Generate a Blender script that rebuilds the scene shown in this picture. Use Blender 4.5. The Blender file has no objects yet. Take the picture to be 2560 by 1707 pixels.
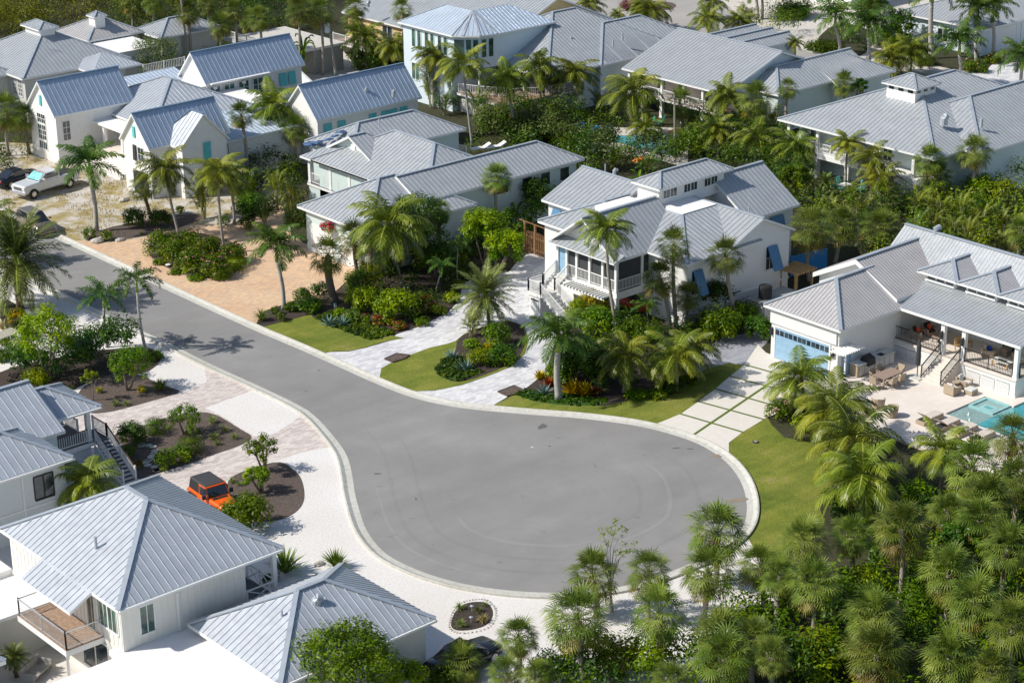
import bpy, bmesh, math, random
from math import sin, cos, pi, radians, sqrt, atan2, hypot
from mathutils import Vector, Matrix, noise
from mathutils.geometry import tessellate_polygon
S = bpy.context.scene
COL = S.collection
# ---------------------------------------------------------------- camera
CH = 54.0
FPX = 5103.035
CR = Vector((0.75010393, -0.66127008, -0.00812265)); CU = Vector((0.24749048, 0.26930561, 0.93071099)); CF = Vector((0.61326386, 0.70014025, -0.36566525))
cam = bpy.data.objects.new('camera', bpy.data.cameras.new('camera')); COL.objects.link(cam)
cam.data.sensor_width = 36; cam.data.lens = FPX / 2560 * 36
cam.data.clip_start = 1; cam.data.clip_end = 3000
M = Matrix((CR, CU, -CF)).transposed().to_4x4(); M.translation = (0, 0, CH)
cam.matrix_world = M
S.camera = cam
# ---------------------------------------------------------------- light
W = bpy.data.worlds.new('World'); S.world = W; W.use_nodes = True
SUN_EL = radians(43); SUN_AZ = radians(150)      # direction towards the sun, from +X
nt = W.node_tree; bg = nt.nodes['Background']
sky = nt.nodes.new('ShaderNodeTexSky'); sky.sky_type = 'NISHITA'; sky.sun_disc = False
sky.sun_elevation = SUN_EL; sky.sun_rotation = radians(90) - SUN_AZ
nt.links.new(sky.outputs[0], bg.inputs[0]); bg.inputs[1].default_value = 0.112
sl = bpy.data.lights.new('sun', 'SUN'); sl.energy = 4.8; sl.angle = radians(0.5); sl.color = (1, .95, .87)
so = bpy.data.objects.new('sun', sl); COL.objects.link(so)
sd = Vector((cos(SUN_EL) * cos(SUN_AZ), cos(SUN_EL) * sin(SUN_AZ), sin(SUN_EL)))
so.rotation_euler = sd.to_track_quat('Z', 'Y').to_euler()
vs = S.view_settings; vs.view_transform = 'Standard'; vs.look = 'None'; vs.exposure = 0.0; vs.gamma = 1
vs.use_curve_mapping = False
S.render.engine = 'CYCLES'
S.render.resolution_x = 1024; S.render.resolution_y = 682
S.cycles.max_bounces = 6; S.cycles.diffuse_bounces = 3; S.cycles.glossy_bounces = 2; S.cycles.transmission_bounces = 2
S.cycles.transparent_max_bounces = 4

# ---------------------------------------------------------------- measuring: where a line of sight meets a level
def G(px, py, z=0.0):
    d = CF * FPX + CR * (px - 1280) + CU * (853.5 - py)
    t = (z - CH) / d.z
    return Vector((d.x * t, d.y * t, z))
def prj(p):
    d = Vector((p[0], p[1], p[2] - CH)); s = d.dot(CF)
    return 1280 + FPX * d.dot(CR) / s, 853.5 - FPX * d.dot(CU) / s
def ZT(py, x, y):
    lo, hi = -2, 40
    for _ in range(40):
        m = (lo + hi) / 2
        if prj((x, y, m))[1] > py: lo = m
        else: hi = m
    return m
def T(ox, oy, *a, z=0.0):          # pairs measured in a 3.672x enlargement
    return [G(ox + a[i] / 3.672, oy + a[i + 1] / 3.672, z) for i in range(0, len(a), 2)]
RT = Vector((CR.x, CR.y, 0)).normalized()   # sideways
FW = Vector((CF.x, CF.y, 0)).normalized()

# ---------------------------------------------------------------- materials
MAT = {}
def newmat(name):
    m = bpy.data.materials.new(name); m.use_nodes = True
    MAT[name] = m
    return m, m.node_tree, m.node_tree.nodes['Principled BSDF']
def N(nt, t, **k):
    n = nt.nodes.new(t)
    for a, b in k.items():
        if a in n.bl_rna.properties.keys(): setattr(n, a, b)
        else: n.inputs[a].default_value = b
    return n
def L(nt, a, b): nt.links.new(a, b)
def coords(nt, scale=(1, 1, 1), kind='Object', rot=0):
    c = nt.nodes.new('ShaderNodeTexCoord'); mp = nt.nodes.new('ShaderNodeMapping')
    mp.inputs['Scale'].default_value = scale; mp.inputs['Rotation'].default_value = (0, 0, rot)
    L(nt, c.outputs[kind], mp.inputs[0]); return mp.outputs[0]
def ramp(nt, fac, stops):
    r = nt.nodes.new('ShaderNodeValToRGB'); cr = r.color_ramp
    while len(cr.elements) < len(stops): cr.elements.new(.5)
    for e, (p, c) in zip(cr.elements, stops):
        e.position = p; e.color = (*c, 1)
    L(nt, fac, r.inputs[0]); return r.outputs[0]
def noisef(nt, vec, scale, detail=4, rough=.6):
    n = N(nt, 'ShaderNodeTexNoise'); n.inputs['Scale'].default_value = scale
    n.inputs['Detail'].default_value = detail; n.inputs['Roughness'].default_value = rough
    L(nt, vec, n.inputs['Vector']); return n.outputs['Fac']
def mixc(nt, fac, a, b, mode='MIX'):
    m = nt.nodes.new('ShaderNodeMix'); m.data_type = 'RGBA'; m.blend_type = mode
    for s, v in ((m.inputs[0], fac), (m.inputs[6], a), (m.inputs[7], b)):
        if hasattr(v, 'links'): L(nt, v, s)
        elif isinstance(v, (tuple, list)): s.default_value = (*v, 1)
        else: s.default_value = v
    return m.outputs[2]
def bumpto(nt, b, h, strength, dist=.05):
    n = N(nt, 'ShaderNodeBump'); n.inputs['Strength'].default_value = strength; n.inputs['Distance'].default_value = dist
    L(nt, h, n.inputs['Height']); L(nt, n.outputs[0], b.inputs['Normal'])
def plain(name, c, rough=.6, metal=0, var=.08, spec=.5, scale=2.0):
    m, nt, b = newmat(name)
    v = coords(nt); f = noisef(nt, v, scale, 5)
    lo = tuple(max(0, x * (1 - var)) for x in c); hi = tuple(min(1, x * (1 + var)) for x in c)
    L(nt, ramp(nt, f, [(.3, lo), (.7, hi)]), b.inputs['Base Color'])
    b.inputs['Roughness'].default_value = rough; b.inputs['Metallic'].default_value = metal
    b.inputs['Specular IOR Level'].default_value = spec
    return m
def speckle(name, stops, scale, big=None, rough=.9, bump=.3, scale2=.15):
    m, nt, b = newmat(name); v = coords(nt)
    c = ramp(nt, noisef(nt, v, scale, 6, .75), stops)
    if big:
        c = mixc(nt, ramp(nt, noisef(nt, v, scale2, 4), [(.35, (0, 0, 0)), (.65, (1, 1, 1))]), c, mixc(nt, 1.0, c, big, 'MULTIPLY'))
    L(nt, c, b.inputs['Base Color']); b.inputs['Roughness'].default_value = rough
    b.inputs['Specular IOR Level'].default_value = .2
    if bump: bumpto(nt, b, noisef(nt, v, scale, 6, .75), bump)
    return m
def metalroof(name, c, metal=.35, rough=.42):
    m, nt, b = newmat(name); v = coords(nt, (1, 1, 1))
    f = noisef(nt, v, .8, 6, .7)
    a = tuple(x * .9 for x in c); d = tuple(min(1, x * 1.07) for x in c)
    L(nt, ramp(nt, f, [(.3, a), (.7, d)]), b.inputs['Base Color'])
    L(nt, ramp(nt, noisef(nt, v, 2.5, 4), [(.3, (rough - .08,) * 3), (.7, (rough + .12,) * 3)]), b.inputs['Roughness'])
    b.inputs['Metallic'].default_value = metal
    return m
def siding(name, c, pitch=.18, axis='Z', var=.03, vert=False):
    m, nt, b = newmat(name); v = coords(nt)
    L(nt, ramp(nt, noisef(nt, v, 1.2, 5, .7), [(.3, tuple(x * (1 - var) for x in c)), (.7, c)]), b.inputs['Base Color'])
    w = N(nt, 'ShaderNodeTexWave'); w.wave_type = 'BANDS'; w.bands_direction = 'DIAGONAL' if vert else 'Z'; w.wave_profile = 'SAW'
    w.inputs['Scale'].default_value = 1 / pitch / 3.14 / 2 * 1.0
    L(nt, v, w.inputs['Vector']); bumpto(nt, b, w.outputs['Fac'], .35, .03)
    b.inputs['Roughness'].default_value = .55; b.inputs['Specular IOR Level'].default_value = .35
    return m
def brick(name, c1, c2, mortar, sw, sh, rough=.85, rot=0, msize=.012, big=(.82, .8, .78)):
    m, nt, b = newmat(name); v = coords(nt, rot=rot)
    t = N(nt, 'ShaderNodeTexBrick'); t.inputs['Color1'].default_value = (*c1, 1); t.inputs['Color2'].default_value = (*c2, 1)
    t.inputs['Mortar'].default_value = (*mortar, 1); t.inputs['Scale'].default_value = 1
    t.inputs['Brick Width'].default_value = sw; t.inputs['Row Height'].default_value = sh; t.inputs['Mortar Size'].default_value = msize
    t.inputs['Bias'].default_value = -.1
    L(nt, v, t.inputs['Vector'])
    f = ramp(nt, noisef(nt, v, 2.2, 6, .8), [(.33, (0, 0, 0)), (.67, (1, 1, 1))])
    c = mixc(nt, f, mixc(nt, .3, t.outputs['Color'], c1), mixc(nt, .3, t.outputs['Color'], c2))
    c = mixc(nt, ramp(nt, noisef(nt, v, .25, 4), [(.4, (0, 0, 0)), (.6, (1, 1, 1))]), c, mixc(nt, 1.0, c, big, 'MULTIPLY'))
    L(nt, c, b.inputs['Base Color']); b.inputs['Roughness'].default_value = rough
    b.inputs['Specular IOR Level'].default_value = .25
    return m
def leaf(name, dark, mid, light, trans=.25, scale=.9, rough=.45, tip=None):
    m, nt, b = newmat(name); v = coords(nt)
    oi = nt.nodes.new('ShaderNodeObjectInfo')
    add = N(nt, 'ShaderNodeVectorMath', operation='ADD'); 
    L(nt, v, add.inputs[0]); L(nt, oi.outputs['Location'], add.inputs[1])
    f = noisef(nt, add.outputs[0], scale, 3, .6)
    c = ramp(nt, f, [(.3, dark), (.5, mid), (.72, light)])
    hv = N(nt, 'ShaderNodeHueSaturation')
    mr = N(nt, 'ShaderNodeMapRange'); mr.inputs[3].default_value = .78; mr.inputs[4].default_value = 1.25
    L(nt, oi.outputs['Random'], mr.inputs[0]); L(nt, mr.outputs[0], hv.inputs['Value'])
    mh = N(nt, 'ShaderNodeMapRange'); mh.inputs[3].default_value = .485; mh.inputs[4].default_value = .515
    L(nt, oi.outputs['Random'], mh.inputs[0]); L(nt, mh.outputs[0], hv.inputs['Hue'])
    L(nt, c, hv.inputs['Color']); hv.inputs['Saturation'].default_value = 1.12
    L(nt, hv.outputs[0], b.inputs['Base Color']); b.inputs['Roughness'].default_value = rough
    b.inputs['Specular IOR Level'].default_value = .22
    tr = N(nt, 'ShaderNodeBsdfTranslucent'); L(nt, hv.outputs[0], tr.inputs[0])
    mx = N(nt, 'ShaderNodeMixShader'); mx.inputs[0].default_value = trans
    out = nt.nodes['Material Output']
    L(nt, b.outputs[0], mx.inputs[1]); L(nt, tr.outputs[0], mx.inputs[2]); L(nt, mx.outputs[0], out.inputs[0])
    return m
def glassm(name, c, rough=.08):
    m, nt, b = newmat(name); b.inputs['Base Color'].default_value = (*c, 1)
    b.inputs['Roughness'].default_value = rough; b.inputs['Specular IOR Level'].default_value = .8
    v = coords(nt); L(nt, ramp(nt, noisef(nt, v, 1.1, 3), [(.35, tuple(x * .4 for x in c)), (.65, tuple(min(1, x * 1.7) for x in c))]), b.inputs['Base Color'])
    return m

metalroof('roof_grey', (.43, .455, .475), .3, .45); metalroof('roof_light', (.50, .535, .575), .3, .42); metalroof('roof_blue', (.44, .54, .66), .45, .38)
metalroof('roof_pink', (.46, .45, .45), .25, .5); metalroof('roof_sky', (.55, .63, .72)); metalroof('ridge_metal', (.50, .55, .60), .4, .4)
metalroof('ridge_blue', (.20, .30, .42), .4, .4)
plain('trim', (.80, .80, .78), .5, var=.03); plain('flat_roof', (.83, .82, .80), .7, var=.03, scale=.5)
siding('wall_white', (.80, .80, .77)); siding('wall_cream', (.77, .75, .68), vert=True); siding('wall_pale', (.66, .70, .70))
siding('wall_sky', (.68, .78, .84)); siding('wall_aqua', (.60, .70, .68)); siding('wall_ice', (.70, .79, .79), vert=True)
siding('wall_yellow', (.66, .50, .24)); plain('stucco', (.80, .79, .76), .85, var=.05)
siding('louver_white', (.78, .80, .80), .12); siding('wall_beige', (.62, .62, .57))
glassm('glass', (.03, .045, .055)); glassm('glass_green', (.05, .11, .09)); plain('screen', (.045, .05, .055), .8)
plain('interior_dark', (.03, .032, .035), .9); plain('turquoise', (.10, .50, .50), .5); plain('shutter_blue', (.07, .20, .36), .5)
plain('door_blue', (.28, .45, .60), .45); plain('garage_white', (.76, .77, .76), .5, var=.03); plain('black_metal', (.02, .02, .022), .4)
plain('dark_rail', (.10, .06, .045), .5); plain('stair_tread', (.10, .11, .13), .7); plain('deck_wood', (.34, .23, .16), .75, var=.35, scale=5)
plain('alu', (.62, .64, .66), .35, .6); plain('wood_gate', (.25, .14, .065), .7, var=.3, scale=4); plain('wood_light', (.55, .34, .14), .65, var=.25, scale=4)
plain('concrete', (.56, .54, .49), .85, var=.1); plain('concrete_dark', (.36, .35, .32), .85, var=.14); plain('stone_step', (.62, .60, .56), .8)
plain('rubber', (.015, .015, .016), .7); plain('chrome', (.75, .75, .76), .15, 1.0); plain('car_silver', (.66, .67, .68), .28, .2, var=.02)
plain('car_orange', (.85, .13, .01), .3, 0, var=.02); plain('car_black', (.012, .014, .02), .15, 0); plain('car_gold', (.30, .25, .2), .3, .6); plain('car_red', (.5, .05, .02), .3)
plain('car_glass', (.015, .02, .025), .05, 0, spec=.9); plain('sunshade', (.25, .62, .60), .3, var=.35, scale=3); plain('soft_top', (.045, .047, .05), .75)
plain('lens_red', (.6, .03, .03), .3); plain('lens_white', (.7, .7, .7), .15); plain('plastic_black', (.025, .025, .027), .6)
plain('wicker', (.40, .32, .23), .8, var=.25, scale=30); plain('cushion_beige', (.60, .53, .45), .9, var=.05); plain('cushion_grey', (.62, .62, .58), .9, var=.06)
plain('teak', (.34, .25, .20), .7, var=.2, scale=8); plain('pillow_orange', (.75, .10, .04), .9, var=.5, scale=25); plain('pillow_blue', (.03, .06, .35), .9, var=.6, scale=25)
plain('counter', (.62, .62, .58), .4); plain('cart_beige', (.66, .64, .50), .4); plain('seat_white', (.6, .6, .55), .7)
plain('trunk_grey', (.34, .30, .25), .9, var=.28, scale=9); plain('trunk_brown', (.20, .15, .11), .95, var=.4, scale=9); plain('trunk_pale', (.40, .38, .345), .85, var=.18, scale=7)
plain('trunk_date', (.16, .12, .085), .95, var=.5, scale=14); plain('shaft_green', (.30, .42, .05), .4, var=.15); plain('shaft_yellow', (.30, .33, .05), .4, var=.15)
plain('bark', (.25, .20, .15), .95, var=.3, scale=9); plain('pole_wood', (.30, .28, .24), .9, var=.2, scale=6); plain('coconut', (.45, .40, .04), .5)
plain('rock', (.55, .52, .46), .95, var=.25, scale=5); plain('tarp_blue', (.08, .15, .28), .6, var=.4, scale=6); plain('flag_blue', (.03, .25, .6), .6); plain('toy_green', (.03, .5, .35), .5); plain('toy_orange', (.75, .25, .05), .5)
leaf('leaf_sabal', (.06, .095, .02), (.15, .20, .045), (.32, .36, .10), .26, 1.2, .45)
leaf('leaf_sabal_old', (.14, .13, .03), (.22, .19, .045), (.33, .27, .09), .25, 2.0)
leaf('leaf_dead', (.16, .10, .05), (.27, .19, .11), (.40, .31, .21), .15, 2.0, .8)
leaf('leaf_coco', (.05, .078, .014), (.145, .18, .03), (.34, .34, .06), .18, .8, .4)
leaf('leaf_royal', (.035, .075, .018), (.085, .15, .032), (.16, .22, .05), .28, .8, .38)
leaf('leaf_date', (.06, .09, .03), (.15, .185, .06), (.28, .30, .10), .22, .8, .4)
leaf('leaf_dark', (.018, .042, .008), (.040, .085, .013), (.085, .145, .02), .2, 1.1, .4)
leaf('leaf_mid', (.04, .078, .010), (.09, .155, .017), (.17, .24, .026), .28, 1.0, .42)
leaf('leaf_lime', (.09, .14, .012), (.20, .27, .02), (.36, .40, .03), .32, 1.0, .42)
leaf('leaf_olive', (.05, .065, .020), (.095, .12, .030), (.16, .18, .05), .2, 1.0, .5)
leaf('leaf_wood', (.07, .10, .008), (.19, .225, .014), (.36, .38, .03), .25, .22, .5)
leaf('leaf_gold', (.20, .17, .02), (.42, .30, .03), (.60, .42, .06), .25, 1.6); leaf('leaf_red', (.10, .03, .02), (.28, .06, .04), (.40, .14, .05), .2, 1.6)
leaf('leaf_agave', (.10, .17, .15), (.17, .26, .24), (.28, .37, .34), .05, 1.6); leaf('leaf_grass', (.09, .13, .03), (.18, .23, .06), (.33, .33, .13), .3, 2.5)
leaf('leaf_straw', (.25, .20, .08), (.40, .33, .15), (.55, .46, .24), .3, 2.5); leaf('petal_pink', (.75, .2, .28), (.85, .35, .4), (.9, .5, .5), .2, 3)
leaf('petal_magenta', (.55, .01, .10), (.75, .02, .16), (.8, .05, .25), .2, 3); leaf('leaf_muhly', (.35, .16, .16), (.5, .25, .25), (.6, .35, .33), .3, 3)

# ---------------------------------------------------------------- mesh builder
WORLD = {}
def house(*a, **k):
    o = thing(*a, **k); WORLD[o.name] = Vector(o.location); return o
def rootloc(p):
    while p.parent: p = p.parent
    return WORLD.get(p.name)
class MB:
    def __init__(s): s.v = []; s.f = []; s.m = []; s.mats = []
    def mi(s, m):
        if m not in s.mats: s.mats.append(m)
        return s.mats.index(m)
    def face(s, pts, m):
        b = len(s.v); s.v += [tuple(p) for p in pts]; s.f.append(tuple(range(b, b + len(pts)))); s.m.append(s.mi(m))
    def solid(s, lo, hi, m, mb=None, mt=None):
        """prism between two loops"""
        n = len(lo); b = len(s.v); s.v += [tuple(p) for p in lo] + [tuple(p) for p in hi]
        k = s.mi(m)
        for i in range(n):
            j = (i + 1) % n; s.f.append((b + i, b + j, b + n + j, b + n + i)); s.m.append(k)
        s.f.append(tuple(b + n + i for i in range(n))); s.m.append(s.mi(mt or m))
        s.f.append(tuple(b + i for i in reversed(range(n)))); s.m.append(s.mi(mb or m))
    def box(s, x0, x1, y0, y1, z0, z1, m, mt=None):
        s.solid([(x0, y0, z0), (x1, y0, z0), (x1, y1, z0), (x0, y1, z0)], [(x0, y0, z1), (x1, y0, z1), (x1, y1, z1), (x0, y1, z1)], m, mt=mt)
    def bar(s, p, q, w, h, m, up=Vector((0, 0, 1))):
        p = Vector(p); q = Vector(q); d = (q - p).normalized(); sd_ = d.cross(up)
        if sd_.length < 1e-3: sd_ = Vector((1, 0, 0))
        sd_.normalize(); u = sd_.cross(d).normalized(); a = sd_ * w / 2; b = u * h / 2
        s.solid([p - a - b, p + a - b, p + a + b, p - a + b], [q - a - b, q + a - b, q + a + b, q - a + b], m)
    def tube(s, pts, rs, m, n=8):
        rings = []
        for i, p in enumerate(pts):
            p = Vector(p); a = Vector(pts[max(0, i - 1)]); c = Vector(pts[min(len(pts) - 1, i + 1)])
            d = (c - a).normalized(); x = d.orthogonal().normalized() if abs(d.z) < .99 else Vector((1, 0, 0))
            x = (x - d * x.dot(d)).normalized(); y = d.cross(x)
            r = rs[i] if isinstance(rs, (list, tuple)) else rs
            rings.append([p + (x * cos(2 * pi * k / n) + y * sin(2 * pi * k / n)) * r for k in range(n)])
        b = len(s.v)
        for r in rings: s.v += [tuple(q) for q in r]
        k = s.mi(m)
        for i in range(len(rings) - 1):
            for j in range(n):
                j2 = (j + 1) % n; s.f.append((b + i * n + j, b + i * n + j2, b + (i + 1) * n + j2, b + (i + 1) * n + j)); s.m.append(k)
        s.f.append(tuple(b + j for j in reversed(range(n)))); s.m.append(k)
        s.f.append(tuple(b + (len(rings) - 1) * n + j for j in range(n))); s.m.append(k)
    def blob(s, c, r, m, sc=(1, 1, 1), n=8, k=5, jit=0, seed=0):
        rnd = random.Random(seed); b = len(s.v); mi = s.mi(m)
        for i in range(k + 1):
            t = pi * i / k
            for j in range(n):
                a = 2 * pi * j / n; q = 1 + rnd.uniform(-jit, jit)
                s.v.append((c[0] + r * sc[0] * sin(t) * cos(a) * q, c[1] + r * sc[1] * sin(t) * sin(a) * q, c[2] + r * sc[2] * cos(t) * q))
        for i in range(k):
            for j in range(n):
                j2 = (j + 1) % n; s.f.append((b + i * n + j, b + (i + 1) * n + j, b + (i + 1) * n + j2, b + i * n + j2)); s.m.append(mi)
    def build(s, name, parent=None, smooth=False, loc=None, bevel=0):
        rl_ = rootloc(parent) if parent else None
        if rl_: s.v = [(v[0] - rl_.x, v[1] - rl_.y, v[2] - rl_.z) for v in s.v]
        me = bpy.data.meshes.new(name); me.from_pydata(s.v, [], s.f)
        for m in s.mats: me.materials.append(MAT[m])
        me.polygons.foreach_set('material_index', s.m)
        if smooth: me.polygons.foreach_set('use_smooth', [True] * len(s.f))
        me.update()
        o = bpy.data.objects.new(name, me); COL.objects.link(o)
        if parent: o.parent = parent
        if loc is not None: o.location = loc
        if bevel:
            bm = bmesh.new(); bm.from_mesh(me); bmesh.ops.remove_doubles(bm, verts=bm.verts, dist=1e-4); bm.to_mesh(me); bm.free()
            b = o.modifiers.new('bevel', 'BEVEL'); b.width = bevel; b.segments = 2; b.limit_method = 'ANGLE'
        return o
def tag(o, label, cat, group=None, kind=None):
    if label: o['label'] = label
    if cat: o['category'] = cat
    if group: o['group'] = group
    if kind: o['kind'] = kind
    return o
def thing(name, label, cat, loc=(0, 0, 0), rz=0, group=None):
    o = bpy.data.objects.new(name, None); COL.objects.link(o); o.location = loc; o.rotation_euler = (0, 0, rz); o.empty_display_size = .3
    return tag(o, label, cat, group)
def copytree(o, parent=None):
    c = o.copy(); COL.objects.link(c); c.parent = parent
    for ch in o.children: copytree(ch, c)
    return c
def smooth_poly(pts, it=2, closed=True):
    for _ in range(it):
        q = []; n = len(pts)
        for i in range(n if closed else n - 1):
            a = pts[i]; b = pts[(i + 1) % n]; q += [a * .75 + b * .25, a * .25 + b * .75]
        if not closed: q = [pts[0]] + q + [pts[-1]]
        pts = q
    return pts
def sheet(name, pts, z, m, kind='structure', smooth=0):
    pts = [Vector((p[0], p[1], z)) for p in pts]
    if smooth: pts = smooth_poly(pts, smooth)
    tri = tessellate_polygon([pts])
    mb = MB(); mb.v = [tuple(p) for p in pts]; k = mb.mi(m)
    for t in tri:
        a, b, c = (pts[i] for i in t)
        if (b - a).cross(c - a).z < 0: t = (t[0], t[2], t[1])
        mb.f.append(tuple(t)); mb.m.append(k)
    o = mb.build(name); o['kind'] = kind
    return o
def ribbon(name, line, off0, off1, z0, z1, m, z01=None, h0=0):
    """strip along a line between two sideways offsets; z0 at off0, z1 at off1, closed sides"""
    mb = MB(); n = len(line); A = []; B = []
    for i in range(n):
        a = line[max(0, i - 1)]; c = line[min(n - 1, i + 1)]; d = Vector((c[0] - a[0], c[1] - a[1], 0)).normalized(); s_ = Vector((d.y, -d.x, 0))
        A.append(Vector((line[i][0], line[i][1], 0)) + s_ * off0); B.append(Vector((line[i][0], line[i][1], 0)) + s_ * off1)
    for i in range(n - 1):
        a, b, c, d = A[i], A[i + 1], B[i + 1], B[i]
        v = lambda p, z: (p.x, p.y, z)
        mb.face([v(a, z0), v(d, z1), v(c, z1), v(b, z0)], m)
        mb.face([v(a, 0), v(a, z0), v(b, z0), v(b, 0)], m); mb.face([v(d, 0), v(c, 0), v(c, z1), v(d, z1)], m)
    o = mb.build(name); o['kind'] = 'structure'; return o
# ---------------------------------------------------------------- ground materials
def asphalt(name, a, b_, c):
    m, nt, b = newmat(name); v = coords(nt)
    f1 = ramp(nt, noisef(nt, v, .12, 5, .65), [(.35, a), (.55, b_), (.7, c)])
    v2 = coords(nt, (.05, .6, 1), rot=.7)
    f2 = ramp(nt, noisef(nt, v2, .9, 4, .6), [(.4, (.965,) * 3), (.6, (1.02,) * 3)])
    f3 = ramp(nt, noisef(nt, v, 14, 3, .8), [(.3, (.93,) * 3), (.7, (1.06,) * 3)])
    f4 = ramp(nt, noisef(nt, v, .9, 2, .5), [(.70, (1,) * 3), (.76, (.78,) * 3)])
    w = N(nt, 'ShaderNodeTexWave'); w.wave_type = 'RINGS'; w.rings_direction = 'SPHERICAL'
    w.inputs['Scale'].default_value = .42; w.inputs['Distortion'].default_value = 7; w.inputs['Detail'].default_value = 3; w.inputs['Detail Scale'].default_value = .35
    mp = nt.nodes.new('ShaderNodeMapping'); c0 = G(1340, 1240); mp.inputs['Location'].default_value = (-c0.x, -c0.y, 0)
    tc = nt.nodes.new('ShaderNodeTexCoord'); L(nt, tc.outputs['Object'], mp.inputs[0]); L(nt, mp.outputs[0], w.inputs['Vector'])
    f5 = ramp(nt, w.outputs['Fac'], [(.0, (.992,) * 3), (.5, (1.0,) * 3)])
    c_ = mixc(nt, 1.0, mixc(nt, 1.0, mixc(nt, 1.0, mixc(nt, 1.0, f1, f2, 'MULTIPLY'), f3, 'MULTIPLY'), f4, 'MULTIPLY'), f5, 'MULTIPLY')
    L(nt, c_, b.inputs['Base Color']); b.inputs['Roughness'].default_value = .85; b.inputs['Specular IOR Level'].default_value = .25
    bumpto(nt, b, noisef(nt, v, 20, 3, .8), .15, .02)
asphalt('asphalt', (.235, .23, .222), (.27, .264, .255), (.31, .302, .29))
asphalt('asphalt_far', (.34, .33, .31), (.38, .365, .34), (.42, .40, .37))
plain('oil', (.13, .13, .13), .6, var=.1); plain('rust_stain', (.27, .22, .165), .85, var=.1)
speckle('kerb', [(.3, (.46, .45, .40)), (.5, (.58, .57, .52)), (.7, (.66, .65, .60))], 3, (.85, .85, .82), bump=.1)
speckle('gutter', [(.3, (.42, .42, .39)), (.5, (.50, .50, .47)), (.7, (.60, .59, .55))], 2.5, (.85, .85, .82), bump=.1)
speckle('shell', [(.25, (.50, .47, .44)), (.42, (.70, .68, .655)), (.7, (.84, .82, .80))], 7, (.93, .91, .88), bump=.6)
speckle('shell_far', [(.3, (.50, .47, .42)), (.6, (.68, .65, .60))], 3, (.88, .86, .82))
speckle('mulch', [(.3, (.055, .042, .036)), (.5, (.13, .10, .085)), (.7, (.26, .21, .18))], 10, (.8, .8, .8), bump=.8)
speckle('mulch_dark', [(.3, (.035, .027, .022)), (.5, (.07, .055, .045)), (.7, (.14, .11, .09))], 9, (.8, .8, .8), bump=.8)
speckle('soil', [(.3, (.030, .032, .016)), (.5, (.055, .055, .030)), (.7, (.10, .09, .055))], 4, (.7, .75, .6), bump=.5)
speckle('groundcover', [(.3, (.020, .045, .010)), (.5, (.045, .10, .018)), (.7, (.085, .155, .03))], 6, (.8, .9, .8), bump=1)
speckle('turf', [(.3, (.085, .13, .02)), (.7, (.13, .18, .03))], 8, None)
def lawn(name):
    m, nt, b = newmat(name); v = coords(nt)
    c = ramp(nt, noisef(nt, v, .35, 6, .7), [(.3, (.12, .165, .026)), (.47, (.18, .215, .034)), (.6, (.235, .25, .05)), (.75, (.31, .27, .11))])
    f = ramp(nt, noisef(nt, v, 9, 5, .8), [(.3, (.6,) * 3), (.7, (1.3,) * 3)])
    w = ramp(nt, noisef(nt, coords(nt, (.35, 2.0, 1), rot=1.2), .55, 2, .5), [(.42, (.9, .92, .9)), (.58, (1.07, 1.05, 1.0))])
    L(nt, mixc(nt, 1.0, mixc(nt, 1.0, c, f, 'MULTIPLY'), w, 'MULTIPLY'), b.inputs['Base Color']); b.inputs['Roughness'].default_value = .9
    b.inputs['Specular IOR Level'].default_value = .15; bumpto(nt, b, noisef(nt, v, 12, 4, .8), .9, .06)
lawn('lawn')
m, nt, b = newmat('sand_lot'); v = coords(nt)
f = ramp(nt, noisef(nt, v, .38, 7, .72), [(.44, (0, 0, 0)), (.56, (1, 1, 1))])
c1 = ramp(nt, noisef(nt, v, 5, 5, .8), [(.3, (.42, .38, .33)), (.6, (.62, .58, .52))])
c2 = ramp(nt, noisef(nt, v, 1.2, 6, .8), [(.3, (.16, .155, .05)), (.5, (.34, .27, .11)), (.7, (.44, .36, .18))])
L(nt, mixc(nt, f, c1, c2), b.inputs['Base Color']); b.inputs['Roughness'].default_value = .95; bumpto(nt, b, noisef(nt, v, 6, 5, .8), .6)
brick('paver_orange', (.80, .55, .33), (.50, .38, .29), (.40, .31, .22), .35, .18, big=(.95, .90, .88))
brick('paver_grey', (.80, .79, .77), (.46, .46, .49), (.5, .5, .5), .5, .25, big=(.93, .93, .95))
brick('paver_beige', (.74, .67, .62), (.44, .38, .35), (.46, .41, .38), .45, .22, big=(.95, .94, .94))
brick('travertine', (.78, .72, .65), (.72, .65, .58), (.60, .54, .48), .6, .4, rough=.6, msize=.006, big=(.97, .96, .95))
speckle('slab', [(.3, (.66, .63, .57)), (.7, (.74, .70, .64))], 2.2, (.95, .94, .92), bump=.05)
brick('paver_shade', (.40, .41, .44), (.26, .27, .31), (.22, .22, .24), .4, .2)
m, nt, b = newmat('pool_water'); v = coords(nt)
L(nt, ramp(nt, noisef(nt, v, 1.5, 5, .7), [(.3, (.03, .22, .27)), (.55, (.06, .36, .40)), (.75, (.14, .50, .52))]), b.inputs['Base Color'])
b.inputs['Roughness'].default_value = .06; b.inputs['Specular IOR Level'].default_value = .6; bumpto(nt, b, noisef(nt, coords(nt, (1, 2.2, 1), rot=.5), 2.2, 4), .35, .08)
m, nt, b = newmat('pool_shelf'); v = coords(nt)
L(nt, ramp(nt, noisef(nt, v, 7, 4, .7), [(.35, (.16, .28, .28)), (.65, (.34, .47, .46))]), b.inputs['Base Color']); b.inputs['Roughness'].default_value = .1; bumpto(nt, b, noisef(nt, v, 3, 4), .2)
plain('spa_wall', (.28, .52, .52), .4); plain('spa_floor', (.22, .36, .36), .3); plain('pool_tile', (.02, .12, .35), .3)

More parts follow.
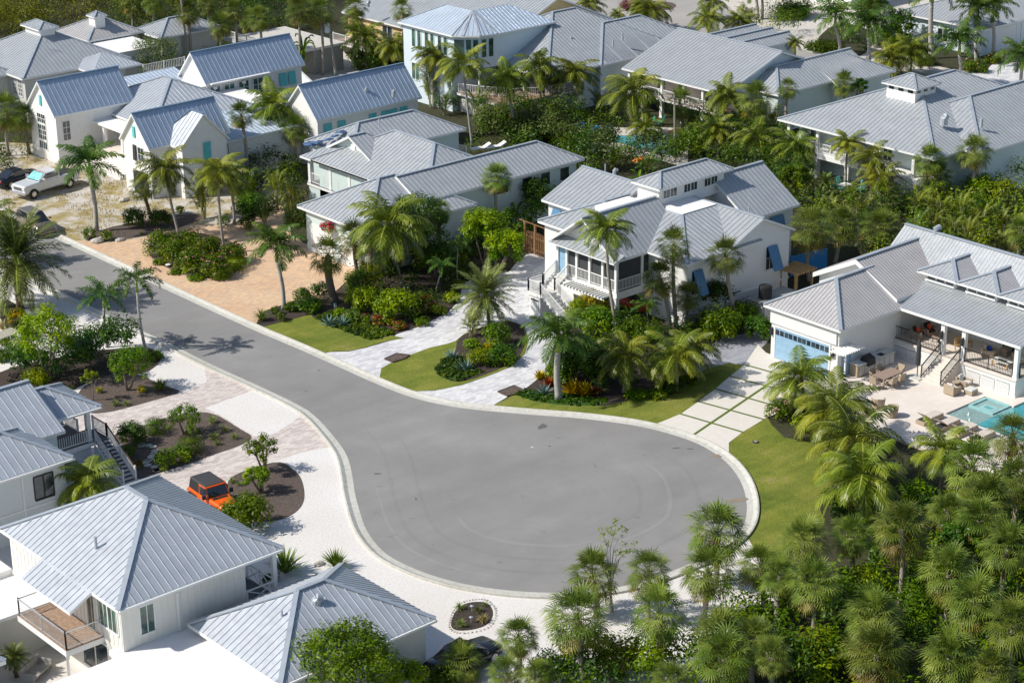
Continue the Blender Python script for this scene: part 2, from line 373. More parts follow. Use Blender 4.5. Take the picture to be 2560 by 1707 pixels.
# ---------------------------------------------------------------- ground, road, kerbs
sheet('ground', [(-60, -40), (900, -40), (900, 900), (-60, 900)], 0, 'soil')
def line_mix(pts, it=2): return smooth_poly([Vector((p.x, p.y, 0)) for p in pts], it, closed=False)
lowK = [Vector((G(201.5, 752.5).x, 330, 0)), G(58.5, 688), G(201.5, 752.5), G(308, 808), G(417, 854), G(515, 906), G(640, 961.6), G(757, 1017), G(792.5, 1044.6), G(825, 1080), G(855, 1118), G(871.5, 1148), G(881, 1194), G(886.5, 1235), G(898.7, 1280), G(912, 1321), G(939.6, 1361.7), G(975, 1394), G(1048.5, 1428), G(1130, 1454), G(1212, 1469), G(1280, 1477), G(1340, 1481), G(1405, 1481.5), G(1500, 1476), G(1600, 1457), G(1683, 1427), G(1760, 1395), G(1825, 1355), G(1858, 1320), G(1869.6, 1281), G(1865.5, 1235), G(1849, 1194), G(1822, 1159), G(1784, 1129), G(1729, 1100.5), G(1634, 1072), G(1552, 1057), G(1443, 1044.6), G(1361.7, 1039), G(1280, 1032.4), G(1184.7, 1024), G(1103, 1012), G(1021, 991.5), G(939.6, 958.8), G(857.9, 922), G(776, 885), G(713.5, 858), G(626, 818.5), G(294, 668), G(136, 598)]
xr = G(626, 822).x
lowK[-3:] = [G(626, 822), Vector((xr, G(294, 672).y, 0)), Vector((xr, G(136, 601).y, 0)), Vector((xr, 330, 0))]
RL = line_mix(lowK)
road = sheet('road', RL, .008, 'asphalt')
ribbon('gutter', RL, -.02, .36, .012, .03, 'kerb')
ribbon('kerb', RL, .36, .62, .03, .15, 'kerb')
ribbon('kerb_back', RL, .62, .72, .15, .13, 'kerb')
K = .7
asphalt('tyre_mark', (.225, .22, .212), (.255, .25, .242), (.29, .283, .272))
asphalt('asphalt_pale', (.26, .255, .245), (.295, .288, .278), (.335, .325, .312))
# fine marks on the road surface
def decal(name, px, py, rx, ry, m, z=.018, seed=1, ang=0):
    r = random.Random(seed); c = G(px, py); n = 14
    pts = []
    for i in range(n):
        a = 2 * pi * i / n; q = 1 + r.uniform(-.25, .25); x = cos(a) * rx * q; y = sin(a) * ry * q
        pts.append((c.x + x * cos(ang) - y * sin(ang), c.y + x * sin(ang) + y * cos(ang)))
    return sheet(name, pts, z, m, smooth=1)
for i, (px, py, rx, ry, m, a) in enumerate([(943, 1184, .22, .1, 'oil', -.7), (1356, 1066, .45, .25, 'oil', .4), (1040, 1247, .16, .06, 'oil', 1), (470, 850, 1.3, .22, 'oil', .75), (1374, 1115, .1, .07, 'oil', 0), (1690, 1120, .25, .07, 'oil', -.7), (1725, 1122, .2, .08, 'oil', -.7), (1798, 1140, .55, .28, 'rust_stain', -.8), (1845, 1250, .8, .25, 'rust_stain', -.5), (968, 1040, .06, .05, 'oil', 0), (797, 925, .1, .06, 'leaf_gold', 0), (1330, 1118, .12, .05, 'shell', 0)]):
    decal('road_stain', px, py, rx, ry, m, seed=i, ang=a)

def arcmark(d, a, b, w=.22, m='tyre_mark'):
    ln = off(RL, -d); i0, i1 = int(a * len(ln)), int(b * len(ln)); seg = ln[i0:i1]
    A = []; B = []
    for i in range(len(seg)):
        p = seg[max(0, i - 1)]; q = seg[min(len(seg) - 1, i + 1)]; t = (q - p).normalized(); ww = w * (.35 + .65 * sin(pi * i / max(1, len(seg) - 1))); A.append(seg[i] + Vector((t.y, -t.x, 0)) * ww / 2); B.append(seg[i] - Vector((t.y, -t.x, 0)) * ww / 2)
    mb = MB()
    for i in range(len(seg) - 1): mb.face([(A[i].x, A[i].y, .012), (B[i].x, B[i].y, .012), (B[i + 1].x, B[i + 1].y, .012), (A[i + 1].x, A[i + 1].y, .012)], m)
    mb.build('tyre_mark')['kind'] = 'structure'
# ---------------------------------------------------------------- yards left of the road
def off(line, d):
    out = []
    for i in range(len(line)):
        a = line[max(0, i - 1)]; c = line[min(len(line) - 1, i + 1)]; t = Vector((c[0] - a[0], c[1] - a[1], 0)).normalized()
        out.append(Vector((line[i][0] + t.y * d, line[i][1] - t.x * d, 0)))
    return out
KL = off(RL, K)
for d_, a_, b_, w_, m_ in ((2.3, .18, .50, .3, 'tyre_mark'), (3.9, .20, .48, .28, 'tyre_mark'), (2.9, .45, .70, .3, 'tyre_mark'), (4.6, .47, .68, .3, 'asphalt_pale'), (5.6, .3, .5, .35, 'asphalt_pale'), (6.4, .5, .66, .3, 'tyre_mark'), (1.4, .25, .4, .2, 'asphalt_pale')): arcmark(d_, a_, b_, w_, m_)
def near(p):
    return min(range(len(KL)), key=lambda i: (KL[i] - p).length)
def kseg(pa, pb):                       # the back of the kerb between two places
    a, b = near(G(*pa)), near(G(*pb))
    return KL[a:b + 1] if a <= b else KL[b:a + 1][::-1]
lw = near(G(1860, 1335))
sheet('gravel_yard', [Vector((20, 330, 0)), Vector((-20, 60, 0)), Vector((40, 40, 0)), G(2150, 1720), G(1980, 1580), G(1935, 1480), G(1900, 1400), G(1880, 1345)] + KL[:lw + 1][::-1], .004, 'shell')
sheet('paver_drive', kseg((540, 915), (770, 1040))[:] + kseg((757, 1025), (872, 1145))[2:] + T(640, 854, 700, 970, 600, 975, 400, 1020, 225, 1083, 100, 1110) + T(0, 854, 2350, 1140, 2200, 1200, 2080, 1270, 1950, 1500, 1500, 1500, 900, 1400, 500, 1200, 500, 700, 820, 665, 1000, 650, 1200, 600, 1450, 530, 1700, 460, 1900, 370), .009, 'paver_beige')
sheet('gravel_patch', kseg((640, 975), (757, 1022)) + T(640, 854, 420, 665, 350, 730, 200, 830, 60, 880) + T(0, 854, 2340, 870, 2200, 790, 2080, 710, 1980, 650, 1880, 610, 2020, 560, 2150, 510), .014, 'shell')
sheet('mulch_bed', T(0, 854, 700, 455, 900, 330, 1050, 290, 1300, 300, 1440, 380, 1560, 420, 1690, 460, 1450, 530, 1200, 600, 1000, 650, 820, 665, 740, 610), .014, 'mulch', smooth=2)
sheet('mulch_bed', T(0, 854, 1850, 640, 1990, 670, 2100, 735, 2200, 800, 2345, 880, 2200, 960, 1950, 1040, 1750, 1120, 1480, 1200, 1240, 1290, 1180, 1100, 1040, 900, 1060, 830, 1300, 780, 1500, 700), .018, 'mulch', smooth=2)
sheet('mulch_bed', T(640, 854, 215, 1085, 330, 1160, 405, 1230, 440, 1330, 448, 1450, 400, 1540, 300, 1610, 170, 1650, -60, 1650, -200, 1500, -290, 1290, -140, 1190), .018, 'mulch', smooth=2)
sheet('mulch_island', T(640, 1280, 1790, 1000, 1830, 900, 1920, 830, 2090, 815, 2170, 870, 2180, 960, 2120, 1040, 1990, 1080, 1850, 1090, 1790, 1060), .012, 'mulch_dark', smooth=2)
sheet('hedge_bed', T(0, 854, -200, 420, 0, 260, 500, 150, 1000, 60, 1480, 60, 1480, 190, 1330, 300, 900, 330, 600, 480, 200, 450), .011, 'mulch_dark', smooth=1)
sheet('planting_bed', [G(0, 740), G(60, 770), G(110, 850), G(60, 835), G(0, 815)], .012, 'soil', smooth=1)
# ---------------------------------------------------------------- yards right of the road
sheet('sandy_lot', kseg((160, 603), (0, 545))[::1] + [Vector((60, 175, 0)), Vector((88, 178, 0)), Vector((104, 156, 0)), Vector((100, 144, 0))] + T(0, 427, 2000, 560, 1250, 640, 1000, 662, 780, 645, 610, 640), .004, 'sand_lot')
sheet('orange_drive', kseg((170, 607), (640, 815)) + T(640, 427, 0, 1410, 60, 1290, 200, 1245, 350, 1190, 640, 1180, 760, 1080, 915, 930, 915, 900, 820, 865, 700, 790, 560, 700, 430, 660, 300, 560, 250, 330, 150, 300, 0, 360) + T(0, 427, 2350, 440, 2100, 500, 1900, 500, 1700, 500, 1560, 540, 1250, 625, 1000, 662, 780, 645, 610, 640), .009, 'paver_orange')
sheet('mulch_bed', T(0, 427, 760, 620, 1000, 520, 1100, 500, 1700, 380, 1900, 430, 1740, 490, 1540, 560, 1250, 615, 1000, 655, 850, 655), .014, 'mulch', smooth=1)
sheet('flower_bed', T(0, 427, 1345, 760, 1420, 600, 1700, 540, 2150, 640, 2240, 780, 2200, 920, 2050, 990, 1800, 995, 1650, 940, 1480, 870), .014, 'mulch', smooth=2)
sheet('planting_bed', T(640, 427, 40, 1400, 60, 1290, 200, 1245, 350, 1190, 640, 1180, 760, 1080, 930, 920, 1500, 640, 1900, 600, 2330, 860, 2240, 930, 1900, 1010, 1870, 1190, 1750, 1310, 1500, 1430, 1290, 1500, 700, 1450, 300, 1400, 75, 1440), .006, 'mulch_dark', smooth=1)
sheet('driveway', kseg((790, 880), (1236, 1017)) + T(1280, 854, 0, 480, 150, 420, 360, 250, 400, 0) + T(1280, 427, 560, 1500, 400, 1560, 590, 1400, 560, 1100, 330, 820, 320, 790, 180, 740, 60, 820, -30, 930) + T(640, 427, 2240, 940, 1900, 1010, 1870, 1190, 1750, 1310, 1500, 1430, 1290, 1500) + [G(975, 852), G(912, 870), G(871.5, 878.5), G(831, 880)], .004, 'paver_grey')
sheet('lawn', kseg((660, 823), (788, 884)) + [G(831, 879), G(871.5, 877.5), G(912, 869), G(950, 857), G(1010, 845), G(831, 812), G(787, 797), G(776, 787), G(722, 801), G(660, 817)], .02, 'lawn')
sheet('lawn', kseg((931, 950), (1016, 986)) + [G(1089, 976), G(1157, 962), G(1212, 943), G(1280, 916), G(1312, 885), G(1322, 850), G(1310, 815), G(1270, 800), G(1160, 835), G(1138, 853), G(1116.6, 860), G(1076, 869), G(1024, 888), G(980, 906), G(953, 921)], .02, 'lawn')
sheet('island_bed', T(640, 854, 1830, 110, 1700, 170, 1650, 250, 1680, 320, 1780, 360, 1890, 378, 2150, 290, 2350, 195, 2430, 130, 2480, 0, 2450, -150, 2300, -200, 1850, -60), .026, 'mulch_dark', smooth=2)
sheet('ground_cover', T(640, 854, 1830, 120, 1700, 175, 1650, 250, 1680, 320, 1780, 355, 1890, 368, 2090, 280, 2000, 230, 1900, 150), .03, 'groundcover', 'stuff', smooth=2)
sheet('ground_cover', T(640, 427, 540, 1350, 700, 1290, 950, 1390, 1150, 1440, 1290, 1490, 1130, 1545, 1040, 1555, 830, 1480, 700, 1430), .03, 'groundcover', 'stuff', smooth=2)
sheet('lawn', kseg((1236, 1022), (1630, 1068)) + [G(1702, 1035), G(1743, 1006.5), G(1786.5, 974), G(1824.7, 941), G(1860, 914), G(1824.7, 908), G(1784, 917), G(1748, 936), G(1700, 975), G(1620, 990), G(1511, 1015), G(1390, 1010), G(1334, 1000), G(1285, 986), G(1262, 1000)], .02, 'lawn')
sheet('planting_bed', T(1280, 854, 20, 490, 200, 380, 330, 240, 420, -100, 900, -300, 1600, -300, 2300, -50, 2050, 100, 1750, 300, 1620, 480, 1250, 540, 850, 595, 400, 575, 200, 545), .012, 'mulch_dark', smooth=1)
sheet('ground_cover', T(1280, 854, 20, 485, 130, 450, 400, 470, 600, 500, 870, 530, 860, 580, 650, 590, 400, 580, 200, 545), .03, 'groundcover', 'stuff', smooth=2)
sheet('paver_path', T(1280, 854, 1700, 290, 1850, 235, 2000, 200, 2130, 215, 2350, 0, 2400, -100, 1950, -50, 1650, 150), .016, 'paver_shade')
# slab driveway with turf joints
SX0, SX1 = 92.0, 102.45
sl_pts = kseg((1634, 1066), (1806, 1140)) + [G(1822, 1107), G(1857, 1080), G(1912, 1047), G(1950, 1030), G(2010, 985), Vector((102.4, 82.2, 0)), Vector((102.4, 89.5, 0)), G(1895, 862), G(1860, 914), G(1824.7, 941), G(1786.5, 974), G(1743, 1006.5), G(1702, 1035)]
sheet('concrete_drive', sl_pts, .024, 'slab')
def strip(name, a, b_, w, z, m):
    a = Vector((a[0], a[1])); b_ = Vector((b_[0], b_[1])); d = (b_ - a).normalized(); s_ = Vector((-d.y, d.x)) * w / 2
    return sheet(name, [a + s_, a - s_, b_ - s_, b_ + s_], z, m)
ps = lambda x, y: G(1280 + x / 3.672, 854 + y / 3.672)
strip('turf_joint', ps(1645, 872), ps(2470, 315), .2, .032, 'turf')
for a, b_ in (((1545, 665), (2115, 832)), ((1705, 550), (2312, 716)), ((1865, 435), (2480, 610)), ((2000, 320), (2560, 470)), ((2140, 215), (2640, 355))):
    strip('turf_joint', ps(*a), ps(*b_), .18, .036, 'turf')
rl = KL[near(G(1806, 1140)):near(G(1862, 1310)) - 1:1] if near(G(1806, 1140)) < near(G(1862, 1310)) else KL[near(G(1862, 1310)):near(G(1806, 1140)) + 1][::-1]
sheet('lawn', rl + [G(1870, 1345), G(1900, 1400), G(1940, 1480), G(2000, 1560), G(2110, 1560), G(2160, 1440), G(2120, 1340)] + T(1920, 854, 580, 1700, 500, 1600, 470, 1520, 480, 1470, 620, 1330, 680, 1230, 640, 1140, 550, 1040, 400, 930, 150, 880, 30, 760, 0, 705) + [G(1915, 1046), G(1860, 1078), G(1824, 1106), G(1806, 1137)], .02, 'lawn')
# pool terrace : slab with openings
TZ = .18
tb = MB()
for x0, x1, y0, y1 in ((97.2, 102.7, 64, 83.6), (102.7, 112, 74.0, 82.7), (107.05, 112, 71.7, 74.0), (102.5, 112, 62, 66.4), (103.0, 107.8, 82.7, 84)):
    tb.box(x0, x1, y0, y1, -.05, TZ, 'travertine')
o = tb.build('patio'); o['kind'] = 'structure'
pb = MB(); pb.box(102.7, 107.05, 71.7, 74.0, -.3, TZ - .12, 'pool_shelf'); pb.box(102.7, 112, 66.4, 71.7, -.3, TZ - .125, 'pool_water'); o = pb.build('pool_water'); o['kind'] = 'structure'
speckle('white_rail_bg', [(.3, (.6, .6, .6)), (.7, (.8, .8, .8))], 2)
# ---------------------------------------------------------------- far road and yards
sheet('far_yard', [(160, 60), (300, 40), (420, 300), (250, 420), (150, 300), (158, 200), (158, 150), (163, 140), (163, 100)], .004, 'shell_far')
fr = smooth_poly([Vector(p) for p in ((170.1, 40, 0), (170.1, 150, 0), (168.5, 160, 0), (164, 168, 0), (162.5, 180, 0), (168, 195, 0), (180, 198, 0), (190, 190, 0), (190, 178, 0), (184, 168, 0), (176, 160, 0), (174, 150, 0), (173.9, 100, 0), (173.9, 40, 0))], 2)
sheet('far_road', fr, .012, 'asphalt_far')
for a in (((169.4, 40), (169.4, 150)), ((174.2, 40), (174.2, 148))): strip('far_kerb', a[0], a[1], .6, .03, 'kerb')
sheet('far_island', [G(1540, 20), G(1600, 32), G(1690, 25), G(1690, 5), G(1560, 0)], .02, 'mulch', smooth=2)
sheet('far_bed', T(1920, 0, 410, 400, 640, 500, 760, 550, 930, 480, 1000, 300, 700, 200, 560, 250), .02, 'soil', smooth=2)
sheet('far_bed', T(1920, 0, 950, 420, 1300, 560, 1700, 640, 2000, 680, 2040, 600, 2160, 540, 2150, 480, 1700, 300, 1400, 330, 1200, 200, 1000, 250), .02, 'soil', smooth=2)
sheet('far_drive', T(1920, 0, 1700, 770, 2000, 600, 2350, 580, 2560, 700, 2450, 960), .016, 'paver_grey')
sheet('back_yard', [G(690, 260), G(690, 200), G(700, 140), G(860, 130), G(900, 180), G(860, 215)], .012, 'shell_far')
# neighbour's pool terrace
sheet('pool_terrace', [G(1410, 370), G(1440, 310), G(1560, 320), G(1720, 320), G(1720, 420), G(1640, 400), G(1500, 380)], .02, 'shell_far')
sheet('small_pool', [G(1545, 340), G(1630, 343), G(1690, 372), G(1680, 390), G(1640, 385), G(1530, 352)], .06, 'pool_water')
# wild undergrowth ground at lower right
sheet('wood_floor', [G(1990, 1400), G(2060, 1310), G(2080, 1210), G(2200, 1260), G(2560, 1150), Vector((130, 40, 0)), Vector((40, 30, 0)), G(1700, 1800), G(1880, 1560), G(1960, 1500)], .03, 'soil')
# ---------------------------------------------------------------- roofs, walls and their parts
def seams(mb, poly, down, sp, m, w=.028, h=.034, ph=0):
    P = [Vector(p) for p in poly]; n = (P[1] - P[0]).cross(P[2] - P[0]).normalized()
    if n.z < 0: n = -n
    d = Vector(down); u = Vector((-d.y, d.x, 0)).normalized(); v = n.cross(u).normalized()
    if v.z < 0: v = -v
    o = P[0]; Q = [((p - o).dot(u), (p - o).dot(v)) for p in P]
    lo, hi = min(q[0] for q in Q), max(q[0] for q in Q)
    k = math.ceil((lo + .04 - ph) / sp)
    while k * sp + ph < hi - .04:
        x = k * sp + ph; ys = []
        for i in range(len(Q)):
            a, b = Q[i], Q[(i + 1) % len(Q)]
            if (a[0] - x) * (b[0] - x) < 0: ys.append(a[1] + (b[1] - a[1]) * (x - a[0]) / (b[0] - a[0]))
        if len(ys) >= 2 and max(ys) - min(ys) > .25:
            p = o + u * x + v * (min(ys) + .02) + n * h / 2; q = o + u * x + v * (max(ys) - .12) + n * h / 2
            mb.bar(p, q, w, h, m, n)
        k += 1
def slab(mb, poly, m, t=.16, edge='trim'):
    P = [Vector(p) for p in poly]; n = (P[1] - P[0]).cross(P[2] - P[0])
    if n.z < 0: P = P[::-1]
    mb.solid([p - Vector((0, 0, t)) for p in P], P, edge, mt=m)
def roof_faces(x0, x1, y0, y1, ze, rise, ax, e0, e1):
    if ax == 'y':
        F, R = roof_faces(y0, y1, x0, x1, ze, rise, 'x', e0, e1)
        sw = lambda p: (p[1], p[0], p[2])
        return [([sw(p) for p in f], (d[1], d[0], 0)) for f, d in F], [(sw(a), sw(b)) for a, b in R]
    w = (y1 - y0) / 2; ym = (y0 + y1) / 2; zr = ze + rise
    a = x0 + (w if e0 == 'hip' else 0); b = x1 - (w if e1 == 'hip' else 0)
    if b < a: a = b = (a + b) / 2
    F = [([(x0, y0, ze), (x1, y0, ze), (b, ym, zr), (a, ym, zr)], (0, -1, 0)), ([(x1, y1, ze), (x0, y1, ze), (a, ym, zr), (b, ym, zr)], (0, 1, 0))]
    R = [((a, ym, zr), (b, ym, zr))] if b > a else []
    if b <= a: F = [([p for i, p in enumerate(f) if i < 3], d) for f, d in F]
    if e0 == 'hip': F.append(([(x0, y1, ze), (x0, y0, ze), (a, ym, zr)], (-1, 0, 0))); R += [((x0, y0, ze), (a, ym, zr)), ((x0, y1, ze), (a, ym, zr))]
    if e1 == 'hip': F.append(([(x1, y0, ze), (x1, y1, ze), (b, ym, zr)], (1, 0, 0))); R += [((x1, y0, ze), (b, ym, zr)), ((x1, y1, ze), (b, ym, zr))]
    return F, R
HR = []
def wing(H, x0, x1, y0, y1, ze, rise, ax='x', ends=('hip', 'hip'), ov=.5, z0=0, wall='wall_white', roof='roof_grey', sp=.45, ridge='ridge_metal', walls=True, name='roof', inner=None, t=.18, sw=.028):
    mb = MB(); F, R = roof_faces(x0, x1, y0, y1, ze, rise, ax, *ends)
    HR.append((x0 + ov, x1 - ov, y0 + ov, y1 - ov))
    for f, d in F:
        slab(mb, f, roof, t); seams(mb, f, d, sp, 'roof_light' if roof == 'roof_blue' else roof, w=sw)
    for a, b in R:
        a = Vector(a); b = Vector(b); mb.bar(a + Vector((0, 0, .045)), b + Vector((0, 0, .045)), .26, .06, ridge)
    r = mb.build(name, H)
    if walls:
        wb = MB(); X0, X1, Y0, Y1 = x0 + ov, x1 - ov, y0 + ov, y1 - ov
        w = (y1 - y0 if ax == 'x' else x1 - x0) / 2; pz = rise / w; zt = ze + ov * pz - t - .01
        if ends[0] == 'gable' or ends[1] == 'gable':
            zr = ze + rise - t - .01
            if ax == 'x':
                ga = X0 if ends[0] == 'gable' else X0 + w - ov; gb = X1 if ends[1] == 'gable' else X1 - w + ov; ym = (y0 + y1) / 2
                wb.box(X0, X1, Y0, Y1, z0, zt - .002, wall)
                wb.solid([(ga, Y0, zt), (ga, Y1, zt), (ga, ym, zr)], [(gb, Y0, zt), (gb, Y1, zt), (gb, ym, zr)], wall)
            else:
                ga = Y0 if ends[0] == 'gable' else Y0 + w - ov; gb = Y1 if ends[1] == 'gable' else Y1 - w + ov; xm = (x0 + x1) / 2
                wb.box(X0, X1, Y0, Y1, z0, zt - .002, wall)
                wb.solid([(X0, ga, zt), (X1, ga, zt), (xm, ga, zr)], [(X0, gb, zt), (X1, gb, zt), (xm, gb, zr)], wall)
        else:
            wb.box(X0, X1, Y0, Y1, z0, zt, wall)
        wb.build('wall', H)
    return r
def fbox(face, pos, c, hw, z0, z1, d0, d1):
    """box lying on a wall: face 'W' looks to -x, 'S' looks to -y; c centre along it; d0..d1 proud of it"""
    if face == 'W': return (pos - d1, pos - d0, c - hw, c + hw, z0, z1)
    return (c - hw, c + hw, pos - d1, pos - d0, z0, z1)
def window(H, face, pos, c, w, z0, z1, n=1, frame='trim', pane='glass', bars=0, rows=1, name='window', d=.05):
    hw = w / 2; fw_ = .07; mb = MB()
    mb.box(*fbox(face, pos, c, hw, z0 - .08, z0, 0, d + .03), frame); mb.box(*fbox(face, pos, c, hw, z1, z1 + .08, 0, d), frame)
    for i in range(n + 1):
        x = c - hw + w * i / n; mb.box(*fbox(face, pos, x, fw_ / 2, z0, z1, 0, d), frame)
    for i in range(n):
        for b in range(bars):
            x = c - hw + w * (i + (b + 1) / (bars + 1)) / n; mb.box(*fbox(face, pos, x, .018, z0, z1, .025, d - .008), frame)
    for r in range(1, rows):
        z = z0 + (z1 - z0) * r / rows; mb.box(*fbox(face, pos, c, hw - .001, z - .022, z + .022, .024, d - .006), frame)
    o = mb.build(name, H)
    pb_ = MB(); pb_.box(*fbox(face, pos, c, hw - .03, z0, z1, 0, .02), pane); pb_.build('pane', o)
    return o
def shutter(H, face, pos, c, w, z0, z1, m='turquoise', tilt=0, name='shutter', label=None):
    mb = MB(); hw = w / 2
    def P(a, z, d): return (pos - d, a, z) if face == 'W' else (a, pos - d, z)
    t0, t1 = .05, .05 + tilt
    lo = [P(c - hw, z0, t1), P(c + hw, z0, t1), P(c + hw, z0, t1 + .05), P(c - hw, z0, t1 + .05)]
    hi = [P(c - hw, z1, t0), P(c + hw, z1, t0), P(c + hw, z1, t0 + .05), P(c - hw, z1, t0 + .05)]
    mb.solid(lo, hi, m)
    for k in range(int((z1 - z0) / .14)):
        f = (k + .5) / int((z1 - z0) / .14); z = z0 + (z1 - z0) * f; d_ = t1 + (t0 - t1) * f + .05
        mb.solid([P(c - hw + .06, z - .03, d_), P(c + hw - .06, z - .03, d_), P(c + hw - .06, z - .03, d_ + .025), P(c - hw + .06, z - .03, d_ + .025)],
                 [P(c - hw + .06, z + .03, d_ - .01), P(c + hw - .06, z + .03, d_ - .01), P(c + hw - .06, z + .03, d_), P(c - hw + .06, z + .03, d_)], m)
    o = mb.build(name, H)
    if label: o['label'] = label
    return o
def door(H, face, pos, c, w, z0, z1, m='garage_white', name='door', lights=0, panels=4, frame='trim'):
    mb = MB(); hw = w / 2; mb.box(*fbox(face, pos, c, hw, z0, z1, 0, .03), m)
    for i in range(panels):
        z = z0 + (z1 - z0) * (i + .5) / panels; h = (z1 - z0) / panels * .4
        mb.box(*fbox(face, pos, c, hw - .12, z - h, z + h, .03, .045), m)
    o = mb.build(name, H)
    fb = MB()
    for s_ in (-1, 1): fb.box(*fbox(face, pos, c + s_ * (hw + .06), .06, z0, z1 + .12, 0, .06), frame)
    fb.box(*fbox(face, pos, c, hw, z1, z1 + .12, 0, .058), frame); fb.build('door_frame', o)
    if lights:
        lb = MB()
        for g in range(lights):
            for k in range(3):
                x = c - hw + w * (g + .5) / lights + (k - 1) * .42; lb.box(*fbox(face, pos, x, .17, z1 - .52, z1 - .15, .045, .06), 'glass')
        lb.build('pane', o)
    return o
def railing(H, pts, z, h=.95, m='trim', top=None, gap=.16, post=.10, bal=.035, name='railing', posts=True, cap=.07):
    mb = MB()
    for (a, b) in zip(pts[:-1], pts[1:]):
        a = Vector((a[0], a[1], a[2] if len(a) > 2 else z)); b = Vector((b[0], b[1], b[2] if len(b) > 2 else z)); up = Vector((0, 0, 1))
        mb.bar(a + up * h, b + up * h, cap, .05, top or m); mb.bar(a + up * .1, b + up * .1, .05, .05, m)
        ln = (b - a).length; n = max(1, int(ln / gap))
        for i in range(1, n):
            p = a.lerp(b, i / n); mb.box(p.x - bal / 2, p.x + bal / 2, p.y - bal / 2, p.y + bal / 2, p.z + .12, p.z + h - .03, m)
        if posts:
            k = max(1, round(ln / 2.2))
            for i in range(k + 1):
                p = a.lerp(b, i / k); mb.box(p.x - post / 2, p.x + post / 2, p.y - post / 2, p.y + post / 2, p.z + .001 * i, p.z + h + .08, m)
    return mb.build(name, H)
def posts(H, pts, z0, z1, w=.2, m='trim', name='porch_column'):
    for p in pts:
        mb = MB(); x, y = p; mb.box(x - w / 2, x + w / 2, y - w / 2, y + w / 2, z0, z1, m)
        mb.box(x - w / 2 - .03, x + w / 2 + .03, y - w / 2 - .03, y + w / 2 + .03, z0 + .002, z0 + .16, m); mb.box(x - w / 2 - .03, x + w / 2 + .03, y - w / 2 - .03, y + w / 2 + .03, z1 - .14, z1 - .002, m)
        mb.build(name, H)
def stairs(H, x0, x1, y0, y1, z0, z1, n, ax='y', tread='stair_tread', riser='trim', name='stair', solid=True):
    """steps climbing from the '0' end to the '1' end along ax"""
    mb = MB(); h = (z1 - z0) / n
    for i in range(n):
        a = i / n; b = (i + 1) / n; z = z0 + h * (i + 1); zb = z0 if solid else z - .22
        if ax == 'y': q = (x0, x1, *(sorted((y0 + (y1 - y0) * a, y0 + (y1 - y0) * b))))
        else: q = (*(sorted((x0 + (x1 - x0) * a, x0 + (x1 - x0) * b))), y0, y1)
        mb.box(*q, zb, z - .04, riser); mb.box(*q, z - .04, z, tread)
    return mb.build(name, H)
def deck(H, x0, x1, y0, y1, z, m='deck_wood', t=.25, name='deck', edge='trim'):
    mb = MB(); mb.box(x0, x1, y0, y1, z - t, z - .04, edge); mb.box(x0 + .02, x1 - .02, y0 + .02, y1 - .02, z - .04, z, m); return mb.build(name, H)
def lattice(H, face, pos, c, w, z0, z1, m='louver_white', name='louver_panel', bg='interior_dark', sp=.13):
    mb = MB(); mb.box(*fbox(face, pos, c, w / 2, z0, z1, 0, .01), bg)
    k = int((z1 - z0) / sp)
    for i in range(k):
        z = z0 + (i + .5) * sp; mb.box(*fbox(face, pos, c, w / 2, z - sp * .36, z + sp * .36, .012, .05), m)
    return mb.build(name, H)
def rvent(H, px, py, z, r=.18, h=.35, kind='goose', m='roof_light'):
    """vent standing on a roof, z the roof level there"""
    p = G(px, py, z); mb = MB()
    if kind == 'pipe': mb.tube([p - Vector((0, 0, .2)), p + Vector((0, 0, h + .2))], r * .28, m)
    else:
        mb.tube([p - Vector((0, 0, .25)), p + Vector((0, 0, h * .7)), p + Vector((.05, -.05, h))], [r, r, r * .8], m, 10); mb.tube([p + Vector((0, 0, h)), p + Vector((.25, -.1, h - .12))], [r * .85, r * .85], m, 10)
    return mb.build('roof_vent', H)
def cupola(H, x0, x1, y0, y1, zb, ze, rise, ov=.35, wall='wall_white', roof='roof_grey', ax='y', win=3, pane='glass'):
    mb = MB(); mb.box(x0 + ov, x1 - ov, y0 + ov, y1 - ov, zb, ze + .05, wall)
    o = mb.build('cupola', H)
    F, R = roof_faces(x0, x1, y0, y1, ze, rise, ax, 'hip', 'hip'); rb = MB()
    for f, d in F: slab(rb, f, roof, .12); seams(rb, f, d, .4, roof)
    for a, b in R: rb.bar(Vector(a) + Vector((0, 0, .04)), Vector(b) + Vector((0, 0, .04)), .2, .05, 'ridge_metal')
    rb.build('cupola_roof', o)
    if win:
        for face, pos, a, b in (('W', x0 + ov, y0 + ov, y1 - ov), ('S', y0 + ov, x0 + ov, x1 - ov)):
            for k in range(win):
                pb_ = MB(); c = a + (b - a) * (k + .5) / win; pb_.box(*fbox(face, pos, c, (b - a) / win * .26, ze - .5, ze - .2, 0, .03), pane); pb_.build('cupola_window', o)
    return o
def gutter(H, a, b, z, m='trim'):
    mb = MB(); mb.bar((a[0], a[1], z), (b[0], b[1], z), .12, .12, m); return mb.build('rain_gutter', H)
def wlamp(H, face, pos, c, z):
    mb = MB(); mb.box(*fbox(face, pos, c, .09, z - .25, z + .25, .05, .22), 'plastic_black'); mb.box(*fbox(face, pos, c, .05, z - .3, z + .3, 0, .05), 'plastic_black'); return mb.build('wall_lamp', H)

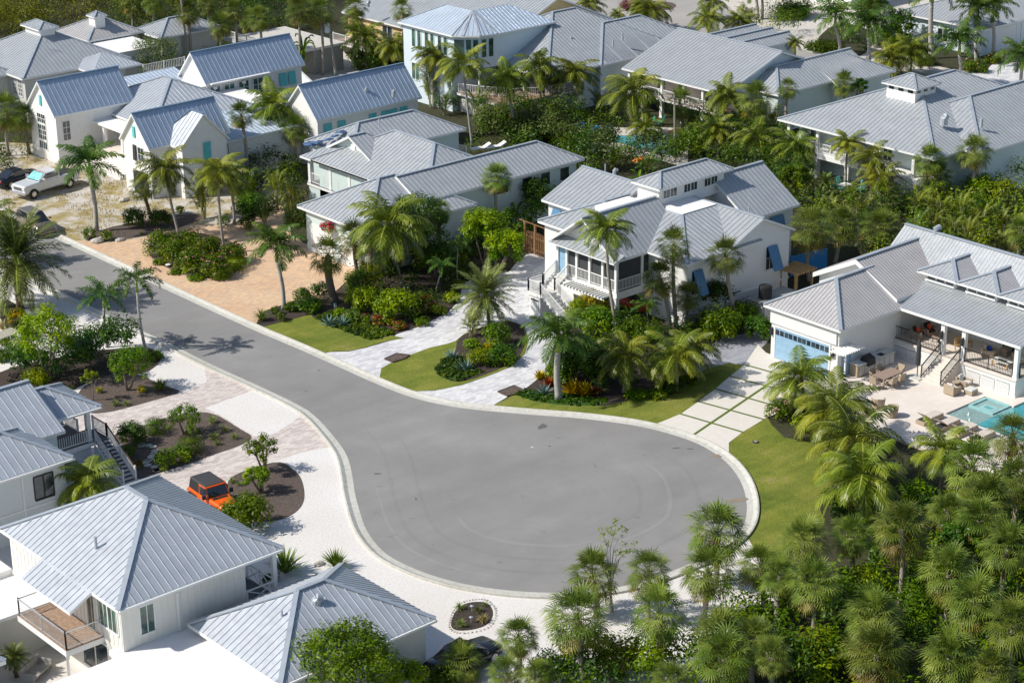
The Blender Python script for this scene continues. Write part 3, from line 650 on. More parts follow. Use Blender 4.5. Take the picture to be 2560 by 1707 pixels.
# ================================================================ house with the pool terrace (right)
H1 = house('pool_house', 'white pool house with grey corrugated roofs, two small dormers and a pale blue garage door', 'house', (102, 82, 0))
def wing1(*a, **k):
    k.setdefault('sp', .3); k.setdefault('sw', .02); return wing(H1, *a, **k)
wing1(101.7, 109.2, 82.3, 89.3, 3.9, 2.0, 'x', ('hip', 'gable'), ov=.45, wall='wall_sky' if 0 else 'wall_white', roof='roof_pink')
wing1(108.25, 116.2, 82.75, 90.45, 4.4, 1.97, 'x', ('gable', 'gable'), ov=.35, roof='roof_pink', z0=0, t=.34)
mb = MB()
fs = [([(113.5, 62, 4.98), (115.9, 62, 6.9), (115.9, 88.3, 6.9), (113.5, 88.3, 4.98)], (-1, 0, 0)), ([(115.9, 62, 6.9), (121, 62, 4.4), (121, 88.3, 4.4), (115.9, 88.3, 6.9)], (1, 0, 0)), ([(108.1, 72.3, 3.95), (113.6, 72.3, 5.03), (113.6, 83.5, 5.03), (108.1, 83.5, 3.95)], (-1, 0, 0)), ([(111.5, 62, 4.6), (113.6, 62, 5.02), (113.6, 72.3, 5.02), (111.5, 72.3, 4.6)], (-1, 0, 0)), ([(113.2, 83.5, 4.74), (115.9, 83.5, 6.898), (115.9, 88.2, 6.898), (111.6, 88.2, 4.7), (111.6, 83.5, 4.7)][:3] + [(113.2, 88.2, 4.74)], (-1, 0, 0))]
for f, d in fs: slab(mb, f, 'roof_grey', .2); seams(mb, f, d, .3, 'roof_grey', w=.02, h=.02)
mb.bar((115.9, 62, 6.95), (115.9, 88.3, 6.95), .3, .06, 'ridge_metal'); mb.build('roof', H1)
mb = MB(); mb.box(112.3, 120.5, 62, 87.9, 0, 4.3, 'wall_white'); mb.box(113.7, 119, 62, 87.9, 4.3, 4.9, 'wall_white'); mb.box(108.9, 112.3, 83, 89.9, 0, 4.3, 'wall_white'); mb.build('wall', H1)
for yc in (82.0, 78.5, 75.05, 71.6):
    mb = MB(); F, R = roof_faces(111.6, 117.3, yc - 1.72, yc + 1.72, 5.5, .82, 'x', 'hip', 'gable')
    for f, d in F: slab(mb, f, 'roof_pink' if d[1] < 0 else 'roof_grey', .14); seams(mb, f, d, .3, 'roof_grey', w=.02, h=.02)
    for a, b in R: mb.bar(Vector(a) + Vector((0, 0, .04)), Vector(b) + Vector((0, 0, .04)), .28, .06, 'ridge_metal')
    dm = mb.build('dormer', H1)
    mb = MB(); mb.box(112.1, 115.2, yc - 1.3, yc + 1.3, 4.4, 5.5, 'wall_white'); mb.build('wall', dm)
    for k in (-1, 0, 1): mb = MB(); mb.box(112.05, 112.1, yc + k * .78 - .3, yc + k * .78 + .3, 4.98, 5.32, 'glass'); mb.build('dormer_window', dm)
    mb = MB(); mb.box(111.95, 112.1, yc - 1.25, yc + 1.25, 4.84, 4.95, 'trim'); mb.build('sill', dm)
door(H1, 'W', 102.15, 86.0, 4.9, .05, 2.35, 'door_blue', 'garage_door', lights=4)
mb = MB(); mb.box(102.02, 102.15, 82.9, 88.9, 2.6, 3.55, 'wall_white'); mb.build('fascia_panel', H1)
wlamp(H1, 'W', 102.15, 83.15, 1.95); wlamp(H1, 'W', 102.15, 88.75, 1.95)
mb = MB(); mb.box(102.5, 103.5, 82.72, 82.75, .18, 2.2, 'door_blue'); mb.build('side_door', H1)
# porch
mb = MB(); mb.box(108.2, 112.3, 72.5, 82.99, 0, 1.36, 'wall_white'); mb.box(108.12, 112.3, 72.42, 83, 1.36, 1.5, 'travertine'); mb.build('porch_floor', H1)
for yc in (75.9, 74.7, 73.5, 80.9, 82.1): lattice(H1, 'W', 108.2, yc, 1.1, .25, 1.05, 'trim')
posts(H1, [(108.45, 72.7), (108.45, 77.0), (108.45, 78.75)], 1.5, 3.85, .3); posts(H1, [(108.45, 72.7)], .18, 1.36, .42)
for y in (77.0, 78.75): wlamp(H1, 'W', 108.3, y, 2.9)
railing(H1, [(108.3, 82.9), (108.3, 78.95)], 1.5, .95, 'black_metal', gap=.13, post=.06, bal=.02); railing(H1, [(108.3, 76.8), (108.3, 72.9)], 1.5, .95, 'black_metal', gap=.13, post=.06, bal=.02)
railing(H1, [(108.6, 72.5), (112, 72.5)], 1.5, .95, 'black_metal', gap=.13, post=.06, bal=.02)
stairs(H1, 106.2, 108.2, 77.1, 78.75, .18, 1.5, 8, 'x', 'slab', 'travertine')
railing(H1, [(106.2, 78.75, .3), (108.2, 78.75, 1.5)], 0, .9, 'black_metal', gap=.13, post=.06, bal=.02, name='stair_railing')
railing(H1, [(106.2, 77.1, .3), (108.2, 77.1, 1.5)], 0, .9, 'black_metal', gap=.13, post=.06, bal=.02, name='stair_railing')
window(H1, 'W', 112.3, 75.2, 2.6, 1.55, 3.7, 2, 'plastic_black', 'glass', name='sliding_door'); window(H1, 'W', 112.3, 72.0, 1.2, 2.3, 3.6, 1, 'plastic_black')
window(H1, 'W', 108.9, 83.9, .6, 1.5, 3.5, 1, 'plastic_black', name='sliding_door')
mb = MB(); p = Vector((113.2, 85.2, 6.6)); mb.tube([(115.9, 85.6, 6.8), (115.9, 85.6, 7.15), (116.4, 85.6, 7.2)], .22, 'roof_light', 10); mb.build('roof_vent', H1)
mb = MB()
mb.box(101.2, 103.4, 81.9, 81.97, 2.30, 2.40, 'trim'); mb.box(101.2, 103.4, 82.55, 82.62, 2.30, 2.40, 'trim')
for k in range(10): x = 101.2 + k * .24; mb.box(x, x + .05, 81.5, 82.75, 2.4, 2.5, 'trim')
mb.box(101.9, 102.0, 81.9, 82.0, .18, 2.3, 'trim'); mb.box(101.9, 102.0, 82.6, 82.7, .18, 2.3, 'trim'); mb.build('pergola', H1)

# ================================================================ middle house with clerestory and screened porch
H2 = house('clerestory_house', 'white house with clerestory windows, screened front porch and blue hinged shutters', 'house', (98, 100, 0))
FZ = 2.55
# screened porch gable
wing(H2, 97.95, 105.7, 100.45, 107.5, 5.1, 2.5, 'x', ('gable', 'gable'), ov=.25, walls=False, roof='roof_grey')
mb = MB(); mb.solid([(98.9, 100.6, 5.1), (98.9, 107.1, 5.1), (98.9, 103.85, 7.3)], [(99.0, 100.6, 5.1), (99.0, 107.1, 5.1), (99.0, 103.85, 7.3)], 'wall_white')
mb.box(98.3, 98.42, 100.6, 107.1, FZ - .35, FZ, 'trim'); mb.box(98.42, 104.8, 100.6, 107.1, FZ - .3, FZ, 'trim', mt='deck_wood')
mb.box(98.3, 98.45, 100.6, 107.1, 4.85, 5.1, 'trim'); mb.box(98.45, 104.8, 100.6, 100.75, 4.85, 5.1, 'trim'); mb.box(98.3, 104.8, 100.55, 100.6, 2.0, FZ, 'trim')
mb.box(102.6, 106, 100.8, 107.1, FZ, 5.0, 'wall_white'); mb.build('wall', H2)
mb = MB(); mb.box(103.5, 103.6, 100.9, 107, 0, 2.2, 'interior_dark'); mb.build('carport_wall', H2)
f = [(97.75, 100.3, 4.98), (97.75, 107.4, 4.98), (98.88, 107.4, 5.4), (98.88, 100.3, 5.4)]
mb = MB(); slab(mb, [f[1], f[0], f[3], f[2]], 'roof_grey', .1); seams(mb, f, (-1, 0, 0), .45, 'roof_grey'); mb.build('porch_skirt_roof', H2)
mb = MB(); mb.box(98.82, 98.9, 103.3, 104.4, 6.2, 6.75, 'door_blue'); mb.build('gable_vent', H2)
ys = [100.72, 102.1, 103.5, 104.9, 106.0, 107.0]
posts(H2, [(98.42, y) for y in ys], FZ, 4.9, .22); posts(H2, [(101.0, 100.72), (103.3, 100.72)], FZ, 4.9, .2); posts(H2, [(98.42, 100.72)], 0, 2.2, .34)
posts(H2, [(98.42, 107.0), (103.3, 100.75)], 0, 2.2, .3)
for a, b in zip(ys[:4], ys[1:5]):
    railing(H2, [(98.36, a + .12), (98.36, b - .12)], FZ + .02, .85, 'trim', gap=.14, posts=False)
    mb = MB(); mb.box(98.46, 98.48, a + .1, b - .1, FZ + .9, 4.86, 'screen'); mb.box(98.462, 98.478, a + .1, b - .1, FZ, FZ + .89, 'interior_dark'); mb.build('screen_panel', H2)
for a, b in ((98.55, 100.9), (101.1, 103.2)):
    railing(H2, [(a, 100.66), (b, 100.66)], FZ + .02, .85, 'trim', gap=.14, posts=False)
    mb = MB(); mb.box(a, b, 100.74, 100.76, FZ + .9, 4.86, 'screen'); mb.box(a, b, 100.742, 100.758, FZ, FZ + .89, 'interior_dark'); mb.build('screen_panel', H2)
door(H2, 'W', 98.46, 106.5, .75, FZ, 4.7, 'door_blue', 'screen_door', frame='door_blue', panels=2)
# rear and side roofs
wing(H2, 100.3, 107, 104.2, 111.4, 5.1, 1.6, 'x', ('hip', 'gable'), ov=.4)
wing(H2, 103.5, 112.3, 107.5, 114.5, 5.4, 1.85, 'y', ('gable', 'gable'), ov=.4)
wing(H2, 112.0, 118.0, 100.2, 108.4, 5.2, 2.6, 'x', ('gable', 'gable'), ov=.4)
wing(H2, 105.9, 113.1, 96.4, 104.4, 5.2, 1.6, 'y', ('gable', 'gable'), ov=.3)
mb = MB()
for f, d in (([(101.3, 96.4, 5.1), (109.5, 96.4, 5.1), (109.5, 101.2, 6.8), (105.65, 101.2, 6.8)], (0, -1, 0)), ([(101.3, 104, 5.1), (101.3, 96.4, 5.1), (105.65, 101.2, 6.8), (105.65, 104, 6.8)], (-1, 0, 0))):
    slab(mb, f, 'roof_grey'); seams(mb, f, d, .45, 'roof_grey')
mb.bar((101.3, 96.4, 5.14), (105.65, 101.2, 6.84), .24, .06, 'ridge_metal'); mb.build('roof', H2)
mb = MB(); mb.box(105.6, 109.55, 101.15, 103.75, 6.5, 6.86, 'ridge_metal', mt='flat_roof'); mb.box(102.4, 105.9, 103.76, 107.2, 6.5, 6.84, 'trim', mt='flat_roof'); mb.box(105.9, 113, 103.76, 106.5, 6.5, 6.83, 'flat_roof'); mb.build('flat_roof', H2)
mb = MB(); mb.box(101.75, 106.199, 96.701, 106, 0, 4.95, 'wall_white'); mb.build('wall', H2); mb = MB(); mb.box(105.85, 113, 103.8, 106.1, 6.83, 8.25, 'wall_white'); mb.build('wall', H2)
mb = MB(); F, R = roof_faces(105.5, 113.7, 103.4, 106.5, 8.27, .78, 'x', 'hip', 'hip')
for f, d in F: slab(mb, f, 'roof_grey', .14); seams(mb, f, d, .45, 'roof_grey')
for a, b in R: mb.bar(Vector(a) + Vector((0, 0, .04)), Vector(b) + Vector((0, 0, .04)), .22, .05, 'ridge_metal')
mb.build('clerestory_roof', H2)
for x in (107.0, 109.25, 111.5): window(H2, 'S', 103.8, x, 1.5, 7.35, 7.95, 2, 'trim', 'glass', bars=1, name='clerestory_window')
for x, w_, z0, z1 in ((102.5, .8, 2.6, 4.3), (110.6, .9, 2.6, 4.3)):
    window(H2, 'S', 96.7, x, w_, z0 - .1, z1, 1, bars=1, rows=2); shutter(H2, 'S', 96.62, x + .12, w_ + .15, z0, z1 + .05, 'shutter_blue', .75)
shutter(H2, 'S', 100.55, 115.6, 1.5, 3.1, 4.7, 'shutter_blue', .5); shutter(H2, 'W', 103.9, 113.0, .9, 4.2, 4.9, 'shutter_blue', .3)
lattice(H2, 'S', 96.6, 106.6, 1.6, .5, 1.6, 'louver_white'); mb = MB(); mb.box(101.7, 112.85, 96.62, 96.75, 1.25, 1.4, 'trim'); mb.build('wall_band', H2)
# front stairs with landing
stairs(H2, 96.9, 98.3, 105.75, 107.0, 1.75, FZ, 5, 'x', 'stone_step', 'trim', solid=False)
deck(H2, 95.4, 96.9, 105.7, 107.1, 1.75, 'stone_step', t=.3, name='landing'); mb = MB(); mb.box(95.5, 96.8, 105.8, 107.0, 0, 1.45, 'wall_white'); mb.build('landing_base', H2)
stairs(H2, 95.45, 96.8, 102.9, 105.7, 0, 1.75, 9, 'y', 'stone_step', 'trim', solid=False)
lattice(H2, 'W', 95.5, 106.4, .9, .3, 1.2)
railing(H2, [(98.2, 105.75, FZ), (96.9, 105.72, 1.75), (96.85, 102.9, .15)], 0, .9, 'trim', gap=.13, name='stair_railing')
railing(H2, [(98.2, 107.05, FZ), (96.9, 107.05, 1.75), (95.45, 107.05, 1.75), (95.45, 105.7, 1.75), (95.45, 102.9, .15)], 0, .9, 'trim', gap=.13, name='stair_railing')
mb = MB()
for k in range(13): y = 101.0 + k * .34; mb.box(97.2, 98.3, y, y + .08, 2.2, 2.36, 'trim')
mb.box(97.3, 97.37, 100.9, 105.3, 2.1, 2.2, 'trim'); mb.build('trellis', H2)
rvent(H2, 1513, 427, 7.2, kind='pipe'); rvent(H2, 1536, 434, 7.1, r=.15); rvent(H2, 1872, 532, 6.0, kind='pipe')

# ================================================================ grey bungalow with the orange paver drive
H3 = house('grey_bungalow', 'grey-roofed bungalow of many hips with pale aqua walls behind the orange paver drive', 'house', (92, 122, 0))
R3 = dict(roof='roof_grey', wall='wall_aqua')
wing(H3, 91.3, 102.4, 121.1, 130.6, 3.75, 2.4, 'x', ('hip', 'hip'), **R3)
wing(H3, 97.5, 115.7, 122.45, 128.3, 4.6, 1.5, 'x', ('gable', 'hip'), **R3)
wing(H3, 98.4, 108.8, 122.7, 138.4, 4.58, 2.62, 'y', ('hip', 'hip'), **R3)
wing(H3, 100.1, 106, 131.0, 139.3, 4.9, 2.07, 'x', ('gable', 'hip'), **R3)
f = [(98.4, 130.4, 4.55), (98.4, 140, 4.55), (100.6, 138.2, 5.55), (100.6, 132.2, 5.55)]
mb = MB(); slab(mb, f, 'roof_grey'); seams(mb, f, (-1, 0, 0), .45, 'roof_grey')
for f, d in (([(98.4, 130.4, 4.55), (103, 130.4, 4.55), (103, 132.2, 5.55), (100.6, 132.2, 5.55)], (0, -1, 0)), ([(103, 140, 4.55), (98.4, 140, 4.55), (100.6, 138.2, 5.55), (103, 138.2, 5.55)], (0, 1, 0))): slab(mb, f, 'roof_grey'); seams(mb, f, d, .45, 'roof_grey')
mb.build('porch_roof', H3)
wing(H3, 101.4, 114.4, 136.6, 143.4, 4.6, 1.7, 'x', ('hip', 'hip'), **R3)
mb = MB(); mb.box(100.52, 100.58, 134.8, 135.4, 5.6, 6.3, 'trim'); mb.build('gable_vent', H3)
deck(H3, 98.8, 101, 130.8, 139.6, 2.2, 'stair_tread', name='porch_floor'); mb = MB(); mb.box(98.9, 101, 130.9, 139.5, 0, 1.9, 'wall_aqua'); mb.build('porch_base', H3)
posts(H3, [(99.0, y) for y in (131.0, 133.6, 136.3, 139.3)], 2.2, 4.4, .32); railing(H3, [(98.95, 131.2), (98.95, 139.2)], 2.2, .9, 'trim')
for y in (132.3, 135.0, 138.0): window(H3, 'W', 100.6 if y < 131 else 100.58, y, 1.3, 2.3, 4.2, 1, 'trim', 'screen')
window(H3, 'S', 122.95, 106.6, 1.7, 3.3, 3.9, 1, 'trim', 'glass'); window(H3, 'S', 137.1, 110.6, 1.5, 2.5, 3.9, 2, 'trim', 'glass_green', rows=2)
for x in (109.5, 111.6, 113.8): window(H3, 'S', 122.95, x, 1.1, 3.0, 4.1, 1, 'trim', 'glass')
door(H3, 'W', 91.8, 128.0, 2.6, .03, 2.35, 'garage_white', 'garage_door'); door(H3, 'W', 91.8, 124.2, 2.6, .03, 2.35, 'garage_white', 'garage_door')
railing(H3, [(114.5, 139), (114.5, 136.8)], 2.0, .9, 'trim'); deck(H3, 113.8, 114.7, 136.5, 139.5, 2.0)
rvent(H3, 1094, 386, 5.9); rvent(H3, 1095, 449, 5.1, kind='pipe'); rvent(H3, 948, 313, 6.2, kind='pipe')
T3 = thing('blue_tarp', 'crumpled dark blue tarp draped over the left eave of the grey bungalow', 'tarp', (101.6, 142.0, 4.7)); mb = MB()
for i, (px, py, z, r) in enumerate(((782, 361, 4.85, .5), (795, 357, 5.0, .45), (770, 358, 4.75, .4), (822, 349, 5.3, .3), (838, 340, 5.55, .3), (852, 330, 5.8, .35))):
    p = G(px, py, z) - T3.location; mb.blob(p, r, 'tarp_blue', (1.5, .9, .28), 9, 5, .3, i)
mb.build('cloth', T3)

# ================================================================ white gabled compound with turquoise shutters
H4 = house('gabled_white_house', 'white stucco house with steep blue-grey gables and turquoise shutters', 'house', (90, 160, 0))
R4 = dict(roof='roof_blue', wall='stucco', ridge='ridge_blue', sp=.5)  # blue gable metal: the reflected sky is put into its base colour
wing(H4, 89.0, 97.7, 165.5, 170.95, 4.7, 2.83, 'x', ('gable', 'gable'), ov=.28, **R4)
wing(H4, 89.6, 98.2, 150.2, 155.15, 4.7, 2.72, 'x', ('gable', 'gable'), ov=.28, **R4)
wing(H4, 91.8, 96.9, 148.45, 152.9, 4.7, 2.66, 'y', ('gable', 'hip'), ov=.25, **{**R4, 'roof': 'roof_light'})  # paler metal than the other gables: sunlight on its slope put into the colour
wing(H4, 106, 118.0, 166.1, 171.1, 4.7, 2.7, 'x', ('gable', 'gable'), ov=.3, **R4)
wing(H4, 106, 118.4, 147.85, 153.2, 4.7, 2.8, 'x', ('gable', 'gable'), ov=.3, **R4)
wing(H4, 95.2, 107, 158.6, 171.6, 3.8, 2.6, 'y', ('hip', 'hip'), ov=.5, roof='roof_light', wall='stucco', sp=.45)  # paler metal here too, brightness of the sunlit face put into the colour
mb = MB()
for f, d, m_ in (([(98.0, 150.6, 3.7), (107.5, 150.6, 3.7), (107.5, 156.5, 4.7), (98.0, 156.5, 4.7)], (0, -1, 0), 'roof_sky'), ([(100.5, 168.3, 4.0), (107, 168.3, 4.0), (107, 173.2, 5.0), (100.5, 173.2, 5.0)], (0, -1, 0), 'roof_sky')):
    mb = MB(); slab(mb, f, m_); seams(mb, f, d, .45, m_); mb.build('low_roof', H4)
mb = MB(); mb.box(98.4, 107.4, 151.0, 158, 0, 3.55, 'stucco'); mb.box(97, 110, 158, 172, 0, 3.7, 'stucco'); mb.box(105, 112, 166.5, 171, 0, 4.4, 'stucco'); mb.build('wall', H4)
mb = MB(); mb.box(93.1, 96.4, 160.6, 168.1, 3.3, 3.5, 'trim', mt='flat_roof'); mb.build('portico_roof', H4)
posts(H4, [(93.5, 167.6), (93.5, 164.4), (93.5, 161.2)], 1.3, 3.3, .3)
mb = MB(); mb.box(92.9, 97, 157, 168.2, 0, 1.3, 'travertine'); mb.build('porch_floor', H4)
stairs(H4, 90.8, 92.9, 157.6, 164.5, 0, 1.3, 6, 'x', 'travertine', 'stucco')
window(H4, 'W', 89.28, 168.5, 1.5, 3.5, 4.35, 2, bars=1, rows=2); window(H4, 'W', 89.28, 168.5, 1.5, 1.9, 3.3, 2, bars=1, rows=3); window(H4, 'W', 89.28, 168.5, 1.5, 1.0, 1.7, 2, bars=1)
shutter(H4, 'W', 89.28, 168.3, .35, 5.2, 6.2, 'turquoise'); shutter(H4, 'W', 89.88, 152.9, .4, 5.2, 6.2, 'turquoise')
window(H4, 'S', 165.78, 90.3, .8, 2.2, 4.0, 1, bars=1, rows=3); window(H4, 'S', 165.78, 95.6, .8, 2.0, 3.6, 1, bars=1, rows=3)
window(H4, 'W', 89.88, 152.0, 1.0, 3.2, 4.4, 1, bars=1, rows=2); shutter(H4, 'W', 89.88, 152.95, .5, 3.1, 4.5, 'plastic_black', .05)
shutter(H4, 'S', 148.7, 94.6, .75, 3.2, 4.7, 'turquoise'); door(H4, 'W', 89.88, 152.2, 2.6, .03, 2.2, 'interior_dark', 'garage_door', panels=1)
for x in (107.2, 108.9, 110.6, 112.3): window(H4, 'S', 166.35, x, 1.2, 2.3, 4.2, 2, 'trim', 'glass_green', rows=3)
for x in (107.1, 110.5): 
    mb = MB(); mb.box(x - .15, x + .15, 166.0, 166.35, 4.0, 4.3, 'trim'); mb.build('bracket_lamp', H4)
for x in (115.3, 116.4): shutter(H4, 'S', 166.38, x, .85, 2.9, 4.2, 'turquoise', .15)
for x in (107.4, 109.0, 112.6, 114.1, 115.1, 116.3): shutter(H4, 'S', 148.13, x, .85, 2.7, 4.1, 'turquoise', .08)
mb = MB(); mb.box(106.5, 113.5, 165.75, 166.2, 4.55, 4.68, 'trim'); mb.build('eave_board', H4)
rvent(H4, 915, 229, 6.0, r=.13); rvent(H4, 983, 236, 5.9, r=.16); window(H4, 'W', 97.0, 163.8, 1.0, 1.8, 3.2, 1, rows=2); window(H4, 'W', 96.95, 166.5, .8, 1.8, 3.2, 1, rows=2)

# ================================================================ elevated house with outside stairs, lower left
H5 = house('stair_house', 'pale house with grey hip roofs and a long outside stair at the left edge', 'house', (50, 101, 0))
wing(H5, 44, 53.75, 102.15, 110.3, 4.4, 2.0, 'x', ('gable', 'gable'), ov=.4, roof='roof_light', wall='wall_sky', sp=.5)
wing(H5, 40.5, 52.15, 98.45, 104.4, 4.4, 1.5, 'x', ('hip', 'hip'), ov=.4, roof='roof_light', wall='wall_pale', sp=.5)
wing(H5, 50, 57.3, 103.97, 108.9, 4.4, 1.2, 'x', ('gable', 'hip'), ov=.4, roof='roof_light', walls=False, sp=.5)
deck(H5, 52.6, 56.85, 104.35, 108.6, 2.05, 'stair_tread', t=.3); posts(H5, [(56.6, 104.6), (56.6, 108.3)], 2.05, 4.25, .28)
railing(H5, [(53.4, 104.45), (56.5, 104.45)], 2.05, .85, 'trim', 'dark_rail', gap=.15); railing(H5, [(56.75, 106.2), (56.75, 108.4), (53, 108.5)], 2.05, .85, 'trim', 'dark_rail', gap=.15)
mb = MB(); mb.box(52.8, 56.7, 104.6, 108.4, 0, 1.75, 'wall_sky'); mb.build('wall', H5)
for x in (53.3, 54.7, 56.0): lattice(H5, 'S', 104.6, x, 1.15, .2, 1.5, 'louver_white')
stairs(H5, 56.95, 57.8, 101.4, 104.5, 0, 1.95, 12, 'y', 'stair_tread', 'trim', solid=False); deck(H5, 56.85, 57.85, 104.5, 106.2, 2.0, 'stair_tread', t=.3, name='landing')
railing(H5, [(57.82, 106.2, 2.0), (57.82, 104.5, 2.0), (57.82, 101.4, .15)], 0, .85, 'trim', 'dark_rail', gap=.15, name='stair_railing')
railing(H5, [(56.95, 104.4, 2.0), (56.95, 101.4, .15)], 0, .85, 'trim', 'dark_rail', gap=.15, name='stair_railing')
mb = MB(); mb.solid([(56.9, 101.5, 0), (56.9, 104.6, 0), (56.9, 104.6, 1.7)], [(56.97, 101.5, 0), (56.97, 104.6, 0), (56.97, 104.6, 1.7)], 'wall_sky'); mb.build('stair_skirt', H5)
window(H5, 'S', 98.85, 50.3, 1.25, 2.3, 3.7, 2, 'plastic_black', 'glass'); gutter(H5, (44, 98.4), (52.2, 98.4), 4.3); gutter(H5, (53.0, 103.9), (57.3, 103.9), 4.3)
mb = MB(); mb.box(48.9, 49.0, 98.78, 98.85, 0, 4, 'trim'); mb.build('downspout', H5)
mb = MB(); mb.box(42, 51.7, 98.8, 98.85, 1.85, 1.95, 'trim'); mb.build('wall_band', H5)

# ================================================================ cream board house with balcony, lower left corner
H6 = house('balcony_house', 'cream board-and-batten house with big hip roofs, flat white roofs and a timber balcony', 'house', (44, 80, 0))
FLZ = 2.9
wing(H6, 43.45, 53.3, 79.0, 90.9, 5.5, 2.6, 'y', ('hip', 'hip'), ov=.32, roof='roof_light', wall='wall_cream', sp=.42, walls=False)
mb = MB(); mb.box(43.77, 51.1, 79.32, 90.5, 0, 5.46, 'wall_cream'); mb.build('wall', H6)
mb = MB()
for k in range(28): mb.box(43.745, 43.77, 79.4 + k * .4, 79.44 + k * .4, 2.95, 5.3, 'wall_cream')
for k in range(18): mb.box(44.0 + k * .4, 44.04 + k * .4, 79.295, 79.32, 2.95, 5.3, 'wall_cream')
for k in range(19): mb.box(47.54, 47.56, 71.3 + k * .37, 71.34 + k * .37, 2.92, 3.3, 'wall_cream')
mb.build('batten_strips', H6)
f = [(42.15, 81.5, 4.81), (42.15, 86.4, 4.81), (43.45, 86.4, 5.5), (43.45, 81.5, 5.5)]
mb = MB(); slab(mb, f, 'roof_light'); seams(mb, f, (-1, 0, 0), .42, 'roof_light'); mb.build('roof_extension', H6)
wing(H6, 47.2, 56.8, 70.85, 78.8, 3.4, 2.05, 'x', ('hip', 'hip'), ov=.4, roof='roof_light', wall='wall_beige', sp=.42)
mb = MB(); mb.box(47.56, 47.6, 71.3, 78.3, 2.92, 3.35, 'wall_cream'); mb.build('wall', H6)
mb = MB(); mb.box(39.0, 47.7, 66, 79.15, FLZ - .3, FLZ, 'trim', mt='flat_roof'); mb.box(43.3, 48, 79.1, 80, FLZ - .3, FLZ - .01, 'trim', mt='flat_roof')
mb.build('flat_roof', H6); mb = MB(); mb.box(36, 43.75, 86.6, 96, 2.6, FLZ - .1, 'trim', mt='flat_roof'); mb.box(40.5, 43.75, 90.6, 92.5, 2.805, FLZ + .25, 'trim', mt='flat_roof'); mb.build('flat_roof', H6)
mb = MB(); mb.box(39.4, 47.6, 66, 78.7, 0, FLZ - .31, 'wall_cream'); mb.build('wall', H6); mb = MB(); mb.box(36.5, 43.7, 87.2, 95.5, 0, 2.59, 'wall_cream'); mb.build('wall', H6)
window(H6, 'W', 43.77, 80.6, 1.9, 3.7, 5.0, 2, 'trim', 'glass_green'); window(H6, 'W', 43.77, 82.3, .8, 3.05, 4.95, 1, 'trim', 'glass_green', name='balcony_door'); window(H6, 'W', 43.77, 85.2, .8, 3.3, 4.8, 1, 'trim', 'glass_green')
window(H6, 'S', 79.32, 45.2, .85, 3.5, 5.0, 1, 'trim', 'glass_green', bars=1); window(H6, 'W', 43.77, 82.2, 2.6, .6, 2.5, 2, 'trim', 'glass'); window(H6, 'W', 36.5, 90.0, 4.0, .5, 2.0, 3, 'trim', 'glass')
window(H6, 'S', 71.25, 53.3, 1.5, 1.2, 2.9, 2, 'trim', 'glass', rows=2)
mb = MB(); mb.box(46.9, 47.02, 79.2, 79.32, 2.95, 5.1, 'trim'); mb.build('downspout', H6); gutter(H6, (43.5, 78.95), (53.3, 78.95), 5.4); gutter(H6, (47.2, 70.8), (56.8, 70.8), 3.3)
deck(H6, 41.6, 43.76, 81.2, 86.1, 3.0, 'deck_wood', t=.35, name='balcony'); 
railing(H6, [(43.7, 86.0), (41.68, 86.0), (41.68, 81.28), (43.7, 81.28)], 3.0, .95, 'alu', gap=9, post=.06, bal=.02, name='balcony_railing')
mb = MB()
for k in range(7):
    z = 3.15 + k * .11
    mb.bar((41.68, 86, z), (41.68, 81.28, z), .012, .012, 'alu'); mb.bar((41.68, 81.28, z), (43.7, 81.28, z), .012, .012, 'alu'); mb.bar((41.68, 86, z), (43.7, 86, z), .012, .012, 'alu')
mb.build('railing_cable', H6); posts(H6, [(41.7, 81.3)], 0, 2.65, .1, 'alu')
deck(H6, 51.1, 53.1, 79.3, 90, 2.6, 'stair_tread', name='rear_deck'); posts(H6, [(53.0, 79.5)], 0, 5.3, .24); posts(H6, [(53.0, 84.5)], 0, 5.3, .2)
mb = MB()
def xr(a, b, z):
    a = Vector((*a, z)); b = Vector((*b, z)); n = max(1, round((b - a).length / 1.3)); u = Vector((0, 0, 1))
    mb.bar(a + u * .95, b + u * .95, .08, .05, 'trim'); mb.bar(a + u * .1, b + u * .1, .06, .05, 'trim')
    for i in range(n):
        p = a.lerp(b, i / n); q = a.lerp(b, (i + 1) / n); mb.bar(p + u * .1, q + u * .95, .04, .05, 'trim'); mb.bar(p + u * .95, q + u * .1, .04, .05, 'trim'); mb.box(p.x - .04, p.x + .04, p.y - .04, p.y + .04, z, z + 1, 'trim')
xr((51.2, 79.4), (52.9, 79.4), 2.6); xr((53.0, 79.6), (53.0, 84.4), 2.6); mb.build('railing', H6)
rvent(H6, 241, 1376, 6.3, kind='pipe', r=.3, h=.6); rvent(H6, 792, 1508, 4.9, r=.24, h=.35); rvent(H6, 705, 1551, 4.5, kind='pipe', r=.25, h=.4)

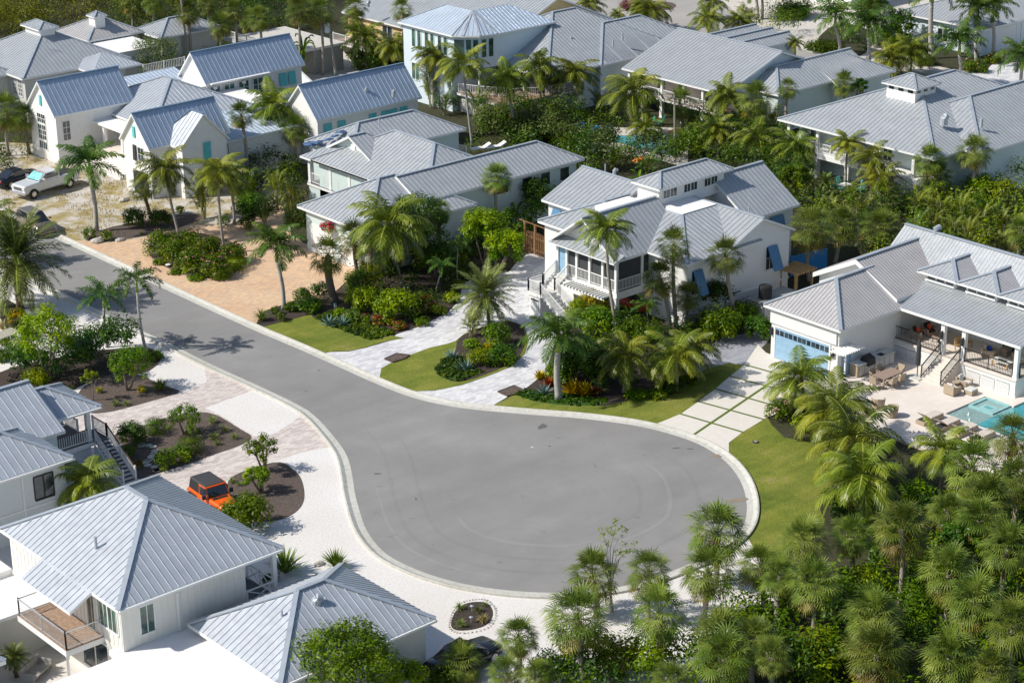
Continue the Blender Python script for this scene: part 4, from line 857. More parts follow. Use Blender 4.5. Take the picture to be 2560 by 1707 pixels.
# ================================================================ far houses
H7 = house('cupola_house', 'beige house with two louvred cupolas in the upper left corner', 'house', (94, 181, 0))
wing(H7, 93.9, 106.4, 180.4, 194, 4.7, 3.1, 'y', ('hip', 'hip'), wall='wall_beige'); cupola(H7, 98.75, 101.1, 185.2, 189.0, 6.8, 8.0, .55, win=0)
wing(H7, 107.1, 114, 190.3, 197.2, 4.7, 1.7, 'x', ('hip', 'hip'), wall='wall_beige', roof='roof_pink'); cupola(H7, 108.9, 110.5, 191.7, 193.4, 5.3, 6.75, .45, ov=.2, win=0)
wing(H7, 114, 122, 187, 192.5, 4.5, 1.3, 'x', ('hip', 'hip'), wall='wall_beige'); mb = MB(); mb.box(106.5, 112.5, 184.5, 190.6, 0, 4.4, 'wall_beige', mt='flat_roof'); mb.build('flat_roof', H7)
mb = MB(); F, R = roof_faces(100.2, 106, 177.6, 183, 4.7, 1.2, 'x', 'hip', 'hip')
for f, d in F: slab(mb, f, 'roof_light'); seams(mb, f, d, .4, 'roof_light')
mb.build('bay_roof', H7)
wing(H7, 84, 95, 183.5, 192, 4.6, 1.9, 'x', ('hip', 'hip'), wall='wall_beige')
for y in (181.9, 183.0): window(H7, 'W', 94.4, y, .8, 2.6, 4.2, 2, 'trim', bars=1, rows=4)
window(H7, 'S', 180.9, 103.6, .7, 3.7, 4.2, 1); railing(H7, [(91.5, 182.5), (91.5, 186)], 2.2, .9, 'trim', gap=.18); deck(H7, 91.4, 94.4, 182.4, 188, 2.2); railing(H7, [(107.5, 180), (112.5, 180)], 3.0, .9, 'trim', gap=.2)
rvent(H7, 115, 110, 6.9, kind='pipe')
H8 = house('turret_house', 'tall pale blue house with an angled turret bay and light metal roof', 'house', (128, 155, 0))
mb = MB(); ap0 = Vector((131.35, 155.6, 9.8)); ap1 = Vector((131.3, 159.7, 9.8)); e = 8.0
C8 = [(127.75, 163.3, e), (127.75, 154.6, e), (128.5, 153.7, e), (129.7, 152.5, e), (131.6, 152.1, e), (139.6, 152.1, e)]
fs = [([C8[0], C8[1], ap0, ap1], (-1, 0, 0)), ([C8[1], C8[2], ap0], (-1, -.5, 0)), ([C8[2], C8[3], ap0], (-1, -1, 0)), ([C8[3], C8[4], ap0], (-.4, -1, 0)), ([C8[4], C8[5], (136.2, 155.6, 9.8), ap0], (0, -1, 0)), ([(139.6, 159.1, e), (134.8, 159.1, e), ap0, (136.2, 155.6, 9.8)], (0, 1, 0)), ([C8[5], (139.6, 159.1, e), (136.2, 155.6, 9.8)], (1, 0, 0)), ([(134.8, 163.3, e), C8[0], ap1], (0, 1, 0)), ([(134.8, 159.1, e), (134.8, 163.3, e), ap1, ap0], (1, 0, 0))]
for f, d in fs: slab(mb, f, 'roof_sky'); seams(mb, f, d, .45, 'roof_sky')
for p in C8[:5]: mb.bar(Vector(p) + Vector((0, 0, .04)), (ap1 if p == C8[0] else ap0) + Vector((0, 0, .04)), .2, .05, 'roof_light')
mb.build('roof', H8)
mb = MB(); lo = [(128.2, 162.9), (128.2, 154.8), (128.9, 154.0), (130.0, 152.9), (131.7, 152.55), (139.2, 152.55), (139.2, 158.7), (134.4, 158.7), (134.4, 162.9)]
def wl(mb, pts, z0, z1, m):
    n = len(pts)
    for i in range(n):
        a, b = pts[i], pts[(i + 1) % n]; mb.face([(a[0], a[1], z0), (b[0], b[1], z0), (b[0], b[1], z1), (a[0], a[1], z1)], m)
wl(mb, lo, 4.6, e - .1, 'wall_sky'); mb.face([(p[0], p[1], 4.6) for p in lo][::-1], 'trim'); mb.box(128.2, 134.4, 155.2, 162.9, 0, 4.6, 'wall_sky'); mb.build('wall', H8)
for y in (161.2, 160.3, 159.1, 158.2, 157.0, 156.1): window(H8, 'W', 128.2, y, .6, 5.7, 7.5, 1, 'trim', 'glass_green')
for (a, b) in ((lo[1], lo[2]), (lo[2], lo[3]), (lo[3], lo[4])):
    mb = MB(); a = Vector(a); b = Vector(b); d = (b - a).normalized(); nn = Vector((-abs(d.y), -abs(d.x))).normalized()
    for t in (.27, .73):
        c = a.lerp(b, t); q = [(c - d * .24 + nn * .05), (c + d * .24 + nn * .05)]; mb.face([(q[0].x, q[0].y, 5.7), (q[1].x, q[1].y, 5.7), (q[1].x, q[1].y, 7.5), (q[0].x, q[0].y, 7.5)], 'glass_green')
    mb.build('window', H8)
window(H8, 'W', 128.2, 161.0, 1.2, 2.3, 4.0, 2, 'trim', 'glass_green')
wing(H8, 132.8, 152, 146.0, 162, 4.5, 4.0, 'x', ('hip', 'hip'), ov=.6, wall='wall_ice', walls=False); wing(H8, 140, 156, 145.9, 156.5, 4.45, 2.7, 'x', ('hip', 'hip'), ov=.5, wall='wall_ice')
mb = MB(); mb.box(138, 151, 147.2, 161, 0, 4.6, 'wall_ice'); mb.build('wall', H8)
posts(H8, [(129.9, 152.9), (133.6, 150.3), (136, 147)], 1.9, 4.55, .2); deck(H8, 128.6, 138, 147.6, 155, 2.0, name='porch_floor'); mb = MB(); mb.box(129, 138, 148.2, 155, 0, 1.7, 'wall_white'); mb.build('porch_base', H8)
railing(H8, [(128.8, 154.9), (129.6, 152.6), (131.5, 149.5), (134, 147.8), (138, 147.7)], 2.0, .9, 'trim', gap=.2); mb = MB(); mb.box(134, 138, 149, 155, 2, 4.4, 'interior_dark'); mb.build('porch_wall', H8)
for px, py in ((1428, 105), (1533, 112), (1556, 97)): rvent(H8, px, py, 6.2, kind='pipe', r=.4)
H9 = house('two_storey_porch_house', 'white house with a long white-railed upper porch under a broad grey gable roof', 'house', (142, 131, 0))
wing(H9, 141.7, 157.8, 130.3, 144.6, 4.15, 2.85, 'y', ('gable', 'gable'), ov=.5, walls=False)
mb = MB(); mb.box(143.8, 157.2, 130.9, 144, 0, 4.2, 'wall_white'); mb.solid([(143, 130.9, 4.4), (157, 130.9, 4.4), (149.75, 130.9, 6.75)], [(143, 144, 4.4), (157, 144, 4.4), (149.75, 144, 6.75)], 'wall_sky'); mb.build('wall', H9)
deck(H9, 141.9, 143.8, 131, 144, 2.0, 'deck_wood', name='porch_floor'); ys = (131.3, 133.6, 136.2, 139.2, 142, 143.8)
posts(H9, [(142.1, y) for y in ys], 2.0, 4.0, .28); posts(H9, [(142.1, y) for y in ys], 0, 1.75, .34); railing(H9, [(142.05, 131.2), (142.05, 143.8)], 2.0, .85, 'trim', gap=.16)
for y in (132.5, 135.0, 138, 141): window(H9, 'W', 143.8, y, .9, 2.3, 3.7, 1, 'plastic_black', 'glass', bars=1, rows=3)
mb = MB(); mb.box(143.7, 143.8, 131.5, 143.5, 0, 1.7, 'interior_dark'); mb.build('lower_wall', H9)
stairs(H9, 141.2, 142, 128.2, 131, 0, 2.0, 10, 'y', 'trim', 'trim', solid=False); railing(H9, [(141.2, 131, 2.0), (141.2, 128.2, .1)], 0, .85, 'trim', name='stair_railing')
wing(H9, 145.6, 160, 127.0, 133.5, 4.0, 1.7, 'x', ('hip', 'gable'), ov=.4, wall='wall_aqua'); wing(H9, 153.5, 162.5, 126.2, 134.2, 3.7, 1.9, 'x', ('gable', 'hip'), ov=.4, wall='wall_aqua'); window(H9, 'S', 126.6, 157.3, 1.4, 1.9, 3.3, 1, 'trim', 'glass_green')
for yc in (147.3, 144.9, 142.5): wing(H9, 157, 164.7, yc - 1.4, yc + 1.4, 4.0, .7, 'x', ('gable', 'gable'), ov=.25, wall='wall_sky')
rvent(H9, 1908, 127, 6.2, r=.15)
H10 = house('clerestory_cupola_house', 'pale aqua house with a large hip roof topped by a windowed cupola, right edge', 'house', (137, 102, 0))
wing(H10, 137.1, 160, 101.8, 119.6, 4.7, 3.75, 'x', ('hip', 'hip'), ov=.6, wall='wall_ice', walls=False); wing(H10, 141.2, 162, 100.05, 112, 4.7, 2.9, 'x', ('hip', 'hip'), ov=.5, wall='wall_ice')
wing(H10, 150, 170, 92, 107, 4.6, 3.2, 'y', ('hip', 'hip'), ov=.5, wall='wall_ice')
cupola(H10, 142.6, 146.2, 108.4, 112.3, 7.0, 8.5, .85, wall='wall_white')
mb = MB(); mb.box(139.4, 159, 102.4, 118.9, 0, 4.75, 'wall_ice'); mb.build('wall', H10); deck(H10, 137.4, 139.4, 103, 119, 2.4, 'trim', t=.5, name='porch_floor')
ys = (118.6, 115.2, 111.6, 108, 104.4); posts(H10, [(137.7, y) for y in ys], 2.4, 4.5, .3); posts(H10, [(137.7, y) for y in ys], 0, 1.9, .45); railing(H10, [(137.6, 118.4), (137.6, 106.4)], 2.4, .85, 'trim', gap=.16)
for y in (117, 113.5, 109.8, 108.6, 105.4): window(H10, 'W', 139.4, y, 1.0, 2.7, 4.3, 2, 'trim', 'glass_green')
window(H10, 'W', 139.4, 103.6, 1.0, 2.8, 4.2, 2, 'trim', 'glass_green'); window(H10, 'S', 100.55, 152.3, 1.1, 2.7, 4.1, 2, 'trim', 'glass_green'); stairs(H10, 136.5, 137.5, 102.6, 105.8, 0, 2.4, 11, 'y', 'trim', 'trim', solid=False); railing(H10, [(136.55, 105.8, 2.4), (136.55, 102.6, .1)], 0, .9, 'trim', name='stair_railing')
rvent(H10, 2360, 305, 6.5, r=.35, h=.5); rvent(H10, 2453, 312, 6.3, kind='pipe', r=.5)
H11 = house('blue_garage_house', 'pale blue house with white garage door behind royal palms, upper right corner', 'house', (186, 133, 0))
wing(H11, 185.8, 202, 132.5, 145, 3.2, 2.3, 'x', ('hip', 'hip'), ov=.6, wall='wall_sky'); door(H11, 'S', 133.1, 190.5, 4.2, .05, 2.6, 'garage_white', 'garage_door'); door(H11, 'S', 133.1, 195.8, 4.2, .05, 2.6, 'garage_white', 'garage_door'); window(H11, 'W', 186.4, 138.5, 1.5, .8, 2.2, 2)
H12 = house('yellow_house', 'yellow-walled house with a sliding glass door and wide grey roof at the top edge', 'house', (138, 176, 0))
wing(H12, 137.5, 157, 160, 186, 4.0, 4.2, 'y', ('gable', 'gable'), ov=.5, wall='wall_yellow'); window(H12, 'W', 138.0, 178.2, 1.8, 1.6, 3.5, 2, 'trim', 'glass', name='sliding_door'); window(H12, 'W', 138.0, 175.2, .8, 2.2, 3.3, 1)
deck(H12, 134.5, 138, 172, 184, 1.5, name='deck'); railing(H12, [(134.6, 172.2), (134.6, 183.8)], 1.5, .9, 'trim', gap=.2); rvent(H12, 920, 12, 6, r=.2)
H13 = house('raised_deck', 'white raised deck on posts with railing and a stepped wall beside the utility pole', 'deck', (120, 178, 0))
deck(H13, 122.6, 131, 177, 188, 3.0, 'concrete'); mb = MB(); mb.box(127, 131, 177.2, 187, 0, 2.7, 'concrete_dark'); mb.solid([(122.7, 177.1, 0), (122.7, 171, 0), (122.7, 171, .6), (122.7, 177.1, 3.0)], [(123, 177.1, 0), (123, 171, 0), (123, 171, .6), (123, 177.1, 3.0)], 'stucco'); mb.build('wall', H13)
posts(H13, [(122.9, 186.5), (122.9, 182), (122.9, 177.4)], 0, 2.75, .35); railing(H13, [(122.7, 187.8), (122.7, 177.1)], 3.0, .95, 'trim', gap=.22)
H14 = house('hidden_white_house', 'white house half hidden behind palms along the top edge right of the round drive', 'house', (196, 168, 0))
wing(H14, 194, 212, 158, 176, 3.8, 3.4, 'y', ('hip', 'hip'), wall='wall_white'); door(H14, 'W', 194.5, 166, 4.2, .05, 2.5, 'garage_white', 'garage_door'); window(H14, 'W', 194.5, 172, 1.6, 1.0, 2.5, 2)
H15 = house('corner_eave_house', 'small piece of pale roof at the bottom of the left edge', 'house', (35, 84, 0))
wing(H15, 28, 39.0, 82.5, 88, 2.9, 1.6, 'x', ('hip', 'hip'), roof='roof_light', wall='wall_cream')

HR += [(98.3, 106, 100.5, 107.2), (113, 120, 62, 88), (108.2, 113, 72.3, 83), (128.2, 139.2, 152.5, 163), (129, 138, 148, 155), (132.5, 140, 146.5, 156), (142, 144, 131, 144), (137.4, 139.4, 103, 119), (122.6, 131, 177, 188), (106.5, 112.5, 184, 190.6), (39.4, 47.6, 66, 79)]
bpy.context.view_layer.update(); DG = bpy.context.evaluated_depsgraph_get()
def inhouse(x, y, m=.25): return any(a - m < x < b + m and c - m < y < d + m for a, b, c, d in HR)
def clear(cx, cy, P, lim=3.6):
    """keep a plant seen at this place in front of walls and roofs, and its foot outside them; None when there is no room"""
    o = Vector((0, 0, CH)); d = CF * FPX + CR * (cx - 1280) + CU * (853.5 - cy); d.normalize(); t = (P - o).length; t0 = t
    hit, loc, n, i, ob, m = S.ray_cast(DG, o, d)
    if hit and ob.parent is not None and (loc - o).length < t + .3: t = (loc - o).length - .8
    for _ in range(60):
        q = o + d * t
        if not inhouse(q.x, q.y): break
        t -= .3
    q = o + d * t
    return q if t == t0 or (q.z - P.z) <= lim else None
# ================================================================ plants
def frond(mb, az, el, Lg, droop, n, ll, lw, mat, rmat, hang=.5, plume=0, rnd=random, pet=.12, twist=0):
    """feather leaf from the origin: a curved midrib with two rows of leaflets"""
    h = Vector((cos(az), sin(az), 0)); sdv = Vector((-sin(az), cos(az), 0)); up = Vector((0, 0, 1))
    K_ = 9; pts = [Vector((0, 0, 0))]; dirs = []
    for i in range(K_):
        e = el - droop * ((i + .5) / K_) ** 1.25; d = (h * cos(e) + up * sin(e) + sdv * twist * i / K_).normalized(); dirs.append(d); pts.append(pts[-1] + d * Lg / K_)
    for i in range(K_):
        w0 = .016 * (1 - i / K_) + .004; w1 = .016 * (1 - (i + 1) / K_) + .004
        mb.face([pts[i] - sdv * w0, pts[i] + sdv * w0, pts[i + 1] + sdv * w1, pts[i + 1] - sdv * w1], rmat)
    for i in range(n):
        t = pet + (1 - pet) * (i + .5) / n; f = t * K_; k = min(K_ - 1, int(f)); p = pts[k].lerp(pts[k + 1], f - k); d = dirs[k]
        nrm = d.cross(sdv); nrm = nrm if nrm.z > 0 else -nrm
        l = ll * (sin(pi * min(1, (t * .80 + .16))) ** .7) * rnd.uniform(.85, 1.1)
        for s_ in (-1, 1):
            q = rnd.uniform(-plume, plume)
            o = (sdv * s_ * cos(.6) + d * (.45 + .5 * t) + nrm * (.12 + q)).normalized()
            m_ = p + o * l * .5; m_.z -= hang * l * .12; o2 = (o - up * hang * (1.1 + rnd.uniform(-.2, .3))).normalized(); e_ = m_ + o2 * l * .55
            w = d * lw * .5
            mb.face([p - w * .6, p + w * .6, m_ + w, m_ - w], mat); mb.face([m_ - w, m_ + w, e_], mat)
def make_mesh(fn, name):
    mb = MB(); fn(mb); o = mb.build(name); me = o.data; bpy.data.objects.remove(o); return me
def coco(seed, n=20):
    def f(mb):
        r = random.Random(seed)
        for i in range(n):
            a = i * 2.4 + r.uniform(-.25, .25); t = i / (n - 1)
            frond(mb, a, 1.35 - 1.75 * t + r.uniform(-.1, .1), 1.0 * r.uniform(.82, 1.05), 1.0 + .75 * sin(pi * min(1, t * 1.2 + .1)) + r.uniform(-.15, .25), 26, .31, .032, 'leaf_coco', 'shaft_yellow', .8, .12, r, twist=r.uniform(-.2, .2))
    return f
def royal(seed, n=18):
    def f(mb):
        r = random.Random(seed)
        for i in range(n):
            t = i / (n - 1); frond(mb, i * 2.4 + r.uniform(-.25, .25), 1.4 - 1.5 * t, r.uniform(.85, 1.05), 1.2 + r.uniform(-.2, .5), 30, .29, .034, 'leaf_royal', 'leaf_royal', .8, .4, r)
    return f
def foxt(seed, n=14):
    def f(mb):
        r = random.Random(seed)
        for i in range(n):
            t = i / (n - 1); frond(mb, i * 2.4 + r.uniform(-.25, .25), 1.25 - 1.0 * t, r.uniform(.85, 1.05), 1.5 + r.uniform(-.1, .5), 40, .19, .028, 'leaf_royal', 'leaf_royal', .35, .8, r, .2)
    return f
def datep(seed, n=56):
    def f(mb):
        r = random.Random(seed)
        for i in range(n):
            t = i / (n - 1); frond(mb, i * 2.4 + r.uniform(-.2, .2), 1.4 - 2.1 * t, r.uniform(.88, 1.05), .55 + .4 * r.random(), 34, .2, .024, 'leaf_date', 'shaft_green', .25, .25, r)
    return f
def fan(mb, org, d, up, R, n, spread, mat, droop, rnd, w=.5):
    """fan leaf: blades radiating in the plane of d and its side vector, tips drooping"""
    sd_ = d.cross(up)
    if sd_.length < .1: sd_ = Vector((1, 0, 0))
    sd_.normalize(); nr = sd_.cross(d).normalized()
    if nr.z < 0: nr = -nr
    for i in range(n):
        a = spread * (i / (n - 1) - .5) * 2; o = (d * cos(a) + sd_ * sin(a) + nr * (.18 * abs(sin(a)) + rnd.uniform(-.06, .06))).normalized()
        l = R * (1 - .22 * abs(a) / spread) * rnd.uniform(.88, 1.08); ww = l * w * spread / n
        c = o.cross(nr).normalized() * ww; m_ = org + o * l * .58; o2 = (o - Vector((0, 0, 1)) * droop * rnd.uniform(.6, 1.4)).normalized(); e_ = m_ + o2 * l * .45
        mb.face([org - c * .15, org + c * .15, m_ + c, m_ - c], mat); mb.face([m_ - c, m_ + c, e_], mat)
def sabal(seed, n=40, old=.16):
    def f(mb):
        r = random.Random(seed)
        for i in range(n):
            t = i / (n - 1); a = i * 2.4 + r.uniform(-.3, .3); el = 1.45 - 2.35 * t + r.uniform(-.12, .12)
            d = Vector((cos(a) * cos(el), sin(a) * cos(el), sin(el))); pl = r.uniform(.42, .6)
            mt = 'leaf_sabal' if t < 1 - old else 'leaf_sabal_old'
            e = d * pl; e.z -= .05 * t
            mb.bar(Vector((0, 0, 0)), e, .014, .008, 'leaf_sabal_old' if t > .6 else 'leaf_sabal')
            d2 = (d - Vector((0, 0, .25 + .35 * t))).normalized(); fan(mb, e, d2, Vector((0, 0, 1)), r.uniform(.42, .56), 17, 1.8, mt, .4 + .5 * t, r, .36)
    return f
def skirt(seed, n=9):
    def f(mb):
        r = random.Random(seed)
        for i in range(n):
            a = i * 2.4 + r.uniform(-.4, .4); el = -1.0 - r.uniform(0, .35); d = Vector((cos(a) * cos(el), sin(a) * cos(el), sin(el)))
            e = d * r.uniform(.3, .5); mb.bar(Vector((0, 0, 0)), e, .014, .01, 'leaf_dead'); fan(mb, e, (d - Vector((0, 0, .8))).normalized(), Vector((0, 0, 1)), r.uniform(.3, .42), 10, .8, 'leaf_dead', .8, r, .6)
    return f
def cdead(seed, n=4):
    def f(mb):
        r = random.Random(seed)
        for i in range(n): frond(mb, i * 1.7 + r.uniform(-.4, .4), -.6, r.uniform(.7, .95), 1.0, 20, .18, .018, 'leaf_dead', 'leaf_dead', 1.2, .2, r)
    return f
def arecaf(seed, n=26, mat='leaf_coco'):
    def f(mb):
        r = random.Random(seed)
        for i in range(n):
            sub = MB(); a = r.uniform(0, 2 * pi); frond(sub, a, r.uniform(.75, 1.45), r.uniform(.6, .95), r.uniform(.9, 1.7), 22, .2, .022, mat, 'shaft_yellow', .5, .15, r)
            b = Vector((cos(a) * r.uniform(.02, .22), sin(a) * r.uniform(.02, .22), r.uniform(.1, .75)))
            k0 = len(mb.v); mb.v += [(v[0] + b.x, v[1] + b.y, v[2] + b.z) for v in sub.v]
            ks = [mb.mi(m_) for m_ in sub.mats]
            mb.f += [tuple(i_ + k0 for i_ in fc) for fc in sub.f]; mb.m += [ks[m_] for m_ in sub.m]
    return f
def arecas(seed):
    def f(mb):
        r = random.Random(seed)
        for i in range(9):
            a = r.uniform(0, 6.28); d = r.uniform(.02, .1); e = r.uniform(.15, .3); mb.tube([(cos(a) * d, sin(a) * d, 0), (cos(a) * e * .6, sin(a) * e * .6, .45), (cos(a) * e, sin(a) * e, .85)], [.018, .015, .012], 'trunk_pale' if i % 2 else 'shaft_yellow', 5)
    return f
def banana(seed, n=11):
    def f(mb):
        r = random.Random(seed)
        for i in range(n):
            a = i * 2.4; el = r.uniform(.8, 1.4); h = Vector((cos(a), sin(a), 0)); s_ = Vector((-sin(a), cos(a), 0)); p = Vector((h.x * .05, h.y * .05, r.uniform(.1, .4))); e = el; L_ = r.uniform(.55, .8)
            prev = None
            for k in range(8):
                w = .085 * sin(pi * min(1, (k + .6) / 8.2)) + .008; q = (p - s_ * w + Vector((0, 0, .02)), p.copy(), p + s_ * w + Vector((0, 0, .02)))
                if prev: mb.face([prev[0], prev[1], q[1], q[0]], 'leaf_mid'); mb.face([prev[1], prev[2], q[2], q[1]], 'leaf_mid')
                prev = q; e -= .22; p = p + (h * cos(e) + Vector((0, 0, 1)) * sin(e)) * L_ / 7
    return f
def agavef(seed, n=22, mat='leaf_agave', wd=.06):
    def f(mb):
        r = random.Random(seed)
        for i in range(n):
            a = i * 2.4; el = .2 + 1.1 * i / n; h = Vector((cos(a) * cos(el), sin(a) * cos(el), sin(el))); s_ = Vector((-sin(a), cos(a), 0)); L_ = r.uniform(.8, 1.05)
            m_ = h * L_ * .45; e_ = h * L_; w = s_ * wd; mb.face([-w * .6, w * .6, m_ + w + Vector((0, 0, .02)), m_ - Vector((0, 0, .02)), m_ - w + Vector((0, 0, .02))], mat); mb.face([m_ - w + Vector((0, 0, .02)), m_ - Vector((0, 0, .02)), e_], mat); mb.face([m_ - Vector((0, 0, .02)), m_ + w + Vector((0, 0, .02)), e_], mat)
    return f
def tuftf(seed, n=60, mat='leaf_grass', droop=1.0, w=.03):
    def f(mb):
        r = random.Random(seed)
        for i in range(n):
            a = r.uniform(0, 6.28); el = r.uniform(.5, 1.5); h = Vector((cos(a) * cos(el), sin(a) * cos(el), sin(el))); s_ = Vector((-sin(a), cos(a), 0)) * w; L_ = r.uniform(.6, 1.05)
            m_ = h * L_ * .5; e_ = m_ + (h - Vector((0, 0, droop * r.uniform(.3, 1)))).normalized() * L_ * .5; mb.face([-s_ * .4, s_ * .4, m_ + s_, m_ - s_], mat); mb.face([m_ - s_, m_ + s_, e_], mat)
    return f
def leafquad(mb, p, nrm, s, mat, r):
    a = nrm.orthogonal().normalized(); ang = r.uniform(0, 6.28); b = nrm.cross(a); u = a * cos(ang) + b * sin(ang); v = nrm.cross(u)
    mb.face([p - u * s, p + v * s * .42 - u * s * .1, p + u * s, p - v * s * .42 - u * s * .1], mat)
def blobleaf(seed, R, H, ls, n, mats, lump=.3, k=9, flat=0, z0=.0, flowers=None, loose=1):
    """leafy crown: many small leaves gathered in clumps spread through an uneven volume; unit is metres, base at z=0"""
    def f(mb):
        r = random.Random(seed); cl = []
        for i in range(k):
            a = i * 2.4 + r.uniform(-.4, .4); q = sqrt((i + .5) / k); rr = R * q * (.72 + .16 * (loose < 1))
            zz = z0 + (H - z0) * (.55 + .42 * sqrt(max(0, 1 - q * q)) * r.uniform(.75, 1.1)) - .3 * lump * (H - z0) * r.random(); cl.append((Vector((cos(a) * rr, sin(a) * rr, zz)), R * r.uniform(.30, .48) * loose))
            if i % 2: cl.append((Vector((cos(a) * rr, sin(a) * rr, z0 + (zz - z0) * .5)), R * r.uniform(.3, .42) * loose))
        m0 = len(cl)
        for i in range(n):
            c, cr = cl[i % m0]; d = Vector((r.gauss(0, 1), r.gauss(0, 1), r.gauss(0, 1))).normalized(); q = r.random() ** .35
            p = c + Vector((d.x * cr * q, d.y * cr * q, d.z * cr * q * (.55 if flat else .85)))
            if p.z < .02: continue
            nn = (d + Vector((0, 0, .7)) + Vector((r.uniform(-.6, .6), r.uniform(-.6, .6), r.uniform(-.3, .5)))).normalized()
            leafquad(mb, p, nn, ls * r.uniform(.7, 1.25), mats[(i % m0 * 7 + (r.random() < .15)) % len(mats)], r)
        if flowers:
            for i in range(flowers[1]):
                c, cr = cl[r.randrange(m0)]; d = Vector((r.gauss(0, 1), r.gauss(0, 1), abs(r.gauss(0, 1)) * .8)).normalized(); p = c + d * cr
                for q in range(3): leafquad(mb, p + Vector((r.uniform(-.04, .04), r.uniform(-.04, .04), q * .02)), (d + Vector((0, 0, .6))).normalized(), flowers[2], flowers[0], r)
    return f
def ballhedge(seed, R, H, ls, n, mats):
    def f(mb):
        r = random.Random(seed)
        for i in range(n):
            a = r.uniform(0, 6.28); z = r.random(); q = sqrt(max(0.02, 1 - abs(2 * z - 1) ** 3.2)) * r.uniform(.93, 1.02)
            if r.random() < .35: z = .97 + r.uniform(-.03, .03); q = sqrt(r.random()) * .9
            p = Vector((cos(a) * R * q, sin(a) * R * q, z * H)); nn = Vector((cos(a), sin(a), (z - .3) * 1.8)).normalized(); nn = (nn + Vector((r.uniform(-.5, .5),) * 3)).normalized()
            leafquad(mb, p, nn, ls * r.uniform(.7, 1.2), mats[i % len(mats)], r)
        for i in range(int(n * .2)):
            a = r.uniform(0, 6.28); q = sqrt(r.random()) * .8; leafquad(mb, Vector((cos(a) * R * q, sin(a) * R * q, r.random() * H * .9)), Vector((cos(a), sin(a), .5)).normalized(), ls * 1.3, mats[0], r)
    return f
ME = {}
for k in range(5):
    ME['coco', k] = make_mesh(coco(10 + k, 23 + k), 'coconut_crown'); ME['sabal', k] = make_mesh(sabal(20 + k, 42 + 2 * k, .12 + .05 * (k % 3)), 'fan_crown')
for k in range(3):
    ME['royal', k] = make_mesh(royal(30 + k), 'royal_crown'); ME['fox', k] = make_mesh(foxt(35 + k), 'foxtail_crown'); ME['areca', k] = make_mesh(arecaf(45 + k), 'areca_fronds')
    ME['stems', k] = make_mesh(arecas(50 + k), 'areca_stems'); ME['skirt', k] = make_mesh(skirt(60 + k, 7 + 3 * k), 'dead_fan'); ME['arecad', k] = make_mesh(arecaf(47 + k, 24, 'leaf_royal'), 'areca_fronds')
for k in range(2):
    ME['date', k] = make_mesh(datep(40 + k), 'date_crown'); ME['banana', k] = make_mesh(banana(55 + k), 'banana_leaves'); ME['cdead', k] = make_mesh(cdead(70 + k), 'dead_frond')
ME['agave', 0] = make_mesh(agavef(1), 'agave'); ME['palmetto', 0] = make_mesh(tuftf(3, 120, 'leaf_sabal', .5, .035), 'palmetto'); ME['tuft', 0] = make_mesh(tuftf(4), 'grass'); ME['straw', 0] = make_mesh(tuftf(5, 80, 'leaf_straw'), 'grass')
ME['muhly', 0] = make_mesh(tuftf(6, 200, 'leaf_muhly', .6), 'grass'); ME['bushgrass', 0] = make_mesh(tuftf(7, 110, 'leaf_grass', .9, .02), 'grass')
ME['crotong', 0] = make_mesh(agavef(8, 40, 'leaf_gold', .12), 'croton'); ME['crotonr', 0] = make_mesh(agavef(9, 34, 'leaf_red', .1), 'croton')
rr_ = random.Random(77)
PN = [0]
def inst(name, me, parent, loc, sc, rz=None):
    o = bpy.data.objects.new(name, me); COL.objects.link(o); o.parent = parent; o.location = loc
    o.scale = (sc,) * 3 if isinstance(sc, (int, float)) else sc; o.rotation_euler = (0, 0, rr_.uniform(0, 6.28) if rz is None else rz); return o
def onray(cx, cy, base):
    d = CF * FPX + CR * (cx - 1280) + CU * (853.5 - cy); t = base.dot(FW) / d.dot(FW); return Vector((d.x * t, d.y * t, CH + d.z * t))
KN = dict(coco=('coconut_palm', 'coconut palm'), royal=('royal_palm', 'royal palm'), sabal=('sabal_palm', 'fan palm'), fox=('foxtail_palm', 'palm'), date=('date_palm', 'date palm'))
